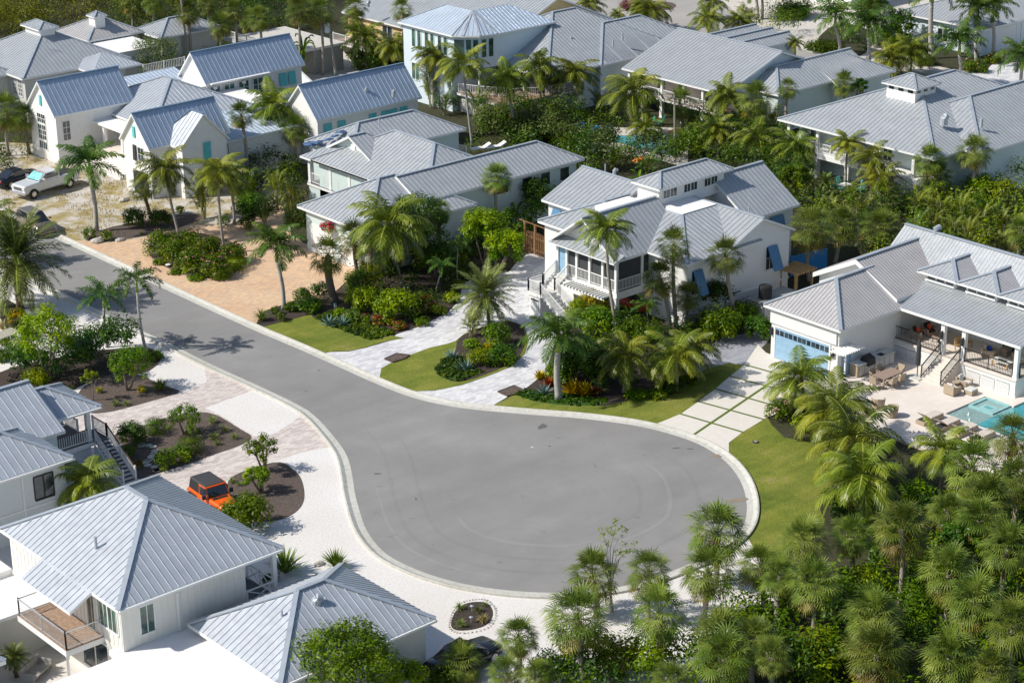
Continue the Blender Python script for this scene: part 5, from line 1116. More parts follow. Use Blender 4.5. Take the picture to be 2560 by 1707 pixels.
def palm(kind, crown, base, rpx, label, group=None, bow=.25, skirt_=None, tr=None, nuts=False, lift=0, trunk=None, dead=None):
    PN[0] += 1; k = PN[0]
    if isinstance(base, (int, float)): P = G(*crown, base); B = Vector((P.x, P.y, 0))
    else: B = G(*base); P = onray(*crown, B)
    if isinstance(base, (int, float)) or inhouse(B.x, B.y):
        q = clear(*crown, P)
        if q is None: print('SKIP', label); return
        if (q - P).length > .01: P = q; B = Vector((P.x, P.y, 0))
    else:
        q = clear(*crown, P)
        if q is None: print('SKIP', label); return
        if (q - P).length > .01: P = q; B = Vector((P.x, P.y, 0))
    P.z = max(P.z, .8); h = P.z; r = rpx * (P - Vector((0, 0, CH))).dot(CF) / FPX
    nm, cat = KN[kind]; t = thing(nm, label, cat, B, 0, group); rel = P - B
    rad, mt = {'coco': (.13, 'trunk_grey'), 'royal': (.21, 'trunk_pale'), 'sabal': (.17, 'trunk_grey'), 'fox': (.11, 'trunk_pale'), 'date': (.2, 'trunk_date')}[kind]
    if tr: rad = tr
    mt = trunk or mt
    sh = 0
    if kind == 'royal': sh = min(1.3, h * .25)
    if kind == 'fox': sh = min(.8, h * .2)
    mb = MB(); n = 9; pts = []; rs = []; top = rel - Vector((0, 0, sh))
    side = RT * bow * rr_.choice((-1, 1)) * min(1, h / 6)
    for i in range(n):
        q = i / (n - 1); p = Vector((top.x * q ** 1.3, top.y * q ** 1.3, top.z * q)) + side * sin(pi * q) * .6; pts.append(p)
        if kind == 'royal': rs.append(rad * (1.25 - .25 * min(1, q * 6)) * (1 - .2 * q))
        else: rs.append(rad * ((1.35 if i == 0 else 1) - .25 * q))
    mb.tube(pts, rs, mt, 9)
    if kind in ('sabal', 'date'):
        r_ = random.Random(k)
        for i in range(14):
            q = 1 - .25 * r_.random() if kind == 'sabal' else r_.random(); a = r_.uniform(0, 6.28); p = Vector((top.x * q ** 1.3, top.y * q ** 1.3, top.z * q)) + side * sin(pi * q) * .6; o_ = Vector((cos(a), sin(a), 0)) * rad * .9
            mb.bar(p + o_, p + o_ * 1.7 + Vector((0, 0, .22)), .07, .03, mt)
    mb.build('trunk', t, smooth=True)
    if sh:
        mb = MB(); mb.tube([top, top + Vector((0, 0, sh * .35)), rel + Vector((0, 0, .15))], [rad * .95, rad * .8, rad * .35], 'shaft_green' if kind == 'royal' else 'shaft_green', 9); mb.build('crown_shaft', t, smooth=True)
    key = {'coco': ('coco', k % 5), 'royal': ('royal', k % 3), 'sabal': ('sabal', k % 5), 'fox': ('fox', k % 3), 'date': ('date', k % 2)}[kind]
    sc = r * {'coco': 1.36, 'royal': 1.48, 'sabal': 1.1, 'fox': 1.35, 'date': 1.3}[kind]
    inst('crown', ME[key], t, rel, (sc, sc, sc * rr_.uniform(.9, 1.08)))
    if kind == 'sabal' and (skirt_ if skirt_ is not None else k % 3 == 0): inst('dead_fronds', ME['skirt', k % 3], t, rel, sc)
    if kind == 'coco' and dead: inst('dead_fronds', ME['cdead', k % 2], t, rel, sc * dead)
    if kind == 'coco' and nuts:
        mb = MB()
        for i in range(9): a = i * 2.1; mb.blob((cos(a) * .28, sin(a) * .28, -.25 - .12 * (i % 3)), .13, 'coconut', (1, 1, 1.2), 7, 5)
        mb.build('coconuts', t, loc=rel)
    return t
def areca(crown, h, rpx, label, group=None, dark=False):
    """clumping palm; crown = centre of the leaf mass, h its full height"""
    PN[0] += 1; k = PN[0]; P = clear(*crown, G(*crown, h * .6), 2.0)
    if P is None: print('SKIP', label); return
    h = P.z / .6; B = Vector((P.x, P.y, 0)); t = thing('areca_palm', label, 'clump palm', B, 0, group)
    r = rpx * (P - Vector((0, 0, CH))).dot(CF) / FPX; z = h / 1.15
    inst('fronds', ME['arecad' if dark else 'areca', k % 3], t, (0, 0, 0), (r * 1.05, r * 1.05, z)); inst('stems', ME['stems', k % 3], t, (0, 0, 0), (r, r, z)); return t
def tuft(key, px, py, rpx, label, name, cat, group=None, zs=1):
    P = G(px, py); r = rpx * (P - Vector((0, 0, CH))).dot(CF) / FPX
    o = bpy.data.objects.new(name, ME[key, 0]); COL.objects.link(o); o.location = G(px, py + rpx * .45); r *= 1.45; o.scale = (r, r, r * zs); o.rotation_euler = (0, 0, rr_.uniform(0, 6.28)); return tag(o, label, cat, group)
SH = {}
MIX = dict(dark=['leaf_dark', 'leaf_dark', 'leaf_mid'], mid=['leaf_mid', 'leaf_mid', 'leaf_lime'], lime=['leaf_lime', 'leaf_lime', 'leaf_mid'], olive=['leaf_olive', 'leaf_olive', 'leaf_mid'], wood=['leaf_wood'], gold=['leaf_gold', 'leaf_lime'], red=['leaf_red', 'leaf_mid', 'leaf_gold'], hedge=['leaf_mid', 'leaf_dark', 'leaf_mid'], grass=['leaf_grass', 'leaf_mid'])
def shrub(mix, px, py, rpx, label, name='shrub', cat='shrub', hr=1.2, ball=False, group=None, flowers=None, ls=None, sx=1, lump=.3, z=0):
    """px,py centre of the leaf mass; hr height / radius"""
    d0 = (G(px, py) - Vector((0, 0, CH))).dot(CF); r = rpx * 1.1 * d0 / FPX; H = r * hr; P = clear(px, py, G(px, py, z + H * .5), 2.2)
    if P is None: print('SKIP', label); return
    z = max(0, P.z - H * .5); H += z if z < 1 else 0; hr = H / r; z = 0 if z < 1 else z; B = Vector((P.x, P.y, z))
    cls = min((.5, .8, 1.2, 1.8, 2.6, 3.6), key=lambda c: abs(c - r)); v = PN[0] % 2; PN[0] += 1
    key = (mix, cls, ball, v, flowers and flowers[0], round(hr, 1))
    if key not in SH:
        n = int({.5: 420, .8: 700, 1.2: 1300, 1.8: 2200, 2.6: 3600, 3.6: 5200}[cls] * (3.2 if ball else 1.15)); l_ = ls or {.5: .07, .8: .085, 1.2: .105, 1.8: .13, 2.6: .16, 3.6: .2}[cls]
        fn = ballhedge(len(SH), cls, cls * hr, l_ * .55, n, MIX[mix]) if ball else blobleaf(len(SH), cls, cls * hr, l_, n, MIX[mix], lump, 7 + int(cls * 5), flowers=(flowers[0], flowers[1], flowers[2]) if flowers else None)
        SH[key] = make_mesh(fn, name)
    o = bpy.data.objects.new(name, SH[key]); COL.objects.link(o); s_ = r / cls; o.location = B; o.scale = (s_ * sx, s_, s_); o.rotation_euler = (0, 0, rr_.uniform(0, 6.28)); return tag(o, label, cat, group)
def tree(mix, crown, base, rpx, label, hr=1.0, name='broadleaf_tree', n=2600, ls=.12, stems=3, group=None, k=22, flat=0, tw=.09):
    B = G(*base); P = onray(*crown, B); q = clear(*crown, P)
    if q is None: print('SKIP', label); return
    if (q - P).length > .01 or inhouse(B.x, B.y): P = q; B = Vector((P.x, P.y, 0))
    r = rpx * (P - Vector((0, 0, CH))).dot(CF) / FPX; t = thing(name, label, 'tree', B, 0, group); R_ = random.Random(PN[0]); PN[0] += 1
    rel = P - B; H = r * 1.5 * hr; z0 = max(.3, rel.z - H * .5); mb = MB()
    for i in range(stems):
        a = i * 2.4 + R_.random(); q = Vector((cos(a), sin(a), 0)); mb.tube([q * .06, rel * .45 + q * r * .15 * Vector((1, 1, 0)).length, rel + q * r * .4], [tw, tw * .75, tw * .3], 'bark', 6)
        for j in range(3):
            b = a + R_.uniform(-1, 1); m_ = rel * .7 + q * r * .25; mb.tube([m_, m_ + Vector((cos(b) * r * .6, sin(b) * r * .6, H * .3))], [tw * .4, tw * .15], 'bark', 5)
    mb.build('trunk', t, smooth=True)
    mb = MB(); blobleaf(PN[0] + 500, r, H, ls, n, MIX[mix], .9, k, flat, loose=.72)(mb); o = mb.build('crown', t, loc=(rel.x, rel.y, z0)); return t
def inpoly(x, y, P):
    c = False; j = len(P) - 1
    for i in range(len(P)):
        if (P[i][1] > y) != (P[j][1] > y) and x < (P[j][0] - P[i][0]) * (y - P[i][1]) / (P[j][1] - P[i][1]) + P[i][0]: c = not c
        j = i
    return c
def thicket(name, poly, h0, h1, dens, mats, seed, cr=.9, per=110, ls=.13, label=None, z=0):
    """mass of undergrowth over a patch of ground"""
    r = random.Random(seed); P = [(p.x, p.y) for p in poly]; x0, x1 = min(p[0] for p in P), max(p[0] for p in P); y0, y1 = min(p[1] for p in P), max(p[1] for p in P)
    mb = MB(); n = int((x1 - x0) * (y1 - y0) * dens)
    for i in range(n):
        x, y = r.uniform(x0, x1), r.uniform(y0, y1)
        if not inpoly(x, y, P) or inhouse(x, y, .4): continue
        nz = noise.noise(Vector((x * .18, y * .18, seed))); h = h0 + (h1 - h0) * max(0, min(1, .5 + nz + r.uniform(-.25, .25))); c = Vector((x, y, z + h - cr * .4)); rad = cr * r.uniform(.7, 1.25)
        mt = mats[int(max(0, min(.999, .5 + noise.noise(Vector((x * .35, y * .35, seed + 9))) * 1.1 + r.uniform(-.2, .2))) * len(mats))]
        for j in range(int(per * rad / cr)):
            d = Vector((r.gauss(0, 1), r.gauss(0, 1), r.gauss(0, 1))).normalized(); q = r.random() ** .4; p = c + d * rad * q
            if p.z < .03: continue
            leafquad(mb, p, (d + Vector((r.uniform(-.6, .6), r.uniform(-.6, .6), .6 + r.uniform(-.3, .5)))).normalized(), ls * r.uniform(.7, 1.3), mt, r)
    if not mb.f: return
    o = mb.build(name); o['kind'] = 'stuff'
    if label: o['label'] = label
    return o
# ================================================================ vehicles
def wheel(t, x, y, r=.38, w=.24, rim='chrome', sp=6):
    s_ = 1 if y > 0 else -1; mb = MB(); n = 20
    prof = [(r * .62, -w / 2), (r * .93, -w / 2), (r, -w * .35), (r, w * .35), (r * .93, w / 2), (r * .62, w / 2)]
    b = 0; k = mb.mi('rubber')
    for j in range(n):
        a = 2 * pi * j / n
        for (q, d) in prof: mb.v.append((q * cos(a), d, q * sin(a)))
    m_ = len(prof)
    for j in range(n):
        j2 = (j + 1) % n
        for i in range(m_ - 1): mb.f.append((j * m_ + i, j2 * m_ + i, j2 * m_ + i + 1, j * m_ + i + 1)); mb.m.append(k)
    o = mb.build('wheel', t, smooth=True, loc=(x, y, r)); rb = MB()
    for i in range(sp):
        a = 2 * pi * i / sp; rb.bar((0, s_ * w * .36, 0), (cos(a) * r * .6, s_ * w * .40, sin(a) * r * .6), .07, .04, rim, Vector((0, 1, 0)))
    rb.tube([(0, s_ * w * .30, 0), (0, s_ * w * .45, 0)], r * .16, rim, 10); ring = [Vector((cos(2 * pi * i / 16) * r * .62, s_ * w * .40, sin(2 * pi * i / 16) * r * .62)) for i in range(17)]
    for a, b_ in zip(ring[:-1], ring[1:]): rb.bar(a, b_, .05, .05, rim, Vector((0, 1, 0)))
    rb.tube([(0, s_ * w * .1, 0), (0, s_ * w * .25, 0)], r * .6, 'plastic_black', 14); rb.build('rim', o); return o
def loft(mb, secs, m, glass=None, gm='car_glass'):
    """car body from cross sections (x, [(y,z)...half profile bottom to top]); mirrored"""
    R_ = []
    for x, hp in secs: R_.append([(x, y, z) for y, z in hp] + [(x, -y, z) for y, z in reversed(hp)])
    n = len(R_[0]); b = len(mb.v); half = n // 2
    for r in R_: mb.v += r
    for i in range(len(R_) - 1):
        for j in range(n):
            j2 = (j + 1) % n; mm = m
            if glass and (i, j if j < half else n - 2 - j) in glass: mm = gm
            mb.f.append((b + i * n + j, b + (i + 1) * n + j, b + (i + 1) * n + j2, b + i * n + j2)); mb.m.append(mb.mi(mm))
    mb.f.append(tuple(b + j for j in range(n))); mb.m.append(mb.mi(m)); mb.f.append(tuple(b + (len(R_) - 1) * n + j for j in reversed(range(n)))); mb.m.append(mb.mi(m))
def arch(mb, x, y, r, m='plastic_black', w=.12):
    s_ = 1 if y > 0 else -1; P = [Vector((x + cos(a) * r, y, r * .78 + sin(a) * r)) for a in [pi * (i / 8 * 1.0) for i in range(9)]]
    for a, b in zip(P[:-1], P[1:]): mb.bar(a, b, w, .07, m, Vector((0, 0, 1)))
# --- orange off-roader
t = thing('off_road_car', 'orange two-door off-road car with a black soft top beside the mulch bed', 'car', (59.15, 94.55, .02), radians(-95))
mb = MB(); loft(mb, [(-1.95, [(.72, .55), (.78, .62), (.78, 1.05), (.74, 1.08)]), (-1.9, [(.74, .5), (.79, .6), (.79, 1.08), (.75, 1.1)]), (.35, [(.74, .45), (.79, .55), (.79, 1.10), (.76, 1.12)]), (.5, [(.70, .5), (.72, .6), (.70, 1.08), (.64, 1.14)]), (1.6, [(.58, .5), (.6, .6), (.57, 1.02), (.50, 1.08)]), (1.75, [(.55, .55), (.56, .6), (.54, 1.0), (.46, 1.04)])], 'car_orange'); mb.build('body', t, bevel=.03)
mb = MB()
for s_ in (-1, 1):
    mb.solid([(.38, s_ * .74, 1.1), (.46, s_ * .74, 1.1), (.46, s_ * .66, 1.1), (.38, s_ * .66, 1.1)], [(.12, s_ * .69, 1.74), (.2, s_ * .69, 1.74), (.2, s_ * .61, 1.74), (.12, s_ * .61, 1.74)], 'car_orange')
    mb.bar((-.55, s_ * .74, 1.1), (-.62, s_ * .69, 1.72), .07, .05, 'car_orange'); mb.bar((-.6, s_ * .70, 1.73), (.16, s_ * .68, 1.75), .06, .06, 'car_orange')
mb.box(.1, .2, -.69, .69, 1.72, 1.79, 'car_orange'); mb.box(.38, .47, -.7, .7, 1.1, 1.16, 'car_orange'); mb.build('windshield_frame', t)
mb = MB(); mb.face([(.42, -.67, 1.14), (.42, .67, 1.14), (.16, .62, 1.74), (.16, -.62, 1.74)], 'car_glass'); mb.build('windshield', t)
mb = MB(); mb.solid([(-1.93, -.74, 1.1), (-.6, -.74, 1.1), (-.6, .74, 1.1), (-1.93, .74, 1.1)], [(-1.8, -.66, 1.72), (-.62, -.67, 1.74), (-.62, .67, 1.74), (-1.8, .66, 1.72)], 'plastic_black'); mb.solid([(-1.83, -.68, 1.72), (.12, -.70, 1.76), (.12, .70, 1.76), (-1.83, .68, 1.72)], [(-1.75, -.62, 1.82), (.10, -.64, 1.84), (.10, .64, 1.84), (-1.75, .62, 1.82)], 'soft_top'); mb.build('soft_top', t, bevel=.03)
mb = MB(); mb.box(-.55, .33, -.72, -.70, 1.12, 1.7, 'car_glass'); mb.build('side_window', t); mb = MB(); mb.box(-.55, .33, .70, .72, 1.12, 1.7, 'car_glass'); mb.build('side_window', t)
mb = MB(); mb.box(-1.6, .2, -.6, .6, .6, 1.1, 'interior_dark'); mb.build('interior', t)
for x in (-1.3, 1.15):
    for y in (-.76, .76):
        wheel(t, x, y, .4, .26, 'plastic_black' if 0 else 'alu', 5); mb = MB(); mb.solid([(x - .62, y - .16, .72), (x + .62, y - .16, .72), (x + .62, y + .16, .72), (x - .62, y + .16, .72)], [(x - .42, y - .16, .92), (x + .45, y - .16, .92), (x + .45, y + .16, .9), (x - .42, y + .16, .9)], 'plastic_black'); mb.build('fender', t)
mb = MB(); mb.box(1.85, 2.05, -.8, .8, .48, .68, 'plastic_black'); mb.build('bumper', t); mb = MB(); mb.box(-2.12, -1.95, -.8, .8, .48, .66, 'plastic_black'); mb.build('bumper', t)
for y in (-.42, .42): mb = MB(); mb.tube([(1.74, y, .88), (1.80, y, .88)], .1, 'lens_white', 12); mb.build('headlight', t)
for y in (-1, 1): mb = MB(); mb.box(.28, .40, y * .93 - .1, y * .93 + .1, 1.15, 1.4, 'plastic_black'); mb.bar((.38, y * .72, 1.15), (.34, y * .9, 1.2), .04, .04, 'plastic_black'); mb.build('mirror', t)
for y in (-.72, .72): mb = MB(); mb.box(-2.0, -1.95, y - .08, y + .08, .85, 1.03, 'lens_red'); mb.build('tail_light', t)
mb = MB(); mb.box(.55, .75, -.5, .5, 1.13, 1.16, 'plastic_black'); mb.build('cowl_grille', t); mb = MB(); mb.tube([(-2.0, .1, 1.0), (-2.2, .1, 1.0)], .38, 'rubber', 16); mb.build('spare_wheel', t)
# --- silver pickup
t = thing('pickup_truck', 'silver crew-cab pickup truck parked on the sandy lot', 'pickup truck', (84.1, 159.15, .01), radians(190))
mb = MB()
loft(mb, [(-3.1, [(.9, .6), (.98, .7), (1.0, 1.3), (.95, 1.36)]), (-.95, [(.92, .5), (1.0, .65), (1.0, 1.33), (.96, 1.38)]), (1.15, [(.92, .5), (1.0, .65), (1.0, 1.30), (.92, 1.36)]), (1.3, [(.92, .5), (1.0, .65), (.98, 1.28), (.88, 1.38)]), (2.85, [(.9, .55), (.98, .7), (.94, 1.22), (.84, 1.30)]), (3.0, [(.86, .6), (.92, .7), (.9, 1.15), (.8, 1.22)])], 'car_silver'); mb.build('body', t, bevel=.04)
mb = MB(); loft(mb, [(-.95, [(.94, 1.36), (.92, 1.5), (.80, 1.88), (.70, 1.93)]), (-.85, [(.95, 1.36), (.93, 1.5), (.81, 1.90), (.70, 1.96)]), (.55, [(.95, 1.36), (.93, 1.5), (.80, 1.90), (.68, 1.96)]), (1.4, [(.93, 1.34), (.90, 1.38), (.88, 1.40), (.80, 1.41)])], 'car_silver', {(1, 1), (2, 3)}); mb.build('cab', t)
mb = MB(); mb.face([(1.33, -.8, 1.46), (1.33, .8, 1.46), (.62, .68, 1.95), (.62, -.68, 1.95)], 'sunshade'); mb.build('windshield', t)
for s_ in (-1, 1):
    mb = MB(); mb.solid([(-.75, s_ * .95, 1.48), (.95, s_ * .95, 1.48), (.95, s_ * .93, 1.48), (-.75, s_ * .93, 1.48)], [(-.7, s_ * .85, 1.85), (.5, s_ * .85, 1.85), (.5, s_ * .83, 1.85), (-.7, s_ * .83, 1.85)], 'car_glass'); mb.build('side_window', t)
    mb = MB(); mb.box(.95, 1.1, s_ * 1.15 - .12, s_ * 1.15 + .12, 1.4, 1.68, 'chrome'); mb.bar((1.0, s_ * .93, 1.42), (1.0, s_ * 1.1, 1.48), .05, .05, 'plastic_black'); mb.build('mirror', t)
    mb = MB(); mb.box(-1.0, 1.3, s_ * 1.0 - .05, s_ * 1.0 + .05, .42, .5, 'plastic_black'); mb.build('side_step', t); mb = MB(); mb.box(2.9, 3.04, s_ * .72 - .16, s_ * .72 + .16, .92, 1.18, 'lens_white'); mb.build('headlight', t); mb = MB(); mb.box(-3.14, -3.08, s_ * .88 - .08, s_ * .88 + .08, .95, 1.25, 'lens_red'); mb.build('tail_light', t)
mb = MB(); mb.box(-3.0, -1.05, -.78, .78, 1.365, 1.39, 'interior_dark'); mb.build('cargo_bed', t)
mb = MB(); mb.box(3.0, 3.06, -.55, .55, .85, 1.15, 'chrome')
for i in range(3): mb.box(3.06, 3.08, -.5, .5, .9 + i * .08, .93 + i * .08, 'plastic_black')
mb.build('grille', t); mb = MB(); mb.box(2.95, 3.2, -.98, .98, .52, .74, 'chrome'); mb.build('bumper', t, bevel=.03); mb = MB(); mb.box(-3.25, -3.1, -.95, .95, .55, .72, 'chrome'); mb.build('bumper', t)
mb = MB()
for y in (-.5, -.2, 0, .2, .5): mb.box(.35, .42, y - .05, y + .05, 1.96, 1.99, 'lens_red')
mb.build('roof_light', t)
for x in (-1.95, 2.1):
    for y in (-.9, .9):
        wheel(t, x, y, .42, .28, 'chrome', 8); mb = MB(); arch(mb, x, y * 1.09, .5); mb.build('wheel_arch', t)
def sedan(name, label, loc, rz, m, L_=4.8, H_=1.45, tall=False, cat='car'):
    t = thing(name, label, cat, loc, rz); h = L_ / 2; mb = MB(); z1 = .92 if not tall else 1.1
    loft(mb, [(-h, [(.70, .35), (.78, .5), (.76, .82), (.66, .90)]), (-h + .5, [(.82, .28), (.90, .5), (.88, z1 - .04), (.78, z1 + .04)]), (0, [(.84, .25), (.92, .5), (.90, z1 - .06), (.84, z1)]), (h - 1.0, [(.84, .27), (.91, .5), (.87, z1 - .14), (.74, z1 - .05)]), (h - .2, [(.78, .3), (.84, .45), (.78, .70), (.64, .76)]), (h, [(.6, .35), (.68, .45), (.64, .62), (.5, .66)])], m); mb.build('body', t, smooth=True)
    mb = MB(); a = -h + (.15 if tall else .7)
    loft(mb, [(a, [(.76, z1), (.76, z1 + .02), (.72, z1 + .03), (.6, z1 + .04)]), (a + (.35 if tall else .8), [(.80, z1 - .02), (.78, z1 + .1), (.66, H_ - .08), (.54, H_)]), (.1, [(.80, z1 - .04), (.78, z1 + .1), (.66, H_ - .06), (.54, H_ + .01)]), (1.15, [(.76, z1 - .1), (.74, z1 - .06), (.7, z1 - .05), (.56, z1 - .04)])], m, {(0, 1), (0, 3), (1, 1), (2, 1), (2, 3), (0, 2), (2, 2)}); mb.build('cabin', t, smooth=False)
    for x in (-h + .95, h - .9):
        for y in (-.80, .80): wheel(t, x, y, .34 + .04 * tall, .22, 'alu', 8)
    for s_ in (-1, 1):
        mb = MB(); mb.box(-h - .01, -h + .08, s_ * .62 - .12, s_ * .62 + .12, .72, .84, 'lens_red'); mb.build('tail_light', t); mb = MB(); mb.box(h - .22, h - .1, s_ * .6 - .14, s_ * .6 + .14, .58, .68, 'lens_white'); mb.build('headlight', t)
        mb = MB(); mb.box(.62, .78, s_ * .98 - .09, s_ * .98 + .09, z1, z1 + .14, m); mb.build('mirror', t)
    return t
sedan('sedan_car', 'dark navy sedan parked behind the silver pickup at the left edge', (83.5, 163.1, .01), radians(10), 'car_black')
P = G(92, 578); sedan('suv_car', 'brown-gold car half hidden behind the huge date palm', (P.x, P.y, .01), radians(-92), 'car_gold', 4.7, 1.72, True)
P = G(1160, 1668); sedan('parked_car', 'dark car at the bottom edge behind grassy fan palms', (P.x, P.y, .01), radians(5), 'car_black', 4.5, 1.45)
P = Vector((101.8, 102.6, 0)); sedan('red_car', 'red car in the deep shade of the carport under the screened porch', (P.x, P.y, .02), radians(90), 'car_red', 4.4, 1.3)
def cart(label, px, py, rz, s=1):
    t = thing('golf_cart', label, 'golf cart', G(px, py), rz); mb = MB()
    mb.box(-1.15, 1.15, -.55, .55, .25, .4, 'plastic_black'); mb.solid([(.75, -.55, .4), (1.25, -.5, .35), (1.25, .5, .35), (.75, .55, .4)], [(.8, -.5, .85), (1.05, -.42, .75), (1.05, .42, .75), (.8, .5, .85)], 'cart_beige'); mb.box(-1.2, -.15, -.56, .56, .4, .72, 'cart_beige'); mb.build('body', t, bevel=.03)
    mb = MB(); mb.box(-.6, -.1, -.5, .5, .72, .85, 'seat_white'); mb.box(-.68, -.58, -.5, .5, .85, 1.2, 'seat_white'); mb.build('seat', t); mb = MB(); mb.box(-1.15, -.7, -.5, .5, .72, .84, 'plastic_black'); mb.build('seat', t)
    mb = MB(); mb.box(-1.15, .95, -.58, .58, 1.78, 1.85, 'cart_beige')
    for k in range(4): mb.box(-1.1, .9, -.45 + k * .28, -.40 + k * .28, 1.85, 1.87, 'dark_rail')
    mb.build('canopy', t)
    for x, y in ((-1.05, -.5), (-1.05, .5), (.8, -.5), (.8, .5)): mb = MB(); mb.bar((x, y, .7), (x, y, 1.8), .04, .04, 'alu'); mb.build('canopy_post', t)
    for x in (-.8, .85):
        for y in (-.52, .52): wheel(t, x, y, .24, .2, 'alu', 5)
cart('beige-roofed golf cart with white seats at the left edge', 20, 893, radians(12)); 
# ================================================================ pool terrace furniture
TZ0 = .18
def leg4(t, x, y, z0, z1, m, w=.05, sp=0):
    for sx in (-1, 1):
        for sy in (-1, 1): mb = MB(); mb.bar((sx * x * (1 + sp), sy * y * (1 + sp), z0), (sx * x, sy * y, z1), w, w, m); mb.build('leg', t)
t = thing('dining_table', 'long brown slatted dining table on the pool terrace', 'table', (103.95, 79.85, TZ0)); mb = MB()
for k in range(9): mb.box(-1.03, 1.03, -.53 + k * .119, -.53 + k * .119 + .108, .72, .76, 'teak')
mb.box(-.98, .98, -.48, .48, .66, .72, 'teak'); mb.build('tabletop', t); leg4(t, .95, .45, 0, .7, 'teak', .1)
def dchair(label, x, y, rz, g='wicker chairs at the dining table'):
    t = thing('dining_chair', label, 'chair', (x, y, TZ0), rz, g); mb = MB(); mb.box(-.26, .26, -.27, .27, .38, .48, 'wicker'); mb.build('seat', t, bevel=.02)
    mb = MB(); mb.solid([(-.28, -.28, .42), (-.21, -.28, .42), (-.21, .28, .42), (-.28, .28, .42)], [(-.36, -.28, .92), (-.31, -.28, .92), (-.31, .28, .92), (-.36, .28, .92)], 'wicker')
    for s_ in (-1, 1): mb.solid([(-.28, s_ * .24, .42), (.1, s_ * .24, .42), (.1, s_ * .29, .42), (-.28, s_ * .29, .42)], [(-.33, s_ * .25, .8), (.0, s_ * .25, .62), (.0, s_ * .29, .62), (-.33, s_ * .29, .8)], 'wicker')
    mb.build('backrest', t); leg4(t, .22, .22, 0, .4, 'wicker', .045, .1)
dchair('wicker dining chair at the near short end of the brown table', 102.65, 79.85, 0); dchair('wicker dining chair at the far short end of the brown table', 105.3, 80.0, pi)
for i, (x, y, rz, l) in enumerate(((103.5, 79.15, pi / 2, 'wicker dining chair on the pool side, left one'), (104.35, 79.15, pi / 2, 'wicker dining chair on the pool side, right one'), (103.6, 80.65, -pi / 2, 'wicker dining chair on the barbecue side, left one'), (104.4, 80.65, -pi / 2, 'wicker dining chair on the barbecue side, right one'))): dchair(l, x, y, rz)
t = thing('outdoor_kitchen', 'outdoor kitchen counter with black covered grill and sink against the garage wall', 'outdoor kitchen', (105.2, 82.2, TZ0)); mb = MB(); mb.box(-1.9, 1.9, -.4, .45, 0, .85, 'wicker')
for k in range(7): mb.box(-1.85 + k * .54, -1.85 + k * .54 + .48, -.42, -.4, .12, .78, 'counter')
mb.build('cabinet', t); mb = MB(); mb.box(-1.95, 1.95, -.45, .47, .85, .91, 'counter'); mb.build('countertop', t)
mb = MB(); mb.solid([(-1.15, -.5, .6), (-.2, -.5, .6), (-.2, .2, .91), (-1.15, .2, .91)], [(-1.1, -.46, 1.12), (-.25, -.46, 1.12), (-.25, .1, 1.3), (-1.1, .1, 1.3)], 'plastic_black'); mb.build('grill', t, bevel=.06)
mb = MB(); mb.box(.55, 1.05, -.3, .15, .905, .915, 'interior_dark'); mb.build('sink', t); mb = MB(); mb.tube([(.8, .25, .9), (.8, .25, 1.25), (.8, .1, 1.32), (.8, 0, 1.22)], .015, 'chrome', 6); mb.build('faucet', t)
def armchair(label, x, y, rz, z=TZ0, w=.85, cat='armchair', name='wicker_armchair', g=None, cush='cushion_grey', frame='wicker', pil=None):
    t = thing(name, label, cat, (x, y, z), rz, g); mb = MB(); h = w / 2; mb.box(-.42, .42, -h, h, .04, .3, frame); mb.box(-.46, -.32, -h, h, .06, .74, frame)
    for s_ in (-1, 1): mb.box(-.40, .42, s_ * (h - .06) - .08, s_ * (h - .06) + .08, .3, .56, frame)
    mb.build('frame', t, bevel=.03); mb = MB(); mb.box(-.3, .42, -h + .15, h - .15, .3, .44, cush); mb.build('cushion', t, bevel=.04); mb = MB(); mb.solid([(-.32, -h + .16, .44), (-.16, -h + .16, .44), (-.16, h - .16, .44), (-.32, h - .16, .44)], [(-.40, -h + .18, .84), (-.26, -h + .18, .84), (-.26, h - .18, .84), (-.40, h - .18, .84)], cush); mb.build('back_cushion', t, bevel=.05)
    if pil: q = thing('pillow', *pil[:2], (x, y, z)); mb = MB(); mb.blob((0, 0, .62), .24, pil[2], (.5, .9, .9), 8, 6); mb.build('cover', q); q.location.x += -.05 * cos(rz)
    return t
armchair('deep wicker armchair nearer the stairs, left of the footstool', 105.75, 75.75, 0, g='wicker armchairs by the pool'); armchair('deep wicker armchair closest to the louvred porch base', 107.3, 75.95, -pi / 2 + .1, g='wicker armchairs by the pool')
t = thing('ottoman', 'square wicker footstool with pale cushion in front of the armchairs', 'footstool', (106.65, 74.9, TZ0)); mb = MB(); mb.box(-.34, .34, -.34, .34, .03, .3, 'wicker'); mb.build('base', t, bevel=.02); mb = MB(); mb.box(-.34, .34, -.34, .34, .3, .42, 'cushion_grey'); mb.build('cushion', t, bevel=.04)
t = thing('side_table', 'small dark round side table between the wicker armchairs', 'table', (106.55, 76.1, TZ0)); mb = MB(); mb.tube([(0, 0, .5), (0, 0, .54)], .26, 'wicker', 14); mb.build('tabletop', t); mb = MB(); mb.tube([(0, 0, 0), (0, 0, .5)], [.2, .06], 'wicker', 10); mb.build('base', t)
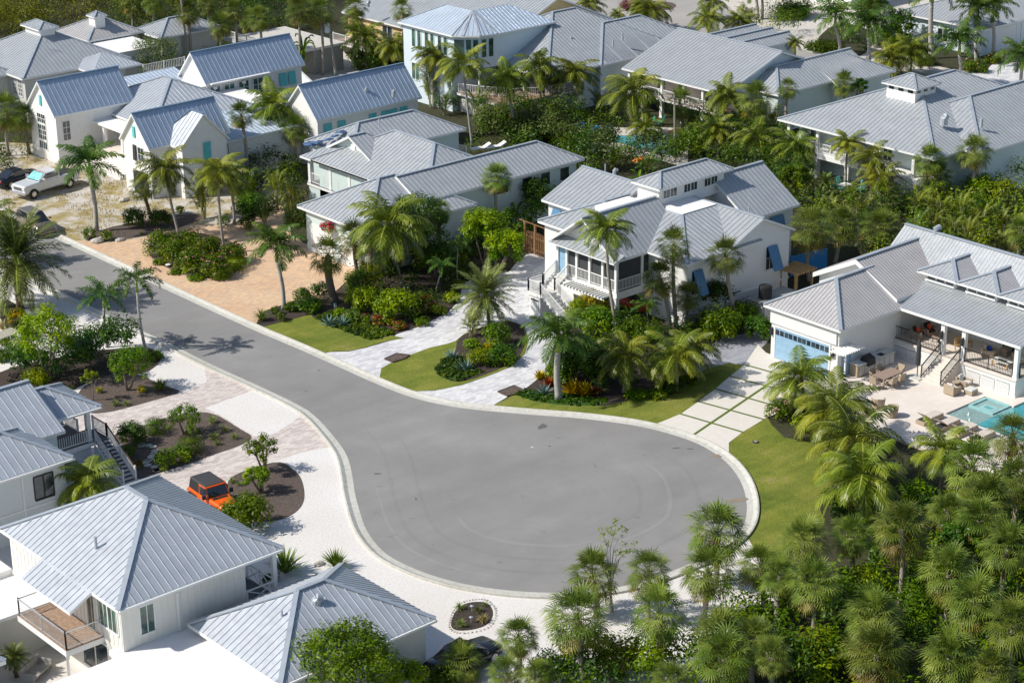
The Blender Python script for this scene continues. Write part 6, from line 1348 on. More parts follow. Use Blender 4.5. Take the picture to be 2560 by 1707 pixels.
def chaise(label, x, y, up=.6):
    t = thing('sun_lounger', label, 'sun lounger', (x, y, TZ0), 0, 'beige sun loungers along the pool'); mb = MB(); mb.box(-1.05, 1.0, -.36, .36, .02, .28, 'wicker'); mb.build('frame', t, bevel=.02); mb = MB(); mb.box(-.95, -.3, -.3, .3, .281, .285, 'interior_dark'); mb.build('recess', t)
    mb = MB(); mb.box(-.28, 1.0, -.34, .34, .29, .40, 'cushion_beige'); mb.build('cushion', t, bevel=.03); c, s_ = cos(up), sin(up); mb = MB(); q = lambda a, b: (-.3 - a * c - b * s_, a * s_ + .30 + b * c)
    A, B_, C_, D = q(0, 0), q(.78, 0), q(.78, .11), q(0, .11); mb.solid([(A[0], -.34, A[1]), (B_[0], -.34, B_[1]), (C_[0], -.34, C_[1]), (D[0], -.34, D[1])], [(A[0], .34, A[1]), (B_[0], .34, B_[1]), (C_[0], .34, C_[1]), (D[0], .34, D[1])], 'cushion_beige'); mb.build('backrest', t, bevel=.03)
for y, l in ((73.95, 'first beige sun lounger from the left, raised back'), (72.6, 'second beige sun lounger from the left'), (71.25, 'third beige sun lounger from the left'), (69.9, 'beige sun lounger at the right end of the row')): chaise(l, 101.0 + (.1 if y < 72 else 0), y - .0)
for x, y, rz, l in ((100.2, 77.6, .6, 'round-backed grey woven chair, upper one of two'), (99.7, 76.1, 2.2, 'round-backed woven chair, lower one of two'), (98.6, 77.4, -.6, 'round-backed woven chair mostly under the coconut fronds')):
    t = thing('tub_chair', l, 'chair', (x, y, TZ0), rz, 'round woven tub chairs'); mb = MB()
    for k in range(9):
        a = pi * .45 + k * pi * 1.1 / 8; b_ = a + pi * 1.1 / 8; h_ = .78 - .1 * abs(k - 4) / 4
        mb.solid([(cos(a) * .4, sin(a) * .4, .05), (cos(b_) * .4, sin(b_) * .4, .05), (cos(b_) * .34, sin(b_) * .34, .05), (cos(a) * .34, sin(a) * .34, .05)], [(cos(a) * .48, sin(a) * .48, h_), (cos(b_) * .48, sin(b_) * .48, h_), (cos(b_) * .42, sin(b_) * .42, h_), (cos(a) * .42, sin(a) * .42, h_)], 'wicker')
    mb.build('backrest', t); mb = MB(); mb.tube([(0, 0, .05), (0, 0, .32)], .38, 'wicker', 14); mb.build('base', t); mb = MB(); mb.tube([(0, 0, .32), (0, 0, .42)], .36, 'cushion_grey', 14); mb.build('cushion', t)
t = thing('closed_umbrella', 'closed dark patio umbrella standing at the stair foot', 'umbrella', (106.3, 79.15, TZ0)); mb = MB(); mb.tube([(0, 0, 0), (0, 0, 2.9)], .035, 'plastic_black', 8); mb.build('pole', t); mb = MB(); mb.tube([(0, 0, .95), (0, 0, 1.1), (0, 0, 2.3), (0, 0, 2.85)], [.15, .17, .16, .05], 'soft_top', 9); mb.build('canopy', t); mb = MB(); mb.box(-.5, .5, -.5, .5, 0, .08, 'counter'); mb.build('base', t)
FZ1 = 1.5
armchair('dark porch armchair with red-orange pillow', 110.6, 81.6, -pi * .6, FZ1, cush='plastic_black', frame='teak', name='porch_armchair', pil=('red-orange patterned pillow on the dark porch chair', 'pillow', 'pillow_orange'))
armchair('dark porch armchair with slim orange pillow beside the railing', 109.5, 81.7, -pi * .4, FZ1, cush='plastic_black', frame='teak', name='porch_armchair', pil=('slim orange and white pillow on the chair by the railing', 'pillow', 'pillow_orange'))
t = thing('coffee_table', 'low round table between the dark porch chairs and the bench', 'table', (109.9, 80.2, FZ1)); mb = MB(); mb.tube([(0, 0, .38), (0, 0, .43)], .5, 'teak', 16); mb.build('tabletop', t); leg4(t, .3, .3, 0, .38, 'teak')
t = thing('slatted_bench', 'slatted wooden bench on the porch right behind the columns', 'bench', (110.2, 78.3, FZ1), pi / 2); mb = MB(); mb.box(-.25, .25, -.75, .75, .38, .44, 'wood_light'); mb.build('seat', t); mb = MB()
for k in range(9): mb.box(.22, .26, -.72 + k * .17, -.62 + k * .17, .44, .9, 'wood_light')
mb.box(.21, .27, -.75, .75, .88, .95, 'wood_light'); mb.build('backrest', t); leg4(t, .2, .68, 0, .38, 'wood_light')
armchair('wicker armchair with dark blue pillow on the right porch', 110.3, 76.2, -pi / 2 + .3, FZ1, g=None, cush='cushion_beige', pil=('dark blue patterned pillow on the porch armchair', 'pillow', 'pillow_blue'))
armchair('wicker sofa with beige cushions at the right of the porch', 111.2, 73.8, pi, FZ1, w=1.9, cat='sofa', name='wicker_sofa', cush='cushion_beige')
t = thing('fire_table', 'low stone-topped fire table on the right porch', 'table', (109.6, 74.6, FZ1)); mb = MB(); mb.box(-.42, .42, -.7, .7, .36, .42, 'counter'); mb.box(-.1, .1, -.35, .35, .42, .425, 'interior_dark'); mb.build('tabletop', t); leg4(t, .34, .6, 0, .36, 'wood_light', .08)
t = thing('side_table', 'brown cube side table between porch armchair and sofa', 'table', (111.3, 75.6, FZ1)); mb = MB(); mb.box(-.3, .3, -.3, .3, 0, .5, 'teak'); mb.build('base', t, bevel=.02); mb = MB(); mb.box(-.32, .32, -.32, .32, .5, .54, 'teak'); mb.build('tabletop', t)
t = house('hot_tub', 'square hot tub with turquoise rim set in the corner of the pool', 'hot tub', (106, 72.9, .1)); mb = MB()
for b_ in ((105.0, 107.0, 71.9, 72.1), (105.0, 105.2, 72.1, 73.85), (106.85, 107.04, 72.1, 73.85), (105.2, 106.85, 73.7, 73.95)): mb.box(*b_, .0, .165, 'spa_wall')
mb.build('rim', t); mb = MB(); mb.box(105.2, 106.85, 72.1, 73.7, .0, .085, 'spa_floor'); mb.box(105.35, 106.2, 72.3, 73.3, .085, .09, 'spa_wall'); mb.box(105.6, 106.0, 72.5, 73.1, .09, .094, 'pool_water'); mb.build('water', t)
for x, y, l in ((103.9, 73.0, 'small bubbling jet in the shallow pool shelf, right one'), (103.2, 72.4, 'small bubbling jet in the shallow pool shelf, left one')): mb = MB(); mb.tube([(0, 0, 0), (0, 0, .1), (0, 0, .2)], [.09, .05, .01], 'trim', 8); tag(mb.build('water_jet', loc=(x, y, .06)), l, 'fountain jet')
# ================================================================ other things
def pole(label, base, top, r=.14, tr=None):
    B = G(*base); P = onray(*top, B) - B; t = thing('utility_pole', label, 'utility pole', B); mb = MB(); mb.tube([(0, 0, 0), P * .5, P], [r, r * .85, r * .65], 'pole_wood', 9); mb.build('pole', t)
    if tr: mb = MB(); q = P * tr + Vector((-.35, 0, 0)); mb.tube([q, q + Vector((0, 0, .1)), q + Vector((0, 0, 1.0)), q + Vector((0, 0, 1.1))], [.2, .28, .28, .15], 'wall_sky', 12); mb.build('transformer', t)
    mb = MB(); mb.bar(P * .97 + Vector((-.5, .1, 0)), P * .97 + Vector((.1, 0, 0)), .06, .06, 'alu'); mb.build('bracket', t); return B + P
pa = pole('tall leaning utility pole with a grey transformer can behind the gabled house', (840, 190), (816, 14), .17, .62); pb_ = pole('short utility pole beside the neighbours pool', (1688, 400), (1686, 238), .13)
def wire(a, b, s, l):
    t = thing('overhead_wire', l, 'wire', a); pts = [a.lerp(b, i / 12) - a - Vector((0, 0, s * 4 * (i / 12) * (1 - i / 12))) for i in range(13)]; mb = MB(); mb.tube(pts, .014, 'plastic_black', 4); mb.build('cable', t)
wire(pa, pb_, 2.5, 'thin black wire sagging between the two utility poles')
t = house('wooden_gate', 'orange-brown wooden gate with a slatted arbor at the end of the driveway', 'gate', (103, 112.5, 0)); a = G(1316, 628); b_ = G(1368, 648); mb = MB(); n = 12
for i in range(n):
    p = a.lerp(b_, (i + .5) / n); mb.box(p.x - .07, p.x + .07, p.y - .03, p.y + .03, 0, 1.75 + .15 * sin(pi * i / (n - 1)), 'wood_gate')
mb.bar(a + Vector((0, 0, .4)), b_ + Vector((0, 0, .4)), .06, .12, 'wood_gate'); mb.bar(a + Vector((0, 0, 1.4)), b_ + Vector((0, 0, 1.4)), .06, .12, 'wood_gate'); mb.build('fence_panel', t); mb = MB()
for p in (a, b_, a.lerp(b_, .5)): mb.box(p.x - .08, p.x + .08, p.y + .1, p.y + .26, 0, 2.5, 'wood_gate')
for k in range(9): p = a.lerp(b_, k / 8); mb.box(p.x - .04, p.x + .04, p.y - .5, p.y + .8, 2.5, 2.6, 'wood_gate')
mb.build('arbor', t)
t = thing('flower_pot', 'tan planter pot at the corner of the white siding by the gate', 'planter', G(1366, 650)); mb = MB(); mb.tube([(0, 0, 0), (0, 0, .6)], [.18, .28], 'wicker', 10); mb.build('pot', t); inst('plant', ME['tuft', 0], t, (0, 0, .55), .4)
t = thing('pergola', 'small timber pergola with golden slats between the two right-hand houses', 'pergola', G(1968, 745)); mb = MB()
for k in range(8): mb.box(-.1 + k * .29, -.0 + k * .29, -1.1, 1.1, 2.1, 2.25, 'wood_light')
mb.box(-.2, 2.1, -.8, -.7, 2.0, 2.1, 'wood_light'); mb.box(-.2, 2.1, .7, .8, 2.0, 2.1, 'wood_light'); mb.build('slats', t)
for x, y in ((0, -.75), (1.9, -.75), (0, .75), (1.9, .75)): mb = MB(); mb.box(x - .07, x + .07, y - .07, y + .07, 0, 2.0, 'wood_light'); mb.build('post', t)
t = thing('equipment_enclosure', 'long white louvred equipment box with a grey lid beside the clerestory house', 'equipment box', (108.9, 94.6, 0)); mb = MB(); mb.box(-1.9, 1.9, -.8, .8, 0, 1.25, 'wall_white'); mb.build('cabinet', t); mb = MB(); mb.box(-2.0, 2.0, -.9, .9, 1.25, 1.36, 'concrete_dark'); mb.build('lid', t)
for k in range(4):
    mb = MB()
    for j in range(8): mb.box(-1.7 + k * .9, -1.0 + k * .9, -.84, -.8, .15 + j * .12, .22 + j * .12, 'louver_white')
    mb.build('louver_panel', t)
t = thing('air_conditioner', 'dark round air conditioner unit standing on the equipment box', 'air conditioner', (108.0, 94.7, 1.36)); mb = MB(); mb.tube([(0, 0, 0), (0, 0, .95)], .48, 'soft_top', 18)
for k in range(24): a = k * pi / 12; mb.box(cos(a) * .48 - .012, cos(a) * .48 + .012, sin(a) * .48 - .012, sin(a) * .48 + .012, .04, .92, 'plastic_black')
mb.build('housing', t); mb = MB(); mb.tube([(0, 0, .95), (0, 0, 1.0)], .4, 'plastic_black', 16); mb.build('fan_grille', t)
t = thing('blue_wall', 'bright blue painted wall panel behind the curved-trunk fan palm', 'wall', (0, 0, 0)); a = G(1975, 690); b_ = G(2066, 668); t.location = a; mb = MB(); d = b_ - a; mb.bar(Vector((0, 0, .8)), Vector((d.x, d.y, .8)), .1, 1.6, 'flag_blue'); mb.build('panel', t)
def wlounger(label, px, py):
    t = thing('pool_lounger', label, 'sun lounger', G(px, py, 2.05), radians(-20), 'white loungers behind the bungalow'); mb = MB(); mb.box(-1, .3, -.32, .32, .2, .28, 'trim'); mb.solid([(.3, -.32, .2), (.3, .32, .2), (.3, .32, .28), (.3, -.32, .28)], [(.95, -.32, .55), (.95, .32, .55), (.92, .32, .63), (.92, -.32, .63)], 'trim'); mb.build('cushion', t); leg4(t, .8, .25, 0, .2, 'alu', .04)
deck_bg = house('rear_terrace', 'raised terrace slab carrying the two white loungers', 'terrace', (111, 133, 0)); mb = MB(); mb.box(108.9, 113.6, 128.6, 134.6, 0, 2.05, 'concrete'); mb.build('slab', deck_bg)
wlounger('white lounger behind the bungalow, left one', 1202, 376); wlounger('white lounger behind the bungalow, right one', 1240, 372)
def lowchair(label, px, py, m, rz, g, z=0):
    t = thing('deck_chair', label, 'chair', G(px, py, z), rz, g); mb = MB(); mb.box(-.25, .3, -.28, .28, .3, .36, m); mb.build('seat', t); mb = MB()
    for k in range(5): mb.solid([(-.28, -.28 + k * .115, .3), (-.23, -.28 + k * .115, .3), (-.23, -.19 + k * .115, .3), (-.28, -.19 + k * .115, .3)], [(-.5, -.28 + k * .115, .95), (-.46, -.28 + k * .115, .95), (-.46, -.19 + k * .115, .95), (-.5, -.19 + k * .115, .95)], m)
    mb.build('backrest', t); leg4(t, .24, .25, 0, .32, m, .06)
lowchair('green deck chair under the upper porch, left one', 1625, 316, 'toy_green', 2.6, 'green deck chairs'); lowchair('green deck chair under the upper porch, right one', 1650, 312, 'toy_green', 2.0, 'green deck chairs')
for i, (px, py) in enumerate(((1452, 322), (1480, 326), (1470, 335))):
    t = thing('pool_float', ('inflated blue pool float on the terrace, left of three', 'inflated blue pool float on the terrace, right of three', 'inflated blue pool float on the terrace, nearest of three')[i], 'pool float', G(px, py, .1), group='blue pool floats'); mb = MB(); q = [Vector((cos(a) * .7, sin(a) * .5, .2 + .15 * (i == 0))) for a in [k * pi / 6 for k in range(13)]]; mb.tube(q, .17, 'flag_blue', 7); mb.build('ring', t)
t = thing('patio_table', 'white patio table under the right-hand porch', 'table', G(2110, 482)); mb = MB(); mb.box(-.6, .6, -.45, .45, .7, .76, 'trim'); mb.build('tabletop', t); leg4(t, .5, .38, 0, .7, 'trim', .07)
for px, py, rz, l in ((2092, 480, 0, 'turquoise and white chair left of the white patio table'), (2104, 470, -1.5, 'turquoise chair behind the white patio table'), (2150, 480, pi, 'turquoise chair right of the white patio table')): lowchair(l, px, py, 'turquoise', rz, 'turquoise patio chairs')
t = thing('towel_post', 'bright blue wrapped post at the left corner of the right-hand porch', 'post', G(1955, 435)); mb = MB(); mb.tube([(0, 0, 0), (0, 0, .1), (0, 0, 1.8), (0, 0, 2.0)], [.16, .18, .18, .1], 'flag_blue', 9); mb.build('cover', t)
t = thing('porch_bench', 'grey slatted outdoor sofa in the corner under the balcony', 'bench', G(92, 1690), radians(30)); mb = MB(); mb.box(-.8, .8, -.4, .4, .3, .38, 'concrete_dark'); mb.build('seat', t); mb = MB(); mb.box(-.85, .85, .34, .42, .1, .8, 'concrete_dark'); mb.box(-.88, -.8, -.4, .42, .1, .62, 'concrete_dark'); mb.box(.8, .88, -.4, .42, .1, .62, 'concrete_dark'); mb.build('backrest', t)
o = MB(); o.tube([(0, 0, 0), (0, 0, .04)], .22, 'trim', 16); tag(o.build('drain_cover', loc=G(420, 662, .15)), 'white round utility lid at the rim of the flowering bed', 'utility cover')
t = thing('garden_light', 'small turquoise-capped box near the shaggy palm foot', 'garden light', G(838, 768)); mb = MB(); mb.box(-.08, .08, -.08, .08, 0, .25, 'garage_white'); mb.build('body', t); mb = MB(); mb.box(-.1, .1, -.1, .1, .25, .3, 'turquoise'); mb.build('cap', t)
t = thing('irrigation_cover', 'open round valve hole with dark rim in the right lawn', 'utility cover', G(1889, 1105, .02)); mb = MB(); mb.tube([(0, 0, 0), (0, 0, .06)], [.22, .2], 'mulch_dark', 12); mb.build('rim', t); mb = MB(); mb.tube([(0, 0, .05), (0, 0, .075)], .12, 'concrete_dark', 10); mb.build('lid', t)
for px, py, l in ((1180, 1528, 'small flat lamp in the stone-ringed island, upper'), (1178, 1556, 'small flat lamp in the stone-ringed island, lower')):
    t = thing('path_light', l, 'garden light', G(px, py)); mb = MB(); mb.bar((0, 0, 0), (0, 0, .35), .03, .03, 'alu'); mb.build('post', t); mb = MB(); mb.tube([(0, 0, .35), (0, 0, .4)], [.12, .03], 'alu', 10); mb.build('shade', t)
B = G(2116, 1224)
for i, (px, py) in enumerate(((2078, 1262), (2140, 1262), (2105, 1190))):
    a = G(px, py) ; mb = MB(); mb.bar(Vector((0, 0, 0)), (B - a) * .9 + Vector((0, 0, 1.7)), .07, .07, 'wood_light' if i else 'alu'); tag(mb.build('tree_brace', loc=a), ('slanting pale brace pole left of the propped coconut palm', 'slanting brace pole right of the propped coconut palm', 'slanting brace pole behind the propped coconut palm')[i], 'brace pole')
for i, (px, py, l) in enumerate(((1600, 402, 'orange striped cover on the neighbours terrace, left'), (1690, 330, 'orange striped cover on the neighbours terrace, right'))):
    t = thing('pool_cover', l, 'cover', G(px, py, .05)); mb = MB(); mb.solid([(-.8, -.5, 0), (.8, -.4, 0), (.7, .5, 0), (-.7, .4, 0)], [(-.7, -.4, .25), (.7, -.3, .2), (.6, .4, .3), (-.6, .3, .2)], 'toy_orange'); mb.build('cloth', t, bevel=.05)
# ---------------------------------------------------------------- undergrowth masses
ths = [
 ('undergrowth', [G(1330, 1740), G(1360, 1680), G(1420, 1650), G(1500, 1645), G(1600, 1660), G(1700, 1640), G(1780, 1600), G(1900, 1530), G(2000, 1540), G(2090, 1470), G(2170, 1350), G(2250, 1330), G(2400, 1290), G(2600, 1220), Vector((112, 44, 0)), Vector((60, 44, 0))], 1.2, 3.2, .75, ['leaf_dark', 'leaf_mid', 'leaf_mid', 'leaf_lime'], 1, 1.0, 120, .12),
 ('undergrowth', [G(2030, 560), G(2080, 530), G(2230, 545), G(2330, 510), G(2600, 520), G(2600, 700), G(2560, 760), G(2300, 720), G(2120, 660), G(2060, 620)], 1.2, 3.0, .34, ['leaf_dark', 'leaf_mid', 'leaf_olive', 'leaf_lime'], 2, 1.2, 110, .17),
 ('undergrowth', [G(1540, 440), G(1560, 400), G(1690, 380), G(1760, 330), G(1900, 350), G(1990, 330), G(2020, 470), G(2030, 560), G(1900, 520), G(1700, 500), G(1600, 480)], 1.6, 3.8, .34, ['leaf_dark', 'leaf_dark', 'leaf_mid', 'leaf_mid'], 3, 1.2, 110, .17),
 ('undergrowth', [G(1190, 420), G(1190, 300), G(1060, 250), G(1040, 190), G(1200, 200), G(1330, 260), G(1500, 320), G(1400, 370), G(1480, 400), G(1600, 430), G(1500, 470), G(1400, 450)], 1.5, 3.6, .34, ['leaf_olive', 'leaf_mid', 'leaf_dark', 'leaf_olive'], 4, 1.2, 110, .17),
 ('undergrowth', [G(575, 530), G(600, 430), G(690, 410), G(745, 420), G(760, 500), G(735, 560), G(690, 520), G(640, 550)], 1.0, 2.6, .5, ['leaf_dark', 'leaf_mid', 'leaf_dark'], 5, 1.0, 110, .14),
 ('tree_canopy', [Vector((90, 201, 0)), Vector((108, 200, 0)), Vector((118, 195, 0)), Vector((128, 196, 0)), Vector((175, 240, 0)), Vector((175, 300, 0)), Vector((60, 300, 0)), Vector((60, 215, 0))], 5.5, 8.5, .16, ['leaf_wood', 'leaf_wood', 'leaf_olive'], 6, 2.4, 330, .3),
 ('undergrowth', [Vector((113, 197, 0)), Vector((118, 192, 0)), G(640, 130), G(700, 110), G(780, 90), G(830, 60), G(900, -60), Vector((175, 240, 0)), Vector((130, 215, 0))], 2.5, 6.0, .2, ['leaf_dark', 'leaf_mid', 'leaf_dark'], 7, 1.6, 150, .24),
 ('undergrowth', [G(880, 770), G(900, 720), G(960, 700), G(1000, 640), G(1100, 560), G(1300, 520), G(1340, 560), G(1260, 650), G(1160, 700), G(1120, 770), G(1040, 800), G(960, 800)], .8, 2.2, .5, ['leaf_dark', 'leaf_mid', 'leaf_dark', 'leaf_lime'], 8, .9, 110, .13),
 ('undergrowth', [G(1410, 900), G(1440, 830), G(1560, 790), G(1640, 830), G(1760, 800), G(1900, 800), G(1905, 835), G(1720, 880), G(1690, 930), G(1560, 960), G(1440, 970)], .6, 2.0, .5, ['leaf_dark', 'leaf_dark', 'leaf_mid'], 9, .9, 110, .12),
 ('hedge_mass', T(0, 854, -200, 400, 0, 290, 400, 200, 700, 130, 1000, 60, 1300, 80, 1320, 190, 900, 290, 500, 420), 1.5, 2.4, 1.6, ['leaf_dark', 'leaf_dark', 'leaf_mid'], 10, .8, 130, .1),
 ('undergrowth', [G(1850, 60), G(1990, 10), G(2100, 0), G(2010, 60), G(1990, 95), G(1860, 95)], 1.0, 3.0, .2, ['leaf_mid', 'leaf_dark', 'leaf_lime'], 11, 1.3, 110, .2),
 ('undergrowth', [G(2060, 110), G(2180, 70), G(2260, 60), G(2330, 90), G(2320, 140), G(2230, 160), G(2200, 110), G(2150, 140)], .7, 2.6, .28, ['leaf_mid', 'leaf_dark', 'leaf_lime'], 12, 1.1, 110, .18),
 ('undergrowth', [G(850, 150), G(930, 130), G(1060, 180), G(1090, 240), G(1030, 240), G(870, 180)], 1.0, 2.6, .3, ['leaf_dark', 'leaf_mid'], 13, 1.1, 110, .17),
 ('undergrowth', [G(1960, 1060), G(2000, 1020), G(2080, 1060), G(2150, 1130), G(2250, 1200), G(2200, 1290), G(2130, 1330), G(2070, 1330), G(2065, 1270), G(2125, 1210), G(2090, 1145), G(2030, 1100)], .4, 1.2, 1.3, ['leaf_mid', 'leaf_lime', 'leaf_dark'], 14, .6, 90, .09),
 ('undergrowth', [G(-20, 430), G(-20, 340), G(60, 340), G(80, 400), G(40, 440)], 1.0, 2.6, .4, ['leaf_dark', 'leaf_mid', 'leaf_olive'], 15, 1.0, 110, .16),
 ('undergrowth', [G(395, 215), G(430, 120), G(640, 120), G(690, 160), G(600, 190)], .8, 2.5, .25, ['leaf_lime', 'leaf_mid', 'leaf_dark'], 16, 1.2, 110, .18),
 ('undergrowth', [G(-20, 850), G(60, 800), G(90, 850), G(70, 900), G(0, 905)], .3, .9, .5, ['leaf_mid', 'leaf_dark'], 17, .6, 90, .1),
 ('undergrowth', [G(1280, 530), G(1330, 480), G(1450, 430), G(1480, 470), G(1370, 560), G(1340, 570)], 1.0, 2.4, .5, ['leaf_dark', 'leaf_mid', 'leaf_dark'], 18, 1.0, 110, .14),
 ('undergrowth', [G(1190, 300), G(1180, 240), G(1300, 262), G(1460, 300), G(1580, 318), G(1560, 345), G(1430, 330), G(1330, 320)], 1.2, 2.8, .4, ['leaf_dark', 'leaf_mid', 'leaf_mid'], 19, 1.0, 110, .16),
 ('undergrowth', [G(1700, 350), G(1740, 320), G(1900, 352), G(1960, 400), G(1980, 470), G(1850, 430)], 1.5, 3.4, .4, ['leaf_dark', 'leaf_mid', 'leaf_olive'], 20, 1.1, 110, .17),
 ('undergrowth', [G(2260, 545), G(2560, 600), G(2560, 480), G(2440, 450), G(2350, 480)], 1.6, 3.4, .3, ['leaf_mid', 'leaf_lime', 'leaf_olive'], 21, 1.1, 110, .16),
 ('undergrowth', [G(870, 150), G(930, 120), G(1000, 120), G(1060, 160), G(1060, 200), G(900, 190)], 1.2, 3.0, .3, ['leaf_mid', 'leaf_dark'], 22, 1.1, 110, .17),
 ('ground_cover', T(640, 854, 1830, 120, 1700, 175, 1650, 250, 1680, 320, 1780, 355, 1890, 368, 2090, 280, 2000, 230, 1900, 150), .07, .14, 22, ['leaf_dark', 'leaf_mid'], 23, .16, 26, .04),
 ('ground_cover', T(640, 427, 540, 1350, 700, 1290, 950, 1390, 1150, 1440, 1290, 1490, 1130, 1545, 1040, 1555, 830, 1480, 700, 1430), .07, .14, 22, ['leaf_dark', 'leaf_mid'], 24, .16, 26, .04),
 ('ground_cover', T(1280, 854, 20, 485, 130, 450, 400, 470, 600, 500, 870, 530, 860, 580, 650, 590, 400, 580, 200, 545), .07, .14, 22, ['leaf_mid', 'leaf_dark'], 25, .16, 26, .04),
 ('undergrowth', [G(1400, 362), G(1500, 362), G(1570, 374), G(1690, 404), G(1690, 440), G(1400, 440)], 1.6, 3.0, .5, ['leaf_dark', 'leaf_mid', 'leaf_dark'], 26, 1.0, 120, .16),
 ('hedge_mass', [Vector((103.5, 120.2, 0)), Vector((115.5, 120.2, 0)), Vector((115.5, 121.9, 0)), Vector((103.5, 121.9, 0))], 2.4, 3.7, 1.2, ['leaf_dark', 'leaf_dark', 'leaf_mid'], 27, .9, 130, .12),
 ('undergrowth', [G(1170, 640), G(1200, 560), G(1330, 545), G(1330, 600), G(1250, 670)], 1.2, 2.4, .8, ['leaf_dark', 'leaf_mid'], 28, .9, 110, .12),
 ('undergrowth', [G(1040, 230), G(1120, 225), G(1230, 270), G(1230, 310), G(1100, 280), G(1050, 262)], 1.5, 3.0, .5, ['leaf_mid', 'leaf_dark', 'leaf_lime'], 29, 1.0, 110, .15),
]
for a in ths: thicket(*a[:8], a[8] if len(a) > 8 else .13)
# ---------------------------------------------------------------- palms one by one
palm('royal', (222, 408), (240, 578), 68, 'royal palm with lime green crown shaft beside the silver pickup')
palm('coco', (411, 425), (449, 595), 66, 'coconut palm rising from the left end of the pink flowering bed', dead=.0)
palm('coco', (545, 432), (562, 632), 66, 'coconut palm rising from the right end of the pink flowering bed', dead=.8)
palm('coco', (570, 440), (586, 560), 56, 'slim coconut palm just behind the flowering bed, near the cane clump')
palm('sabal', (357, 470), (378, 546), 42, 'short rough fan palm between two dark shrubs on the sandy lot', tr=.17, trunk='trunk_brown')
palm('sabal', (602, 290), (618, 448), 42, 'tall slim fan palm in front of the low white roof of the gabled house')
palm('coco', (681, 268), (678, 396), 70, 'tall coconut palm left of the second steep blue gable roof', trunk='trunk_pale', bow=.1)
palm('sabal', (738, 325), (738, 385), 46, 'low round fan palm at the left corner of the grey bungalow')
palm('royal', (690, 612), (709, 774), 66, 'royal palm standing at the kerb end of the orange paver drive', tr=.17)
palm('sabal', (820, 640), (836, 757), 54, 'squat fan palm with a thick shaggy black trunk by the orange drive', tr=.34, trunk='trunk_date', skirt_=False, bow=.5)
palm('sabal', (884, 598), (893, 683), 52, 'fan palm in front of the white garage doors of the grey bungalow', trunk='trunk_brown')
palm('coco', (972, 565), (1008, 722), 100, 'big coconut palm with long dead fronds hanging beside the bungalow garage', dead=1.0, bow=.4)
palm('sabal', (1100, 528), (1095, 640), 36, 'small fan palm with brown boots against the aqua side wall', trunk='trunk_brown')
palm('sabal', (1242, 447), (1247, 532), 46, 'lone fan palm in front of the right wing of the grey bungalow', skirt_=False)
palm('date', (1213, 738), (1222, 818), 72, 'feathery date palm standing between the two arms of the grey driveway', tr=.12)
palm('fox', (1103, 665), (1090, 742), 36, 'thin palm with a white trunk in the shade left of the date palm', tr=.06)
palm('fox', (1144, 618), (1144, 700), 38, 'thin tall shaded palm beside the mango trees', tr=.06)
palm('royal', (1395, 838), (1397, 998), 78, 'royal palm with bulging pale trunk at the cul-de-sac edge', tr=.24)
palm('coco', (1564, 888), (1560, 980), 72, 'young coconut palm at the lawn edge, left of a close pair')
palm('coco', (1688, 895), (1691, 977), 76, 'young coconut palm at the lawn edge, front one of a close pair')
palm('coco', (1728, 872), (1725, 937), 70, 'young coconut palm at the lawn edge, rear one of a close pair')
palm('coco', (1516, 575), (1546, 850), 70, 'tall leaning coconut palm crossing the screened porch', dead=0, bow=.5)
palm('sabal', (1684, 615), (1692, 832), 52, 'tall fan palm in front of the roof valley of the clerestory house')
palm('sabal', (1650, 697), (1675, 838), 52, 'fan palm leaning left below the porch corner of the clerestory house')
palm('sabal', (1812, 642), (1842, 818), 56, 'tall fan palm beside the blue shutter and the air conditioner')
palm('sabal', 0 or (1717, 742), 1.5, 46, 'low bluish fan palm under the two fan palms by the carport')
palm('fox', (1617, 764), (1622, 845), 36, 'slender young palm in front of the dark carport', tr=.05)
palm('coco', (2003, 945), (2012, 1010), 86, 'coconut palm in front of the pale blue garage door', dead=0)
palm('coco', (2090, 1022), 2.4, 104, 'wide coconut palm left of the round patio chairs')
palm('coco', (2135, 1105), (2116, 1224), 104, 'coconut palm propped by slanting poles at the right lawn edge')
palm('coco', (2156, 1190), (2151, 1318), 104, 'coconut palm bearing yellow nuts at the right lawn edge', nuts=True)
palm('coco', (2358, 1128), 2.8, 78, 'coconut palm in front of the sun loungers')
for c, h, r, lb in [
 ((749, 27), 6.5, 44, 'fan palm left of the utility pole, first of the top row'), ((800, 32), 6.5, 44, 'fan palm directly behind the utility pole'), ((888, 20), 6.5, 36, 'fan palm at the top edge left of the yellow house roof'),
 ((885, 54), 5, 38, 'fan palm just right of the utility pole transformer'), ((331, 8), 6, 34, 'fan palm at the top edge with a curved trunk, nearest the louvred cupola'), ((384, 10), 6.5, 36, 'fan palm with a slanting trunk beside the tall bare trunk'),
 ((468, 35), 6, 38, 'fan palm with a curved orange-brown trunk in the dark wood'), ((517, 12), 6.5, 34, 'fan palm at the top edge above the yellow-green bushes'), ((585, 30), 6, 32, 'slim straight fan palm above the back gable roof'),
 ((552, 62), 5.5, 38, 'low fan palm among bushes behind the back gable roof'), ((624, 54), 4, 34, 'fan palm left of the banana leaves at the back'), ((648, 49), 5, 36, 'fan palm touching the banana leaves at the back'), ((450, -30), 9, 30, 'very tall fan palm whose crown is cut by the top edge')]:
    palm('sabal', c, h, r, lb)
palm('sabal', (1005, 27), (997, 116), 34, 'fan palm in front of the yellow wall, left of the turret'); palm('coco', (912, 98), 3.5, 52, 'coconut palm below the yellow house, left one')
palm('coco', (986, 118), 3.2, 50, 'coconut palm below the yellow house, right one'); palm('coco', (1083, 140), 3.4, 50, 'coconut palm against the blue wall under the turret windows')
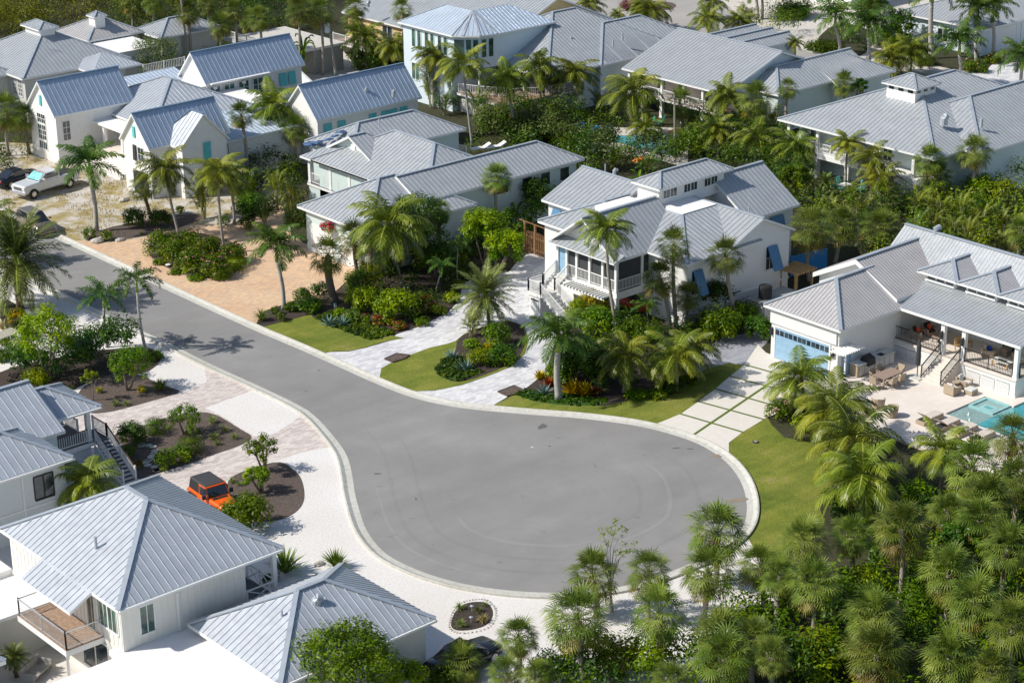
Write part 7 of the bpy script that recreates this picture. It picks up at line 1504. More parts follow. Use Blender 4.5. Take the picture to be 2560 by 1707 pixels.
palm('coco', (1158, 165), (1181, 373), 66, 'very tall coconut palm in front of the turret bay', trunk='trunk_pale', bow=.15); palm('coco', (1268, 200), (1295, 352), 60, 'coconut palm in front of the turret house porch railing', trunk='trunk_pale')
palm('coco', (1348, 172), (1352, 290), 56, 'coconut palm in front of the low hip roof, left of a twin'); palm('coco', (1436, 184), (1440, 300), 58, 'coconut palm in front of the low hip roof, right of a twin')
palm('coco', (1583, 232), (1591, 352), 78, 'large coconut palm at the left end of the upper porch', dead=.5, trunk='trunk_pale'); palm('coco', (1615, 322), 2.2, 42, 'small orange-tinted coconut palm by the neighbours pool', dead=.6)
palm('sabal', (1700, 262), (1706, 343), 46, 'fan palm right beside the short utility pole', skirt_=True); palm('coco', (1814, 242), 4, 56, 'coconut palm at the foot of the white porch stairs')
palm('sabal', (1890, 250), 4.2, 52, 'fan palm with hanging brown leaves right of the white porch stairs', skirt_=True); palm('coco', (1790, 325), (1793, 395), 46, 'coconut palm in the dense planting below the porch house'); palm('coco', (1893, 345), 3, 58, 'drooping palm in the dense planting behind the clerestory house')
palm('coco', (1473, 12), (1476, 65), 40, 'palm at the far kerb above the low hip roof'); palm('coco', (1543, 38), (1544, 80), 22, 'tiny young palm at the far kerb'); palm('coco', (1627, 30), (1634, 77), 52, 'bushy palm on the far verge right of the tiny one'); palm('coco', (1602, 22), (1606, 68), 34, 'palm on the far verge left of the bushy one')
palm('coco', (1781, 5), (1784, 50), 38, 'palm at the top edge right of the round drive'); palm('coco', (1770, 50), 2.5, 44, 'palm behind the broad gable ridge'); palm('coco', (1846, 55), 2, 40, 'palm leaning over the small triple gables')
palm('royal', (2089, 40), (2100, 140), 54, 'royal palm on the oval hedge bed across the far road, left', tr=.2); palm('royal', (2172, 62), (2169, 234), 58, 'very tall royal palm between road and cupola roof', tr=.2)
palm('royal', (2331, -25), (2329, 148), 58, 'royal palm with a stout white trunk cut by the top edge', tr=.3); palm('royal', (2446, 22), (2441, 161), 52, 'royal palm in the flowering bed, left of the garage'); palm('royal', (2484, 14), (2481, 142), 48, 'royal palm directly in front of the far garage')
palm('royal', (2400, 108), (2399, 222), 56, 'royal palm with a bright yellow shaft near the far road', tr=.22); palm('royal', (2557, 142), (2554, 280), 60, 'royal palm at the right edge beside the far road')
palm('royal', (2185, 16), (2190, 120), 44, 'royal palm at the top edge behind the very tall one'); palm('royal', (1888, -40), (1893, 50), 44, 'royal palm trunk pair at the top edge, left trunk', tr=.2); palm('royal', (1903, -45), (1905, 48), 44, 'royal palm trunk pair at the top edge, right trunk', tr=.18)
palm('coco', (2228, 152), 1.8, 54, 'low coconut palm behind the cupola, left one'); palm('coco', (2279, 128), 2.6, 56, 'low coconut palm behind the cupola, right one'); palm('sabal', (1970, 222), (1971, 275), 32, 'fan palm in front of the aqua rear wing, left'); palm('sabal', (2110, 212), 3.2, 38, 'fan palm beside a dark bush at the aqua rear wing window', skirt_=True); palm('coco', (1987, 108), 1.2, 22, 'small young palm by the triple gable corner')
palm('coco', (1991, 368), (1999, 424), 56, 'coconut palm at the left corner of the right-hand porch', nuts=False); palm('coco', (2121, 360), (2128, 450), 46, 'coconut palm with one upright frond before the right-hand porch'); palm('coco', (2180, 400), 4.2, 54, 'leafy coconut palm beside the porch stair of the cupola house')
palm('sabal', (2323, 405), 4.2, 50, 'fan palm at the corner of the cupola house, left one'); palm('sabal', (2437, 382), 4.8, 50, 'fan palm at the corner of the cupola house, right one', skirt_=True); palm('coco', (2203, 450), (2202, 532), 54, 'coconut palm before the white stair of the cupola house'); palm('sabal', (2340, 450), 2.6, 52, 'low fan palm below the right-hand house')
palm('date', (2021, 454), 1.2, 26, 'small pygmy date palm by the white patio set, left', tr=.07); palm('date', (2063, 456), 1.2, 26, 'small pygmy date palm by the white patio set, right', tr=.07)
palm('sabal', (2028, 572), (2023, 702), 64, 'fan palm with a curved trunk right of the clerestory house', bow=.6); palm('sabal', (2103, 565), (2088, 660), 62, 'fan palm close behind the curved-trunk palm'); palm('sabal', (2200, 572), 1.8, 60, 'low spreading fan palm above the pool house gable'); palm('sabal', (2549, 580), 3, 46, 'fan palm at the right edge above the pool house ridge')
palm('date', (41, 645), (51, 772), 112, 'huge date palm at the left edge beside the road', tr=.26); palm('fox', (258, 742), (269, 868), 62, 'foxtail palm on the white gravel, left of a pair', tr=.12); palm('fox', (341, 703), (365, 880), 60, 'foxtail palm on the white gravel, right of a pair', tr=.12)
palm('coco', (218, 1205), 2.6, 86, 'coconut palm beside the outside stair', dead=0); palm('sabal', (16, 280), (22, 390), 58, 'fan palm at the left edge by the corner gable', skirt_=True); palm('sabal', (62, 295), (74, 385), 40, 'shadowed fan palm beside the corner gable wall', trunk='trunk_brown')
palm('coco', (-25, 545), 4, 62, 'palm with only its frond tips showing at the left edge'); palm('date', (36, 1640), 1.2, 34, 'small lime palm under the balcony', tr=.1)
# grove at lower right, row by row
rows = {
 'back row of the lower right grove': [((1792, 1334), 3.2, 86), ((2010, 1352), 3.0, 74), ((2127, 1343), (2127, 1455), 60), ((2255, 1322), (2247, 1515), 82), ((2372, 1280), 3.0, 60), ((2448, 1300), 3.4, 66), ((2519, 1370), 3.6, 76)],
 'second row of the lower right grove': [((1481, 1443), (1492, 1540), 78), ((1623, 1432), 3.0, 66), ((1770, 1432), (1757, 1556), 80), ((1901, 1416), (1915, 1528), 66), ((1950, 1440), 3.4, 56), ((2037, 1463), 3.6, 80), ((2372, 1435), 3.4, 78)],
 'third row of the lower right grove': [((1296, 1593), 2.2, 62), ((1443, 1545), (1462, 1722), 92), ((1648, 1535), (1642, 1702), 84), ((1797, 1590), 3.2, 72), ((1885, 1593), 3.0, 64), ((2181, 1545), 3.4, 86), ((2437, 1508), 3.4, 80), ((2533, 1562), (2527, 1712), 80)],
 'front row along the bottom edge': [((1152, 1660), 1.0, 66), ((1266, 1686), 1.6, 52), ((1345, 1692), 2.2, 52), ((1675, 1704), 3.0, 56), ((1811, 1645), 3.2, 90), ((1928, 1640), 3.4, 62), ((2192, 1636), 3.4, 92), ((2377, 1650), 3.4, 92), ((2480, 1680), 3.4, 66)],
 'fan palms between the grove and the pool': [((2432, 1170), 3.0, 84), ((2533, 1090), 3.2, 66), ((2465, 1252), 3.2, 80), ((2545, 1195), 3.2, 64)]}
ORD = ['first', 'second', 'third', 'fourth', 'fifth', 'sixth', 'seventh', 'eighth', 'ninth']
for rn, lst in rows.items():
    lst = sorted(lst, key=lambda a: a[0][0])
    for i, (c, b_, r_) in enumerate(lst): palm('sabal', c, b_, r_, 'fan palm, %s from the left in the %s' % (ORD[i], rn) if 'row' in rn else 'fan palm in the gap to the pool, %s from the left' % ORD[i], 'fan palms of the lower right grove', skirt_=(i % 2 == 0) or None)
# clumping palms
for c, h, r, lb, dk in [
 ((505, 470), 4.6, 60, 'tall cane palm clump with many bare stems behind the pink flowers', 0), ((690, 455), 4.2, 44, 'areca clump left of the bungalow garage, rear', 0), ((735, 500), 4.0, 46, 'areca clump left of the bungalow garage, front', 0), ((660, 520), 2.6, 40, 'dark low palm clump behind the orange drive', 1), ((620, 445), 2.6, 44, 'big-leaved clump right of the cane palm', 1),
 ((1176, 806), 1.8, 36, 'small areca in the driveway island', 0), ((1115, 655), 2.6, 36, 'shaded areca beneath the mango trees', 1), ((1500, 960), 1.2, 30, 'dark low cycad clump under the young coconut palms', 1),
 ((1076, 200), 3.2, 44, 'areca clump under the turret, left', 0), ((1110, 245), 3.0, 44, 'areca clump under the turret, right', 1), ((1190, 250), 3, 40, 'areca clump at the curved porch base', 1), ((1020, 190), 3, 40, 'areca clump behind the second steep gable', 0),
 ((1376, 262), 3.4, 44, 'shaded palm clump under the white wall of the low hip house', 1), ((1500, 250), 3.4, 40, 'palm clump between the two middle back houses', 0), ((1530, 380), 2.6, 46, 'dark areca clump beside the neighbours pool, left', 1), ((1620, 400), 2.6, 44, 'dark areca clump beside the neighbours pool, right', 1),
 ((1850, 300), 3.2, 46, 'palm clump below the white stairs of the porch house', 0), ((1930, 300), 3.2, 48, 'palm clump left of the right-hand porch', 0), ((1950, 400), 3.0, 46, 'palm clump above the right roof of the clerestory house', 1), ((2050, 500), 2.6, 44, 'palm clump in front of the white patio set', 1), ((2120, 490), 2.6, 44, 'palm clump left of the white stair foot', 0),
 ((2290, 560), 2.4, 44, 'areca clump directly above the pool house ridge end', 1), ((2480, 530), 2.8, 46, 'areca clump below the aqua wall at the right edge', 1),
 ((1870, 40), 3, 36, 'palm clump at the top between the royal trunks', 0), ((560, 130), 2.4, 30, 'clump of palms behind the back gable ridge', 1), ((20, 1500), 1.5, 26, 'dark palm clump under the flat roof at the left edge', 1)]:
    areca(c, h, r, lb, dark=dk)
for c, h, r, lb in [((667, 50), 4, 34, 'banana plant at the back, left of three'), ((700, 80), 4, 36, 'banana plant at the back, middle of three'), ((757, 100), 4.2, 40, 'banana plant at the back, right of three near the pole'), ((1290, 520), 2.6, 40, 'banana plant at the left wall of the clerestory house, rear'), ((1318, 545), 2.4, 34, 'banana plant at the left wall of the clerestory house, front'), ((1595, 440), 3.6, 30, 'single bright banana plant behind the clerestory roof'), ((1360, 290), 3, 36, 'banana plant beside the white wall below the twin coconut palms'), ((1470, 310), 3, 34, 'banana plant left of the neighbours pool')]:
    P = clear(*c, G(*c, h * .6), 3)
    if P is None: print('SKIP', lb); continue
    h = P.z / .6; B = Vector((P.x, P.y, 0)); t = thing('banana_plant', lb, 'banana plant', B); r_ = r * (P - Vector((0, 0, CH))).dot(CF) / FPX
    inst('leaves', ME['banana', PN[0] % 2], t, (0, 0, h * .15), (r_ * 1.25, r_ * 1.25, h * .9)); mb = MB(); mb.tube([(0, 0, 0), (0, 0, h * .5)], [.12, .08], 'shaft_green', 7); mb.build('stem', t); PN[0] += 1
for row, n_, x0, x1, y0_, y1_, h_ in (('upper', 6, 2290, 2550, 505, 560, 3.2), ('lower', 6, 2330, 2550, 548, 618, 2.8)):
    for i in range(n_):
        f_ = i / (n_ - 1); areca((x0 + (x1 - x0) * f_ + rr_.uniform(-8, 8), y0_ + (y1_ - y0_) * f_ + rr_.uniform(-8, 8)), h_, 42, 'areca clump above the pool house, %s line, %s from the left' % (row, ORD[i]), 'areca clumps above the pool house')
for i, (x, y) in enumerate(((1760, 400), (1860, 420), (1925, 440), (1990, 470), (2080, 520), (2150, 530))): areca((x, y), 3.0, 42, 'palm clump right of the clerestory house, %s from the left' % ORD[i], 'palm clumps in the middle thicket')
# broadleaf trees
tree('lime', (113, 828), (118, 950), 84, 'spreading yellow-green tree beside the golf cart', n=5200, ls=.11, k=34, flat=1)
tree('mid', (327, 905), (321, 976), 58, 'small dense tree with a pale split trunk in the mulch bed', n=3600, ls=.085, k=26)
tree('lime', (226, 940), (233, 1002), 24, 'spindly yellow-green sapling left of the split-trunk tree', n=420, ls=.09, stems=1, k=10, tw=.04)
tree('mid', (463, 1043), (463, 1086), 46, 'open crape myrtle above the round hedges', n=1900, ls=.08, k=18)
tree('mid', (650, 1118), (660, 1180), 44, 'open young tree between the orange jeep and the road', n=1700, ls=.085, k=16)
tree('lime', (640, 1190), (655, 1232), 38, 'lower bushy tree beside the orange jeep', n=1500, ls=.085, k=14)
tree('dark', (1040, 552), (1050, 660), 82, 'tall dark ficus tree in front of the bungalow roof', n=6200, ls=.12, k=36, hr=1.25)
tree('dark', (1085, 632), (1085, 700), 50, 'dark broadleaf tree right of the hanging dead fronds', n=2600, ls=.11, k=20)
tree('lime', (1205, 560), (1210, 668), 58, 'mango tree with bright new leaves beside the driveway, left', n=4200, ls=.12, k=26)
tree('lime', (1262, 612), (1240, 690), 56, 'mango tree with bright new leaves beside the driveway, right', n=4000, ls=.12, k=26)
tree('olive', (393, 138), (405, 222), 70, 'grey-green open tree between the cupola house and the back gable', n=4200, ls=.11, k=30, stems=5)
tree('mid', (1990, 440), (1985, 520), 44, 'broadleaf tree at the right gable of the clerestory house', n=2600, ls=.13, k=18)
tree('dark', (2410, 1345), (2415, 1440), 62, 'dark broadleaf tree among the fan palms near the right edge', n=4000, ls=.12, k=26)
tree('mid', (872, 1648), (885, 1790), 132, 'large glossy tree at the bottom in front of the second hip roof', n=7600, ls=.11, k=44)
tree('lime', (1020, 1690), (1020, 1760), 54, 'yellow-green bush tree right of the large glossy tree', n=2400, ls=.1, k=18)
tree('dark', (2247, 60), (2255, 125), 50, 'dark round tree behind the tall royal palms', n=2600, ls=.16, k=20)
tree('dark', (2150, 215), (2140, 250), 24, 'small dark tree touching the rear wing', n=900, ls=.14, k=10)
B = G(1530, 1530); t = thing('bare_tree', 'almost leafless twiggy tree above the fan palms at the road edge', 'tree', B); R_ = random.Random(5); mb = MB(); lf = MB(); top = onray(1520, 1400, B) - B
for tx, ty in ((1500, 1312), (1520, 1330), (1560, 1320), (1580, 1315), (1478, 1395), (1582, 1375), (1545, 1300), (1600, 1355), (1500, 1370)):
    e_ = onray(tx, ty, B) - B + FW * R_.uniform(-.6, .6); m_ = top * R_.uniform(.75, 1.0) ; mb.tube([m_ * .0 + Vector((R_.uniform(-.1, .1), 0, 0)), m_ * .6, m_.lerp(e_, .4) + RT * R_.uniform(-.15, .15), e_], [.06, .045, .025, .01], 'trunk_pale', 5)
    for j in range(7):
        q = m_.lerp(e_, R_.uniform(.4, 1.0)) + Vector((R_.uniform(-.25, .25), R_.uniform(-.25, .25), R_.uniform(-.1, .25)))
        for v in range(9): leafquad(lf, q + Vector((R_.uniform(-.12, .12), R_.uniform(-.12, .12), R_.uniform(-.1, .1))), Vector((R_.uniform(-1, 1), R_.uniform(-1, 1), 1)).normalized(), .07, 'leaf_lime', R_)
mb.build('trunk', t); lf.build('leaves', t)
# ---------------------------------------------------------------- shrubs, hedges, tufts
PK = ('petal_pink', 26, .075)
for mix, x, y, r, lb, kw in [
 ('mid', 404, 612, 44, 'oleander with pink flowers, left end of the flowering bed', dict(flowers=PK)), ('mid', 440, 632, 42, 'oleander with pink flowers, front left of the flowering bed', dict(flowers=PK)), ('mid', 470, 606, 40, 'oleander with pink flowers around the left coconut trunk', dict(flowers=PK)), ('mid', 478, 656, 42, 'oleander with pink flowers, front middle of the flowering bed', dict(flowers=PK)),
 ('mid', 520, 625, 42, 'oleander with pink flowers, middle of the flowering bed', dict(flowers=PK)), ('mid', 540, 668, 38, 'oleander with pink flowers, lower edge of the flowering bed', dict(flowers=PK)), ('mid', 584, 634, 36, 'oleander with pink flowers, right end of the flowering bed', dict(flowers=PK)),
 ('lime', 552, 682, 28, 'clipped yellow-green hedge at the lower corner of the flowering bed', dict(ball=True, hr=.9)), ('lime', 590, 660, 28, 'clipped yellow-green hedge at the right corner of the flowering bed', dict(ball=True, hr=.9)), ('mid', 400, 655, 20, 'low ground-hugging green plant at the left tip of the flowering bed', dict(hr=.4)), ('mid', 440, 680, 20, 'low ground-hugging green plant beside the white utility lid', dict(hr=.4)), ('mid', 490, 695, 22, 'low ground-hugging green plant at the front rim of the flowering bed', dict(hr=.4)),
 ('mid', 222, 584, 20, 'small round bush at the foot of the royal palm, left side', {}), ('mid', 267, 589, 18, 'small bush with a pink flower at the foot of the royal palm, right side', dict(flowers=('petal_pink', 4, .08))), ('dark', 336, 544, 34, 'dark glossy shrub left of the rough fan palm', {}), ('dark', 400, 545, 30, 'dark glossy shrub right of the rough fan palm', {}), ('lime', 450, 525, 14, 'little bright shrub in the sandy bed', {}),
 ('mid', 607, 472, 40, 'large-leaved shrub behind the orange drive, top', {}), ('hedge', 625, 510, 40, 'long green hedge behind the orange drive', dict(hr=.8, sx=1.5)), ('mid', 615, 558, 24, 'low shrub at the back rim of the orange drive', {}), ('mid', 560, 553, 18, 'small shrub beside the cane palm base', {}),
 ('mid', 899, 706, 40, 'rounded green shrub behind the clipped balls near the orange drive', {}), ('lime', 905, 748, 46, 'bright clipped ball shrub, left of two big ones', dict(hr=1.0)), ('lime', 993, 767, 56, 'bright clipped ball shrub, right and bigger of two', dict(hr=1.1)), ('hedge', 757, 737, 26, 'low hedge at the rim of the orange drive, left', dict(hr=.8, sx=1.4)), ('dark', 801, 724, 26, 'small dark shrub left of the shaggy palm trunk', {}), ('hedge', 776, 764, 32, 'low clipped hedge in front of the shaggy palm trunk', dict(hr=.8, sx=1.3)), ('hedge', 730, 768, 22, 'low hedge right of the royal palm foot', dict(hr=.8)), ('mid', 703, 792, 16, 'small shrub at the top corner of the first lawn', {}), ('mid', 688, 776, 14, 'tiny shrub left of the royal palm foot', {}),
 ('lime', 850, 782, 20, 'low pale shrub left of the agaves', dict(hr=.8)), ('grass', 880, 790, 26, 'low pale green filler shrub behind the agaves', dict(hr=.7)), ('mid', 914, 798, 16, 'little topiary tree with magenta blooms', dict(flowers=('petal_magenta', 14, .06))), ('gold', 971, 802, 18, 'little yellow-leaved topiary beside the first lawn', {}), ('red', 945, 800, 18, 'bronze red croton between the two topiaries', {}), ('red', 1000, 815, 20, 'bronze croton at the driveway rim', dict(hr=.8)), ('red', 1062, 760, 28, 'red and green croton beside the big clipped ball', {}),
 ('lime', 1095, 775, 24, 'yellow-green fringe shrub along the driveway, lower', dict(hr=.8)), ('lime', 1130, 745, 24, 'yellow-green fringe shrub along the driveway, middle', dict(hr=.8)), ('lime', 1145, 712, 20, 'yellow-green fringe shrub along the driveway, upper', dict(hr=.8)), ('mid', 1055, 805, 22, 'green fringe shrub along the driveway near the lawn tip', dict(hr=.7)),
 ('olive', 760, 548, 50, 'brownish bougainvillea arch at the bungalow garage corner', dict(hr=1.1, z=1.2)), ('mid', 818, 570, 20, 'magenta bougainvillea flowers over the garage door', dict(flowers=('petal_magenta', 90, .09), z=1.8, hr=.9)), ('mid', 910, 668, 20, 'flowering vine on the white garage wall', dict(flowers=('petal_magenta', 12, .06))),
 ('mid', 1243, 838, 40, 'green shrub in the driveway island, rear', {}), ('lime', 1198, 895, 34, 'yellow-green shrub in the driveway island, front left', dict(hr=.9)), ('hedge', 1255, 888, 42, 'dark clipped hedge in the driveway island, right', dict(hr=.9)), ('lime', 1180, 862, 26, 'yellow-green shrub in the driveway island behind the agaves', dict(hr=.9)), ('gold', 1222, 868, 18, 'orange croton in the driveway island', dict(hr=.8)),
 ('dark', 1450, 905, 76, 'massive dark shrub right of the royal palm', dict(hr=1.2)), ('mid', 1400, 930, 40, 'green shrub hugging the massive dark one', {}), ('mid', 1500, 810, 54, 'leafy bright shrub below the screened porch, right', {}), ('mid', 1575, 830, 44, 'leafy bright shrub at the carport entrance', {}), ('gold', 1480, 760, 46, 'yellow-green clipped shrub under the white trellis, left', dict(hr=1.1)), ('lime', 1445, 770, 34, 'yellow-green shrub beside the front stair', {}),
 ('dark', 1680, 960, 34, 'low dark shrub at the lawn edge under the coconut pair', dict(hr=.7, sx=1.4)), ('mid', 1590, 985, 28, 'low shrub at the lawn edge, left of the coconut pair', dict(hr=.6, sx=1.3)), ('mid', 1725, 945, 28, 'low blue-flowered shrub beside the shaded paver path', dict(hr=.7)), ('mid', 1640, 985, 28, 'low shrub at the lawn edge in the middle of the bed', dict(hr=.6)),
 ('mid', 1797, 812, 58, 'big green shrub left of the pool house garage', {}), ('mid', 1855, 785, 46, 'big green shrub under the equipment box', {}), ('dark', 1893, 822, 42, 'dark shrub at the garage corner', {}), ('dark', 1790, 730, 40, 'dark hedge under the long white side wall', {}), ('mid', 1947, 1025, 34, 'flowering shrub at the corner of slab drive and lawn', dict(flowers=('petal_pink', 5, .05))), ('lime', 2010, 1060, 34, 'yellow-green shrub between the coconut palms and lawn', dict(hr=.9)),
 ('lime', 2029, 1640, 86, 'big yellow-green bush near the bottom, left of the grove centre', {}), ('lime', 1540, 1650, 70, 'yellow-green bush at the bottom between two fan palms', {}), ('dark', 1389, 1675, 60, 'dark glossy bush at the bottom edge', {}), ('mid', 2165, 1455, 62, 'green bush beneath the grove back row', {}), ('dark', 2310, 1475, 66, 'dark bush in the shadowed gap of the grove', {}), ('mid', 2300, 1560, 52, 'green bush in the middle of the grove', {}), ('mid', 1893, 1545, 40, 'green bush beside the white gravel tongue', {}), ('mid', 1103, 1700, 44, 'green bush at the bottom edge near the parked dark car', {}), ('mid', 2290, 1240, 48, 'green bush behind the fruiting coconut palm', {}),
 ('mid', 614, 1283, 66, 'dense green bush hiding the jeep bumper', {}), ('dark', 327, 1085, 40, 'dark rounded shrub at the foot of the outside stair', {}), ('hedge', 389, 1066, 27, 'clipped round hedge ball, upper one', dict(ball=True, hr=1.3)), ('hedge', 477, 1112, 32, 'clipped round hedge ball, lower and larger one', dict(ball=True, hr=1.2)), ('mid', 412, 1150, 32, 'loose dark green shrub left of the lower hedge ball', {}), ('mid', 450, 1135, 30, 'loose green shrub touching the lower hedge ball', {}), ('mid', 320, 1130, 24, 'small shrub below the stair shrub', {}), ('red', 345, 1160, 14, 'small rusty plant beside the stepping stones', {}),
 ('dark', 675, 1448, 26, 'low juniper-like plant behind the porch post', dict(hr=.6)), ('lime', 40, 962, 44, 'bright green shrub at the left end of the hedge', {}), ('lime', 90, 950, 36, 'bright green shrub in front of the golf cart', {}), ('mid', 388, 890, 24, 'low rounded shrub at the foot of the foxtail pair', dict(hr=.7)), ('gold', 40, 790, 26, 'yellow strappy plant under the huge date palm', {}), ('mid', 20, 860, 26, 'green plant at the left edge under the date palm', {}), ('gold', 249, 975, 10, 'tiny yellow croton in the mulch bed', {}), ('gold', 355, 973, 13, 'small yellow croton right of the split-trunk tree', {}),
 ('olive', 1240, 300, 56, 'olive green hedge mass behind the bungalow, left', dict(hr=1.0)), ('olive', 1330, 320, 60, 'olive green hedge mass behind the bungalow, middle', dict(hr=1.0)), ('olive', 1420, 345, 50, 'olive green hedge mass behind the bungalow, right', dict(hr=1.0)), ('dark', 1335, 478, 40, 'dark hedge against the shaded bungalow wing', dict(hr=1.2)), ('dark', 1400, 462, 36, 'dark hedge between bungalow wing and clerestory house', dict(hr=1.3)),
 ('mid', 1725, 355, 44, 'bushy tree-like shrub right of the short utility pole', dict(hr=1.4)), ('lime', 2500, 490, 54, 'bright shrub at the right edge below the aqua wall', {}), ('mid', 2450, 470, 46, 'green shrub below the aqua wall window', {}), ('hedge', 2060, 118, 34, 'clipped hedge on the oval bed, left end', dict(hr=.6, sx=1.5)), ('mid', 2110, 122, 34, 'clipped hedge on the oval bed, right end', dict(hr=.7)), ('lime', 2256, 105, 32, 'lime shrub behind the clipped verge', {}), ('mid', 2315, 152, 28, 'low hedge at the stout royal trunk', dict(hr=.7)), ('mid', 2437, 168, 30, 'flowering shrub around the yellow-shafted royal palm', dict(flowers=('petal_pink', 20, .09), hr=.8)), ('mid', 2487, 148, 26, 'flowering shrub in front of the far garage', dict(flowers=('petal_pink', 10, .09), hr=.7)), ('mid', 1985, 28, 40, 'hedge at the top beyond the round drive', dict(hr=.7, sx=1.6)), ('lime', 2025, 205, 20, 'small bright bush beside the cupola roof', {}), ('olive', 440, 100, 44, 'yellow-green bushes behind the open grey tree', {}), ('lime', 505, 98, 40, 'yellow-green bushes above the back gable roof ridge', {}), ('lime', 660, 78, 34, 'lime bush among the banana plants', {}), ('mid', 2180, 10, 40, 'green shrubs at the top edge right', {}), ('mid', 1400, 14, 34, 'green tree tops above the turret house ridge', dict(hr=1.3)), ('mid', 1360, 16, 34, 'green shrub above the low hip roof', {})]:
    shrub(mix, x, y, r, lb, **kw)
for k, x, y, r, lb, nm, ct in [
 ('agave', 822, 803, 24, 'blue-grey agave beside the first lawn, left of two', 'agave', 'agave'), ('agave', 855, 803, 24, 'blue-grey agave beside the first lawn, right of two', 'agave', 'agave'), ('agave', 1128, 886, 22, 'blue-grey agave on the driveway island, upper', 'agave', 'agave'), ('agave', 1166, 914, 26, 'blue-grey agave on the driveway island, lower', 'agave', 'agave'), ('agave', 1360, 975, 26, 'silvery agave left of the bulging royal trunk', 'agave', 'agave'),
 ('bushgrass', 655, 790, 28, 'fountain grass clump at the first lawn corner', 'grass_clump', 'grass clump'), ('crotong', 1432, 970, 30, 'golden croton right of the royal trunk', 'croton', 'croton'), ('crotong', 1462, 975, 28, 'orange-gold croton further right of the royal trunk', 'croton', 'croton'), ('crotonr', 1372, 955, 20, 'red croton behind the silvery agave', 'croton', 'croton'), ('crotong', 1350, 938, 18, 'yellow croton at the drive rim', 'croton', 'croton'), ('crotonr', 1490, 978, 20, 'dark red croton at the end of the gold row', 'croton', 'croton'),
 ('palmetto', 713, 1408, 54, 'big saw palmetto beside the porch post', 'palmetto', 'palmetto'), ('palmetto', 841, 1402, 40, 'saw palmetto half hidden by the second hip roof', 'palmetto', 'palmetto'), ('palmetto', 401, 965, 26, 'blue-green yucca in the upper mulch bed', 'yucca', 'yucca'),
 ('muhly', 1566, 14, 26, 'pink muhly grass on the far road island', 'grass_clump', 'grass clump'), ('tuft', 531, 1049, 20, 'strappy tuft near the gravel patch, top one', 'grass_clump', 'grass clump'), ('tuft', 562, 1070, 18, 'strappy tuft near the gravel patch, right one', 'grass_clump', 'grass clump'), ('tuft', 536, 1090, 20, 'strappy tuft near the gravel patch, middle one', 'grass_clump', 'grass clump'), ('tuft', 586, 1090, 15, 'pale strappy tuft at the tip of the mulch bed', 'grass_clump', 'grass clump'), ('tuft', 542, 1106, 14, 'small strappy tuft right of the large hedge ball', 'grass_clump', 'grass clump'), ('tuft', 498, 1077, 14, 'small strappy tuft right of the crape myrtle', 'grass_clump', 'grass clump'),
 ('tuft', 288, 1007, 16, 'variegated tuft in the upper mulch bed, left', 'grass_clump', 'grass clump'), ('tuft', 316, 1007, 13, 'variegated tuft in the upper mulch bed, right', 'grass_clump', 'grass clump'), ('tuft', 178, 968, 12, 'small tuft at the left end of the upper mulch bed', 'grass_clump', 'grass clump'), ('tuft', 580, 1200, 14, 'pale tuft above the jeep mulch bed, left', 'grass_clump', 'grass clump'), ('tuft', 598, 1208, 12, 'pale tuft above the jeep mulch bed, right', 'grass_clump', 'grass clump'),
 ('tuft', 1150, 1515, 18, 'green tuft in the stone-ringed island, upper left', 'grass_clump', 'grass clump'), ('tuft', 1152, 1556, 20, 'green tuft in the stone-ringed island, lower left', 'grass_clump', 'grass clump'), ('tuft', 1196, 1522, 16, 'green tuft in the stone-ringed island, right', 'grass_clump', 'grass clump'), ('straw', 1208, 1545, 20, 'straw-coloured grass in the stone-ringed island', 'grass_clump', 'grass clump'), ('tuft', 1213, 1508, 12, 'small tuft at the top of the stone-ringed island', 'grass_clump', 'grass clump'),
 ('bushgrass', 1000, 1700, 20, 'grassy plant at the bottom edge left of the yellow bush', 'grass_clump', 'grass clump'), ('straw', 8, 815, 24, 'straw grass at the left edge', 'grass_clump', 'grass clump'), ('tuft', 355, 583, 10, 'small green tuft on the sandy bed', 'grass_clump', 'grass clump')]:
    tuft(k, x, y, r, lb, nm, ct)
# dry grass over the sandy lot and short blades on lawns
def blades(name, poly, n, h, mat, seed, z=.02, wd=.012):
    r = random.Random(seed); P = [(p.x, p.y) for p in poly]; x0, x1 = min(p[0] for p in P), max(p[0] for p in P); y0, y1 = min(p[1] for p in P), max(p[1] for p in P); mb = MB()
    for i in range(n):
        x, y = r.uniform(x0, x1), r.uniform(y0, y1)
        if not inpoly(x, y, P) or (mat == 'leaf_straw' and noise.noise(Vector((x * .35, y * .35, 3))) < .02): continue
        a = r.uniform(0, 6.28); c = Vector((cos(a), sin(a), 0)); hh = h * r.uniform(.5, 1.2); p = Vector((x, y, z)); mb.face([p - c * wd, p + c * wd, p + Vector((r.uniform(-.4, .4) * hh, r.uniform(-.4, .4) * hh, hh))], mat)
    o = mb.build(name); o['kind'] = 'stuff'
blades('dry_grass', [G(0, 545), G(150, 600), G(280, 590), G(440, 560), G(480, 520), G(330, 450), G(180, 400), G(0, 440)], 9000, .16, 'leaf_straw', 3, wd=.03)
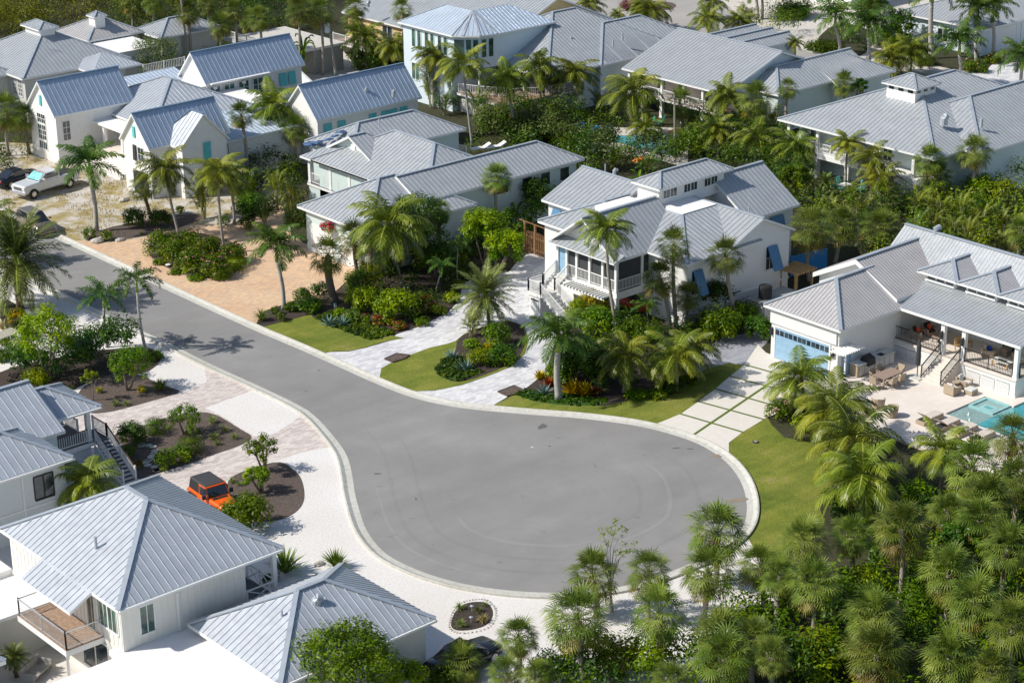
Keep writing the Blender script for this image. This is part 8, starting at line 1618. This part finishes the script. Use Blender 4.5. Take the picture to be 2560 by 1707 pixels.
# stones
def stones(name, pts, r0, r1, seed, group, labelf, cat='stone'):
    r = random.Random(seed)
    for i, p in enumerate(pts):
        mb = MB(); mb.blob((0, 0, 0), r.uniform(r0, r1), 'rock', (1, r.uniform(.7, 1.2), .6), 7, 4, .18, i + seed); o = mb.build('stone', loc=(p[0], p[1], r0 * .3)); tag(o, labelf(i), cat, group)
ring = smooth_poly(T(640, 1280, 1765, 1070, 1780, 980, 1815, 890, 1890, 825, 2000, 800, 2110, 800, 2195, 870, 2205, 960, 2150, 1060, 2000, 1105, 1850, 1115), 2)
rg = []
for i in range(len(ring)):
    a, b_ = ring[i], ring[(i + 1) % len(ring)]; n_ = max(1, int((b_ - a).length / .17)); rg += [a.lerp(b_, j / n_) for j in range(n_)]
stones('stone', rg[:90], .06, .10, 1, 'pale stones ringing the mulch island', lambda i: 'small pale stone in the ring around the oval mulch island')
st = smooth_poly(T(0, 854, 1290, 950, 1400, 960, 1440, 1010, 1380, 1070, 1330, 1100, 1400, 1150, 1450, 1190), 1, closed=False)
for i, p in enumerate(st[::1]):
    mb = MB(); r_ = random.Random(i); ang = r_.uniform(0, 6); mb.solid([(cos(k * 1.05 + ang) * .3 * r_.uniform(.7, 1.1), sin(k * 1.05 + ang) * .22 * r_.uniform(.8, 1.1), 0) for k in range(6)], [(cos(k * 1.05 + ang) * .27, sin(k * 1.05 + ang) * .2, .05) for k in range(6)], 'rock'); o = mb.build('stepping_stone', loc=(p.x + r_.uniform(-.15, .15), p.y + r_.uniform(-.15, .15), .02)); tag(o, 'flat pale stepping stone in the curved path between stair and hedge balls', 'stepping stone', 'stepping stones below the hedge balls')
for i, (x, y, r_, lb) in enumerate([(245, 602, .45, 'long low boulder at the kerb near the sandy lot'), (300, 600, .3, 'dark low boulder right of the long one'), (797, 1408, .25, 'brown rock beside the half-hidden palmetto'), (1944, 88, .5, 'stacked pale rocks by the triple gables'), (310, 500, .35, 'block of rubble near the portico steps'), (1040, 1095, .01, None)]):
    if lb: mb = MB(); mb.blob((0, 0, 0), r_, 'rock', (1.5, .9, .6), 9, 6, .2, i); o = mb.build('boulder', loc=G(x, y, r_ * .3)); tag(o, lb, 'boulder')
for i, (pts, lb) in enumerate([((1180, 165, 1290, 115, 1410, 130, 1370, 160, 1260, 195), 'brown utility patch framed in the driveway, left one'), ((2220, 465, 2370, 410, 2470, 455, 2420, 480, 2310, 505), 'brown utility patch framed in the driveway, right one')]):
    P = T(640, 854, *pts); c = sum(P, Vector()) / len(P); mb = MB(); k = MB(); L2 = [p - c for p in P]
    mb.solid([(p.x, p.y, 0) for p in L2], [(p.x, p.y, .06) for p in L2], 'mulch'); root = thing('utility_patch', lb, 'utility cover', (c.x, c.y, .012)); mb.build('fill', root)
    for a, b_ in zip(L2, L2[1:] + L2[:1]): k.bar((a.x, a.y, .05), (b_.x, b_.y, .05), .06, .08, 'dark_rail')
    k.build('frame', root)
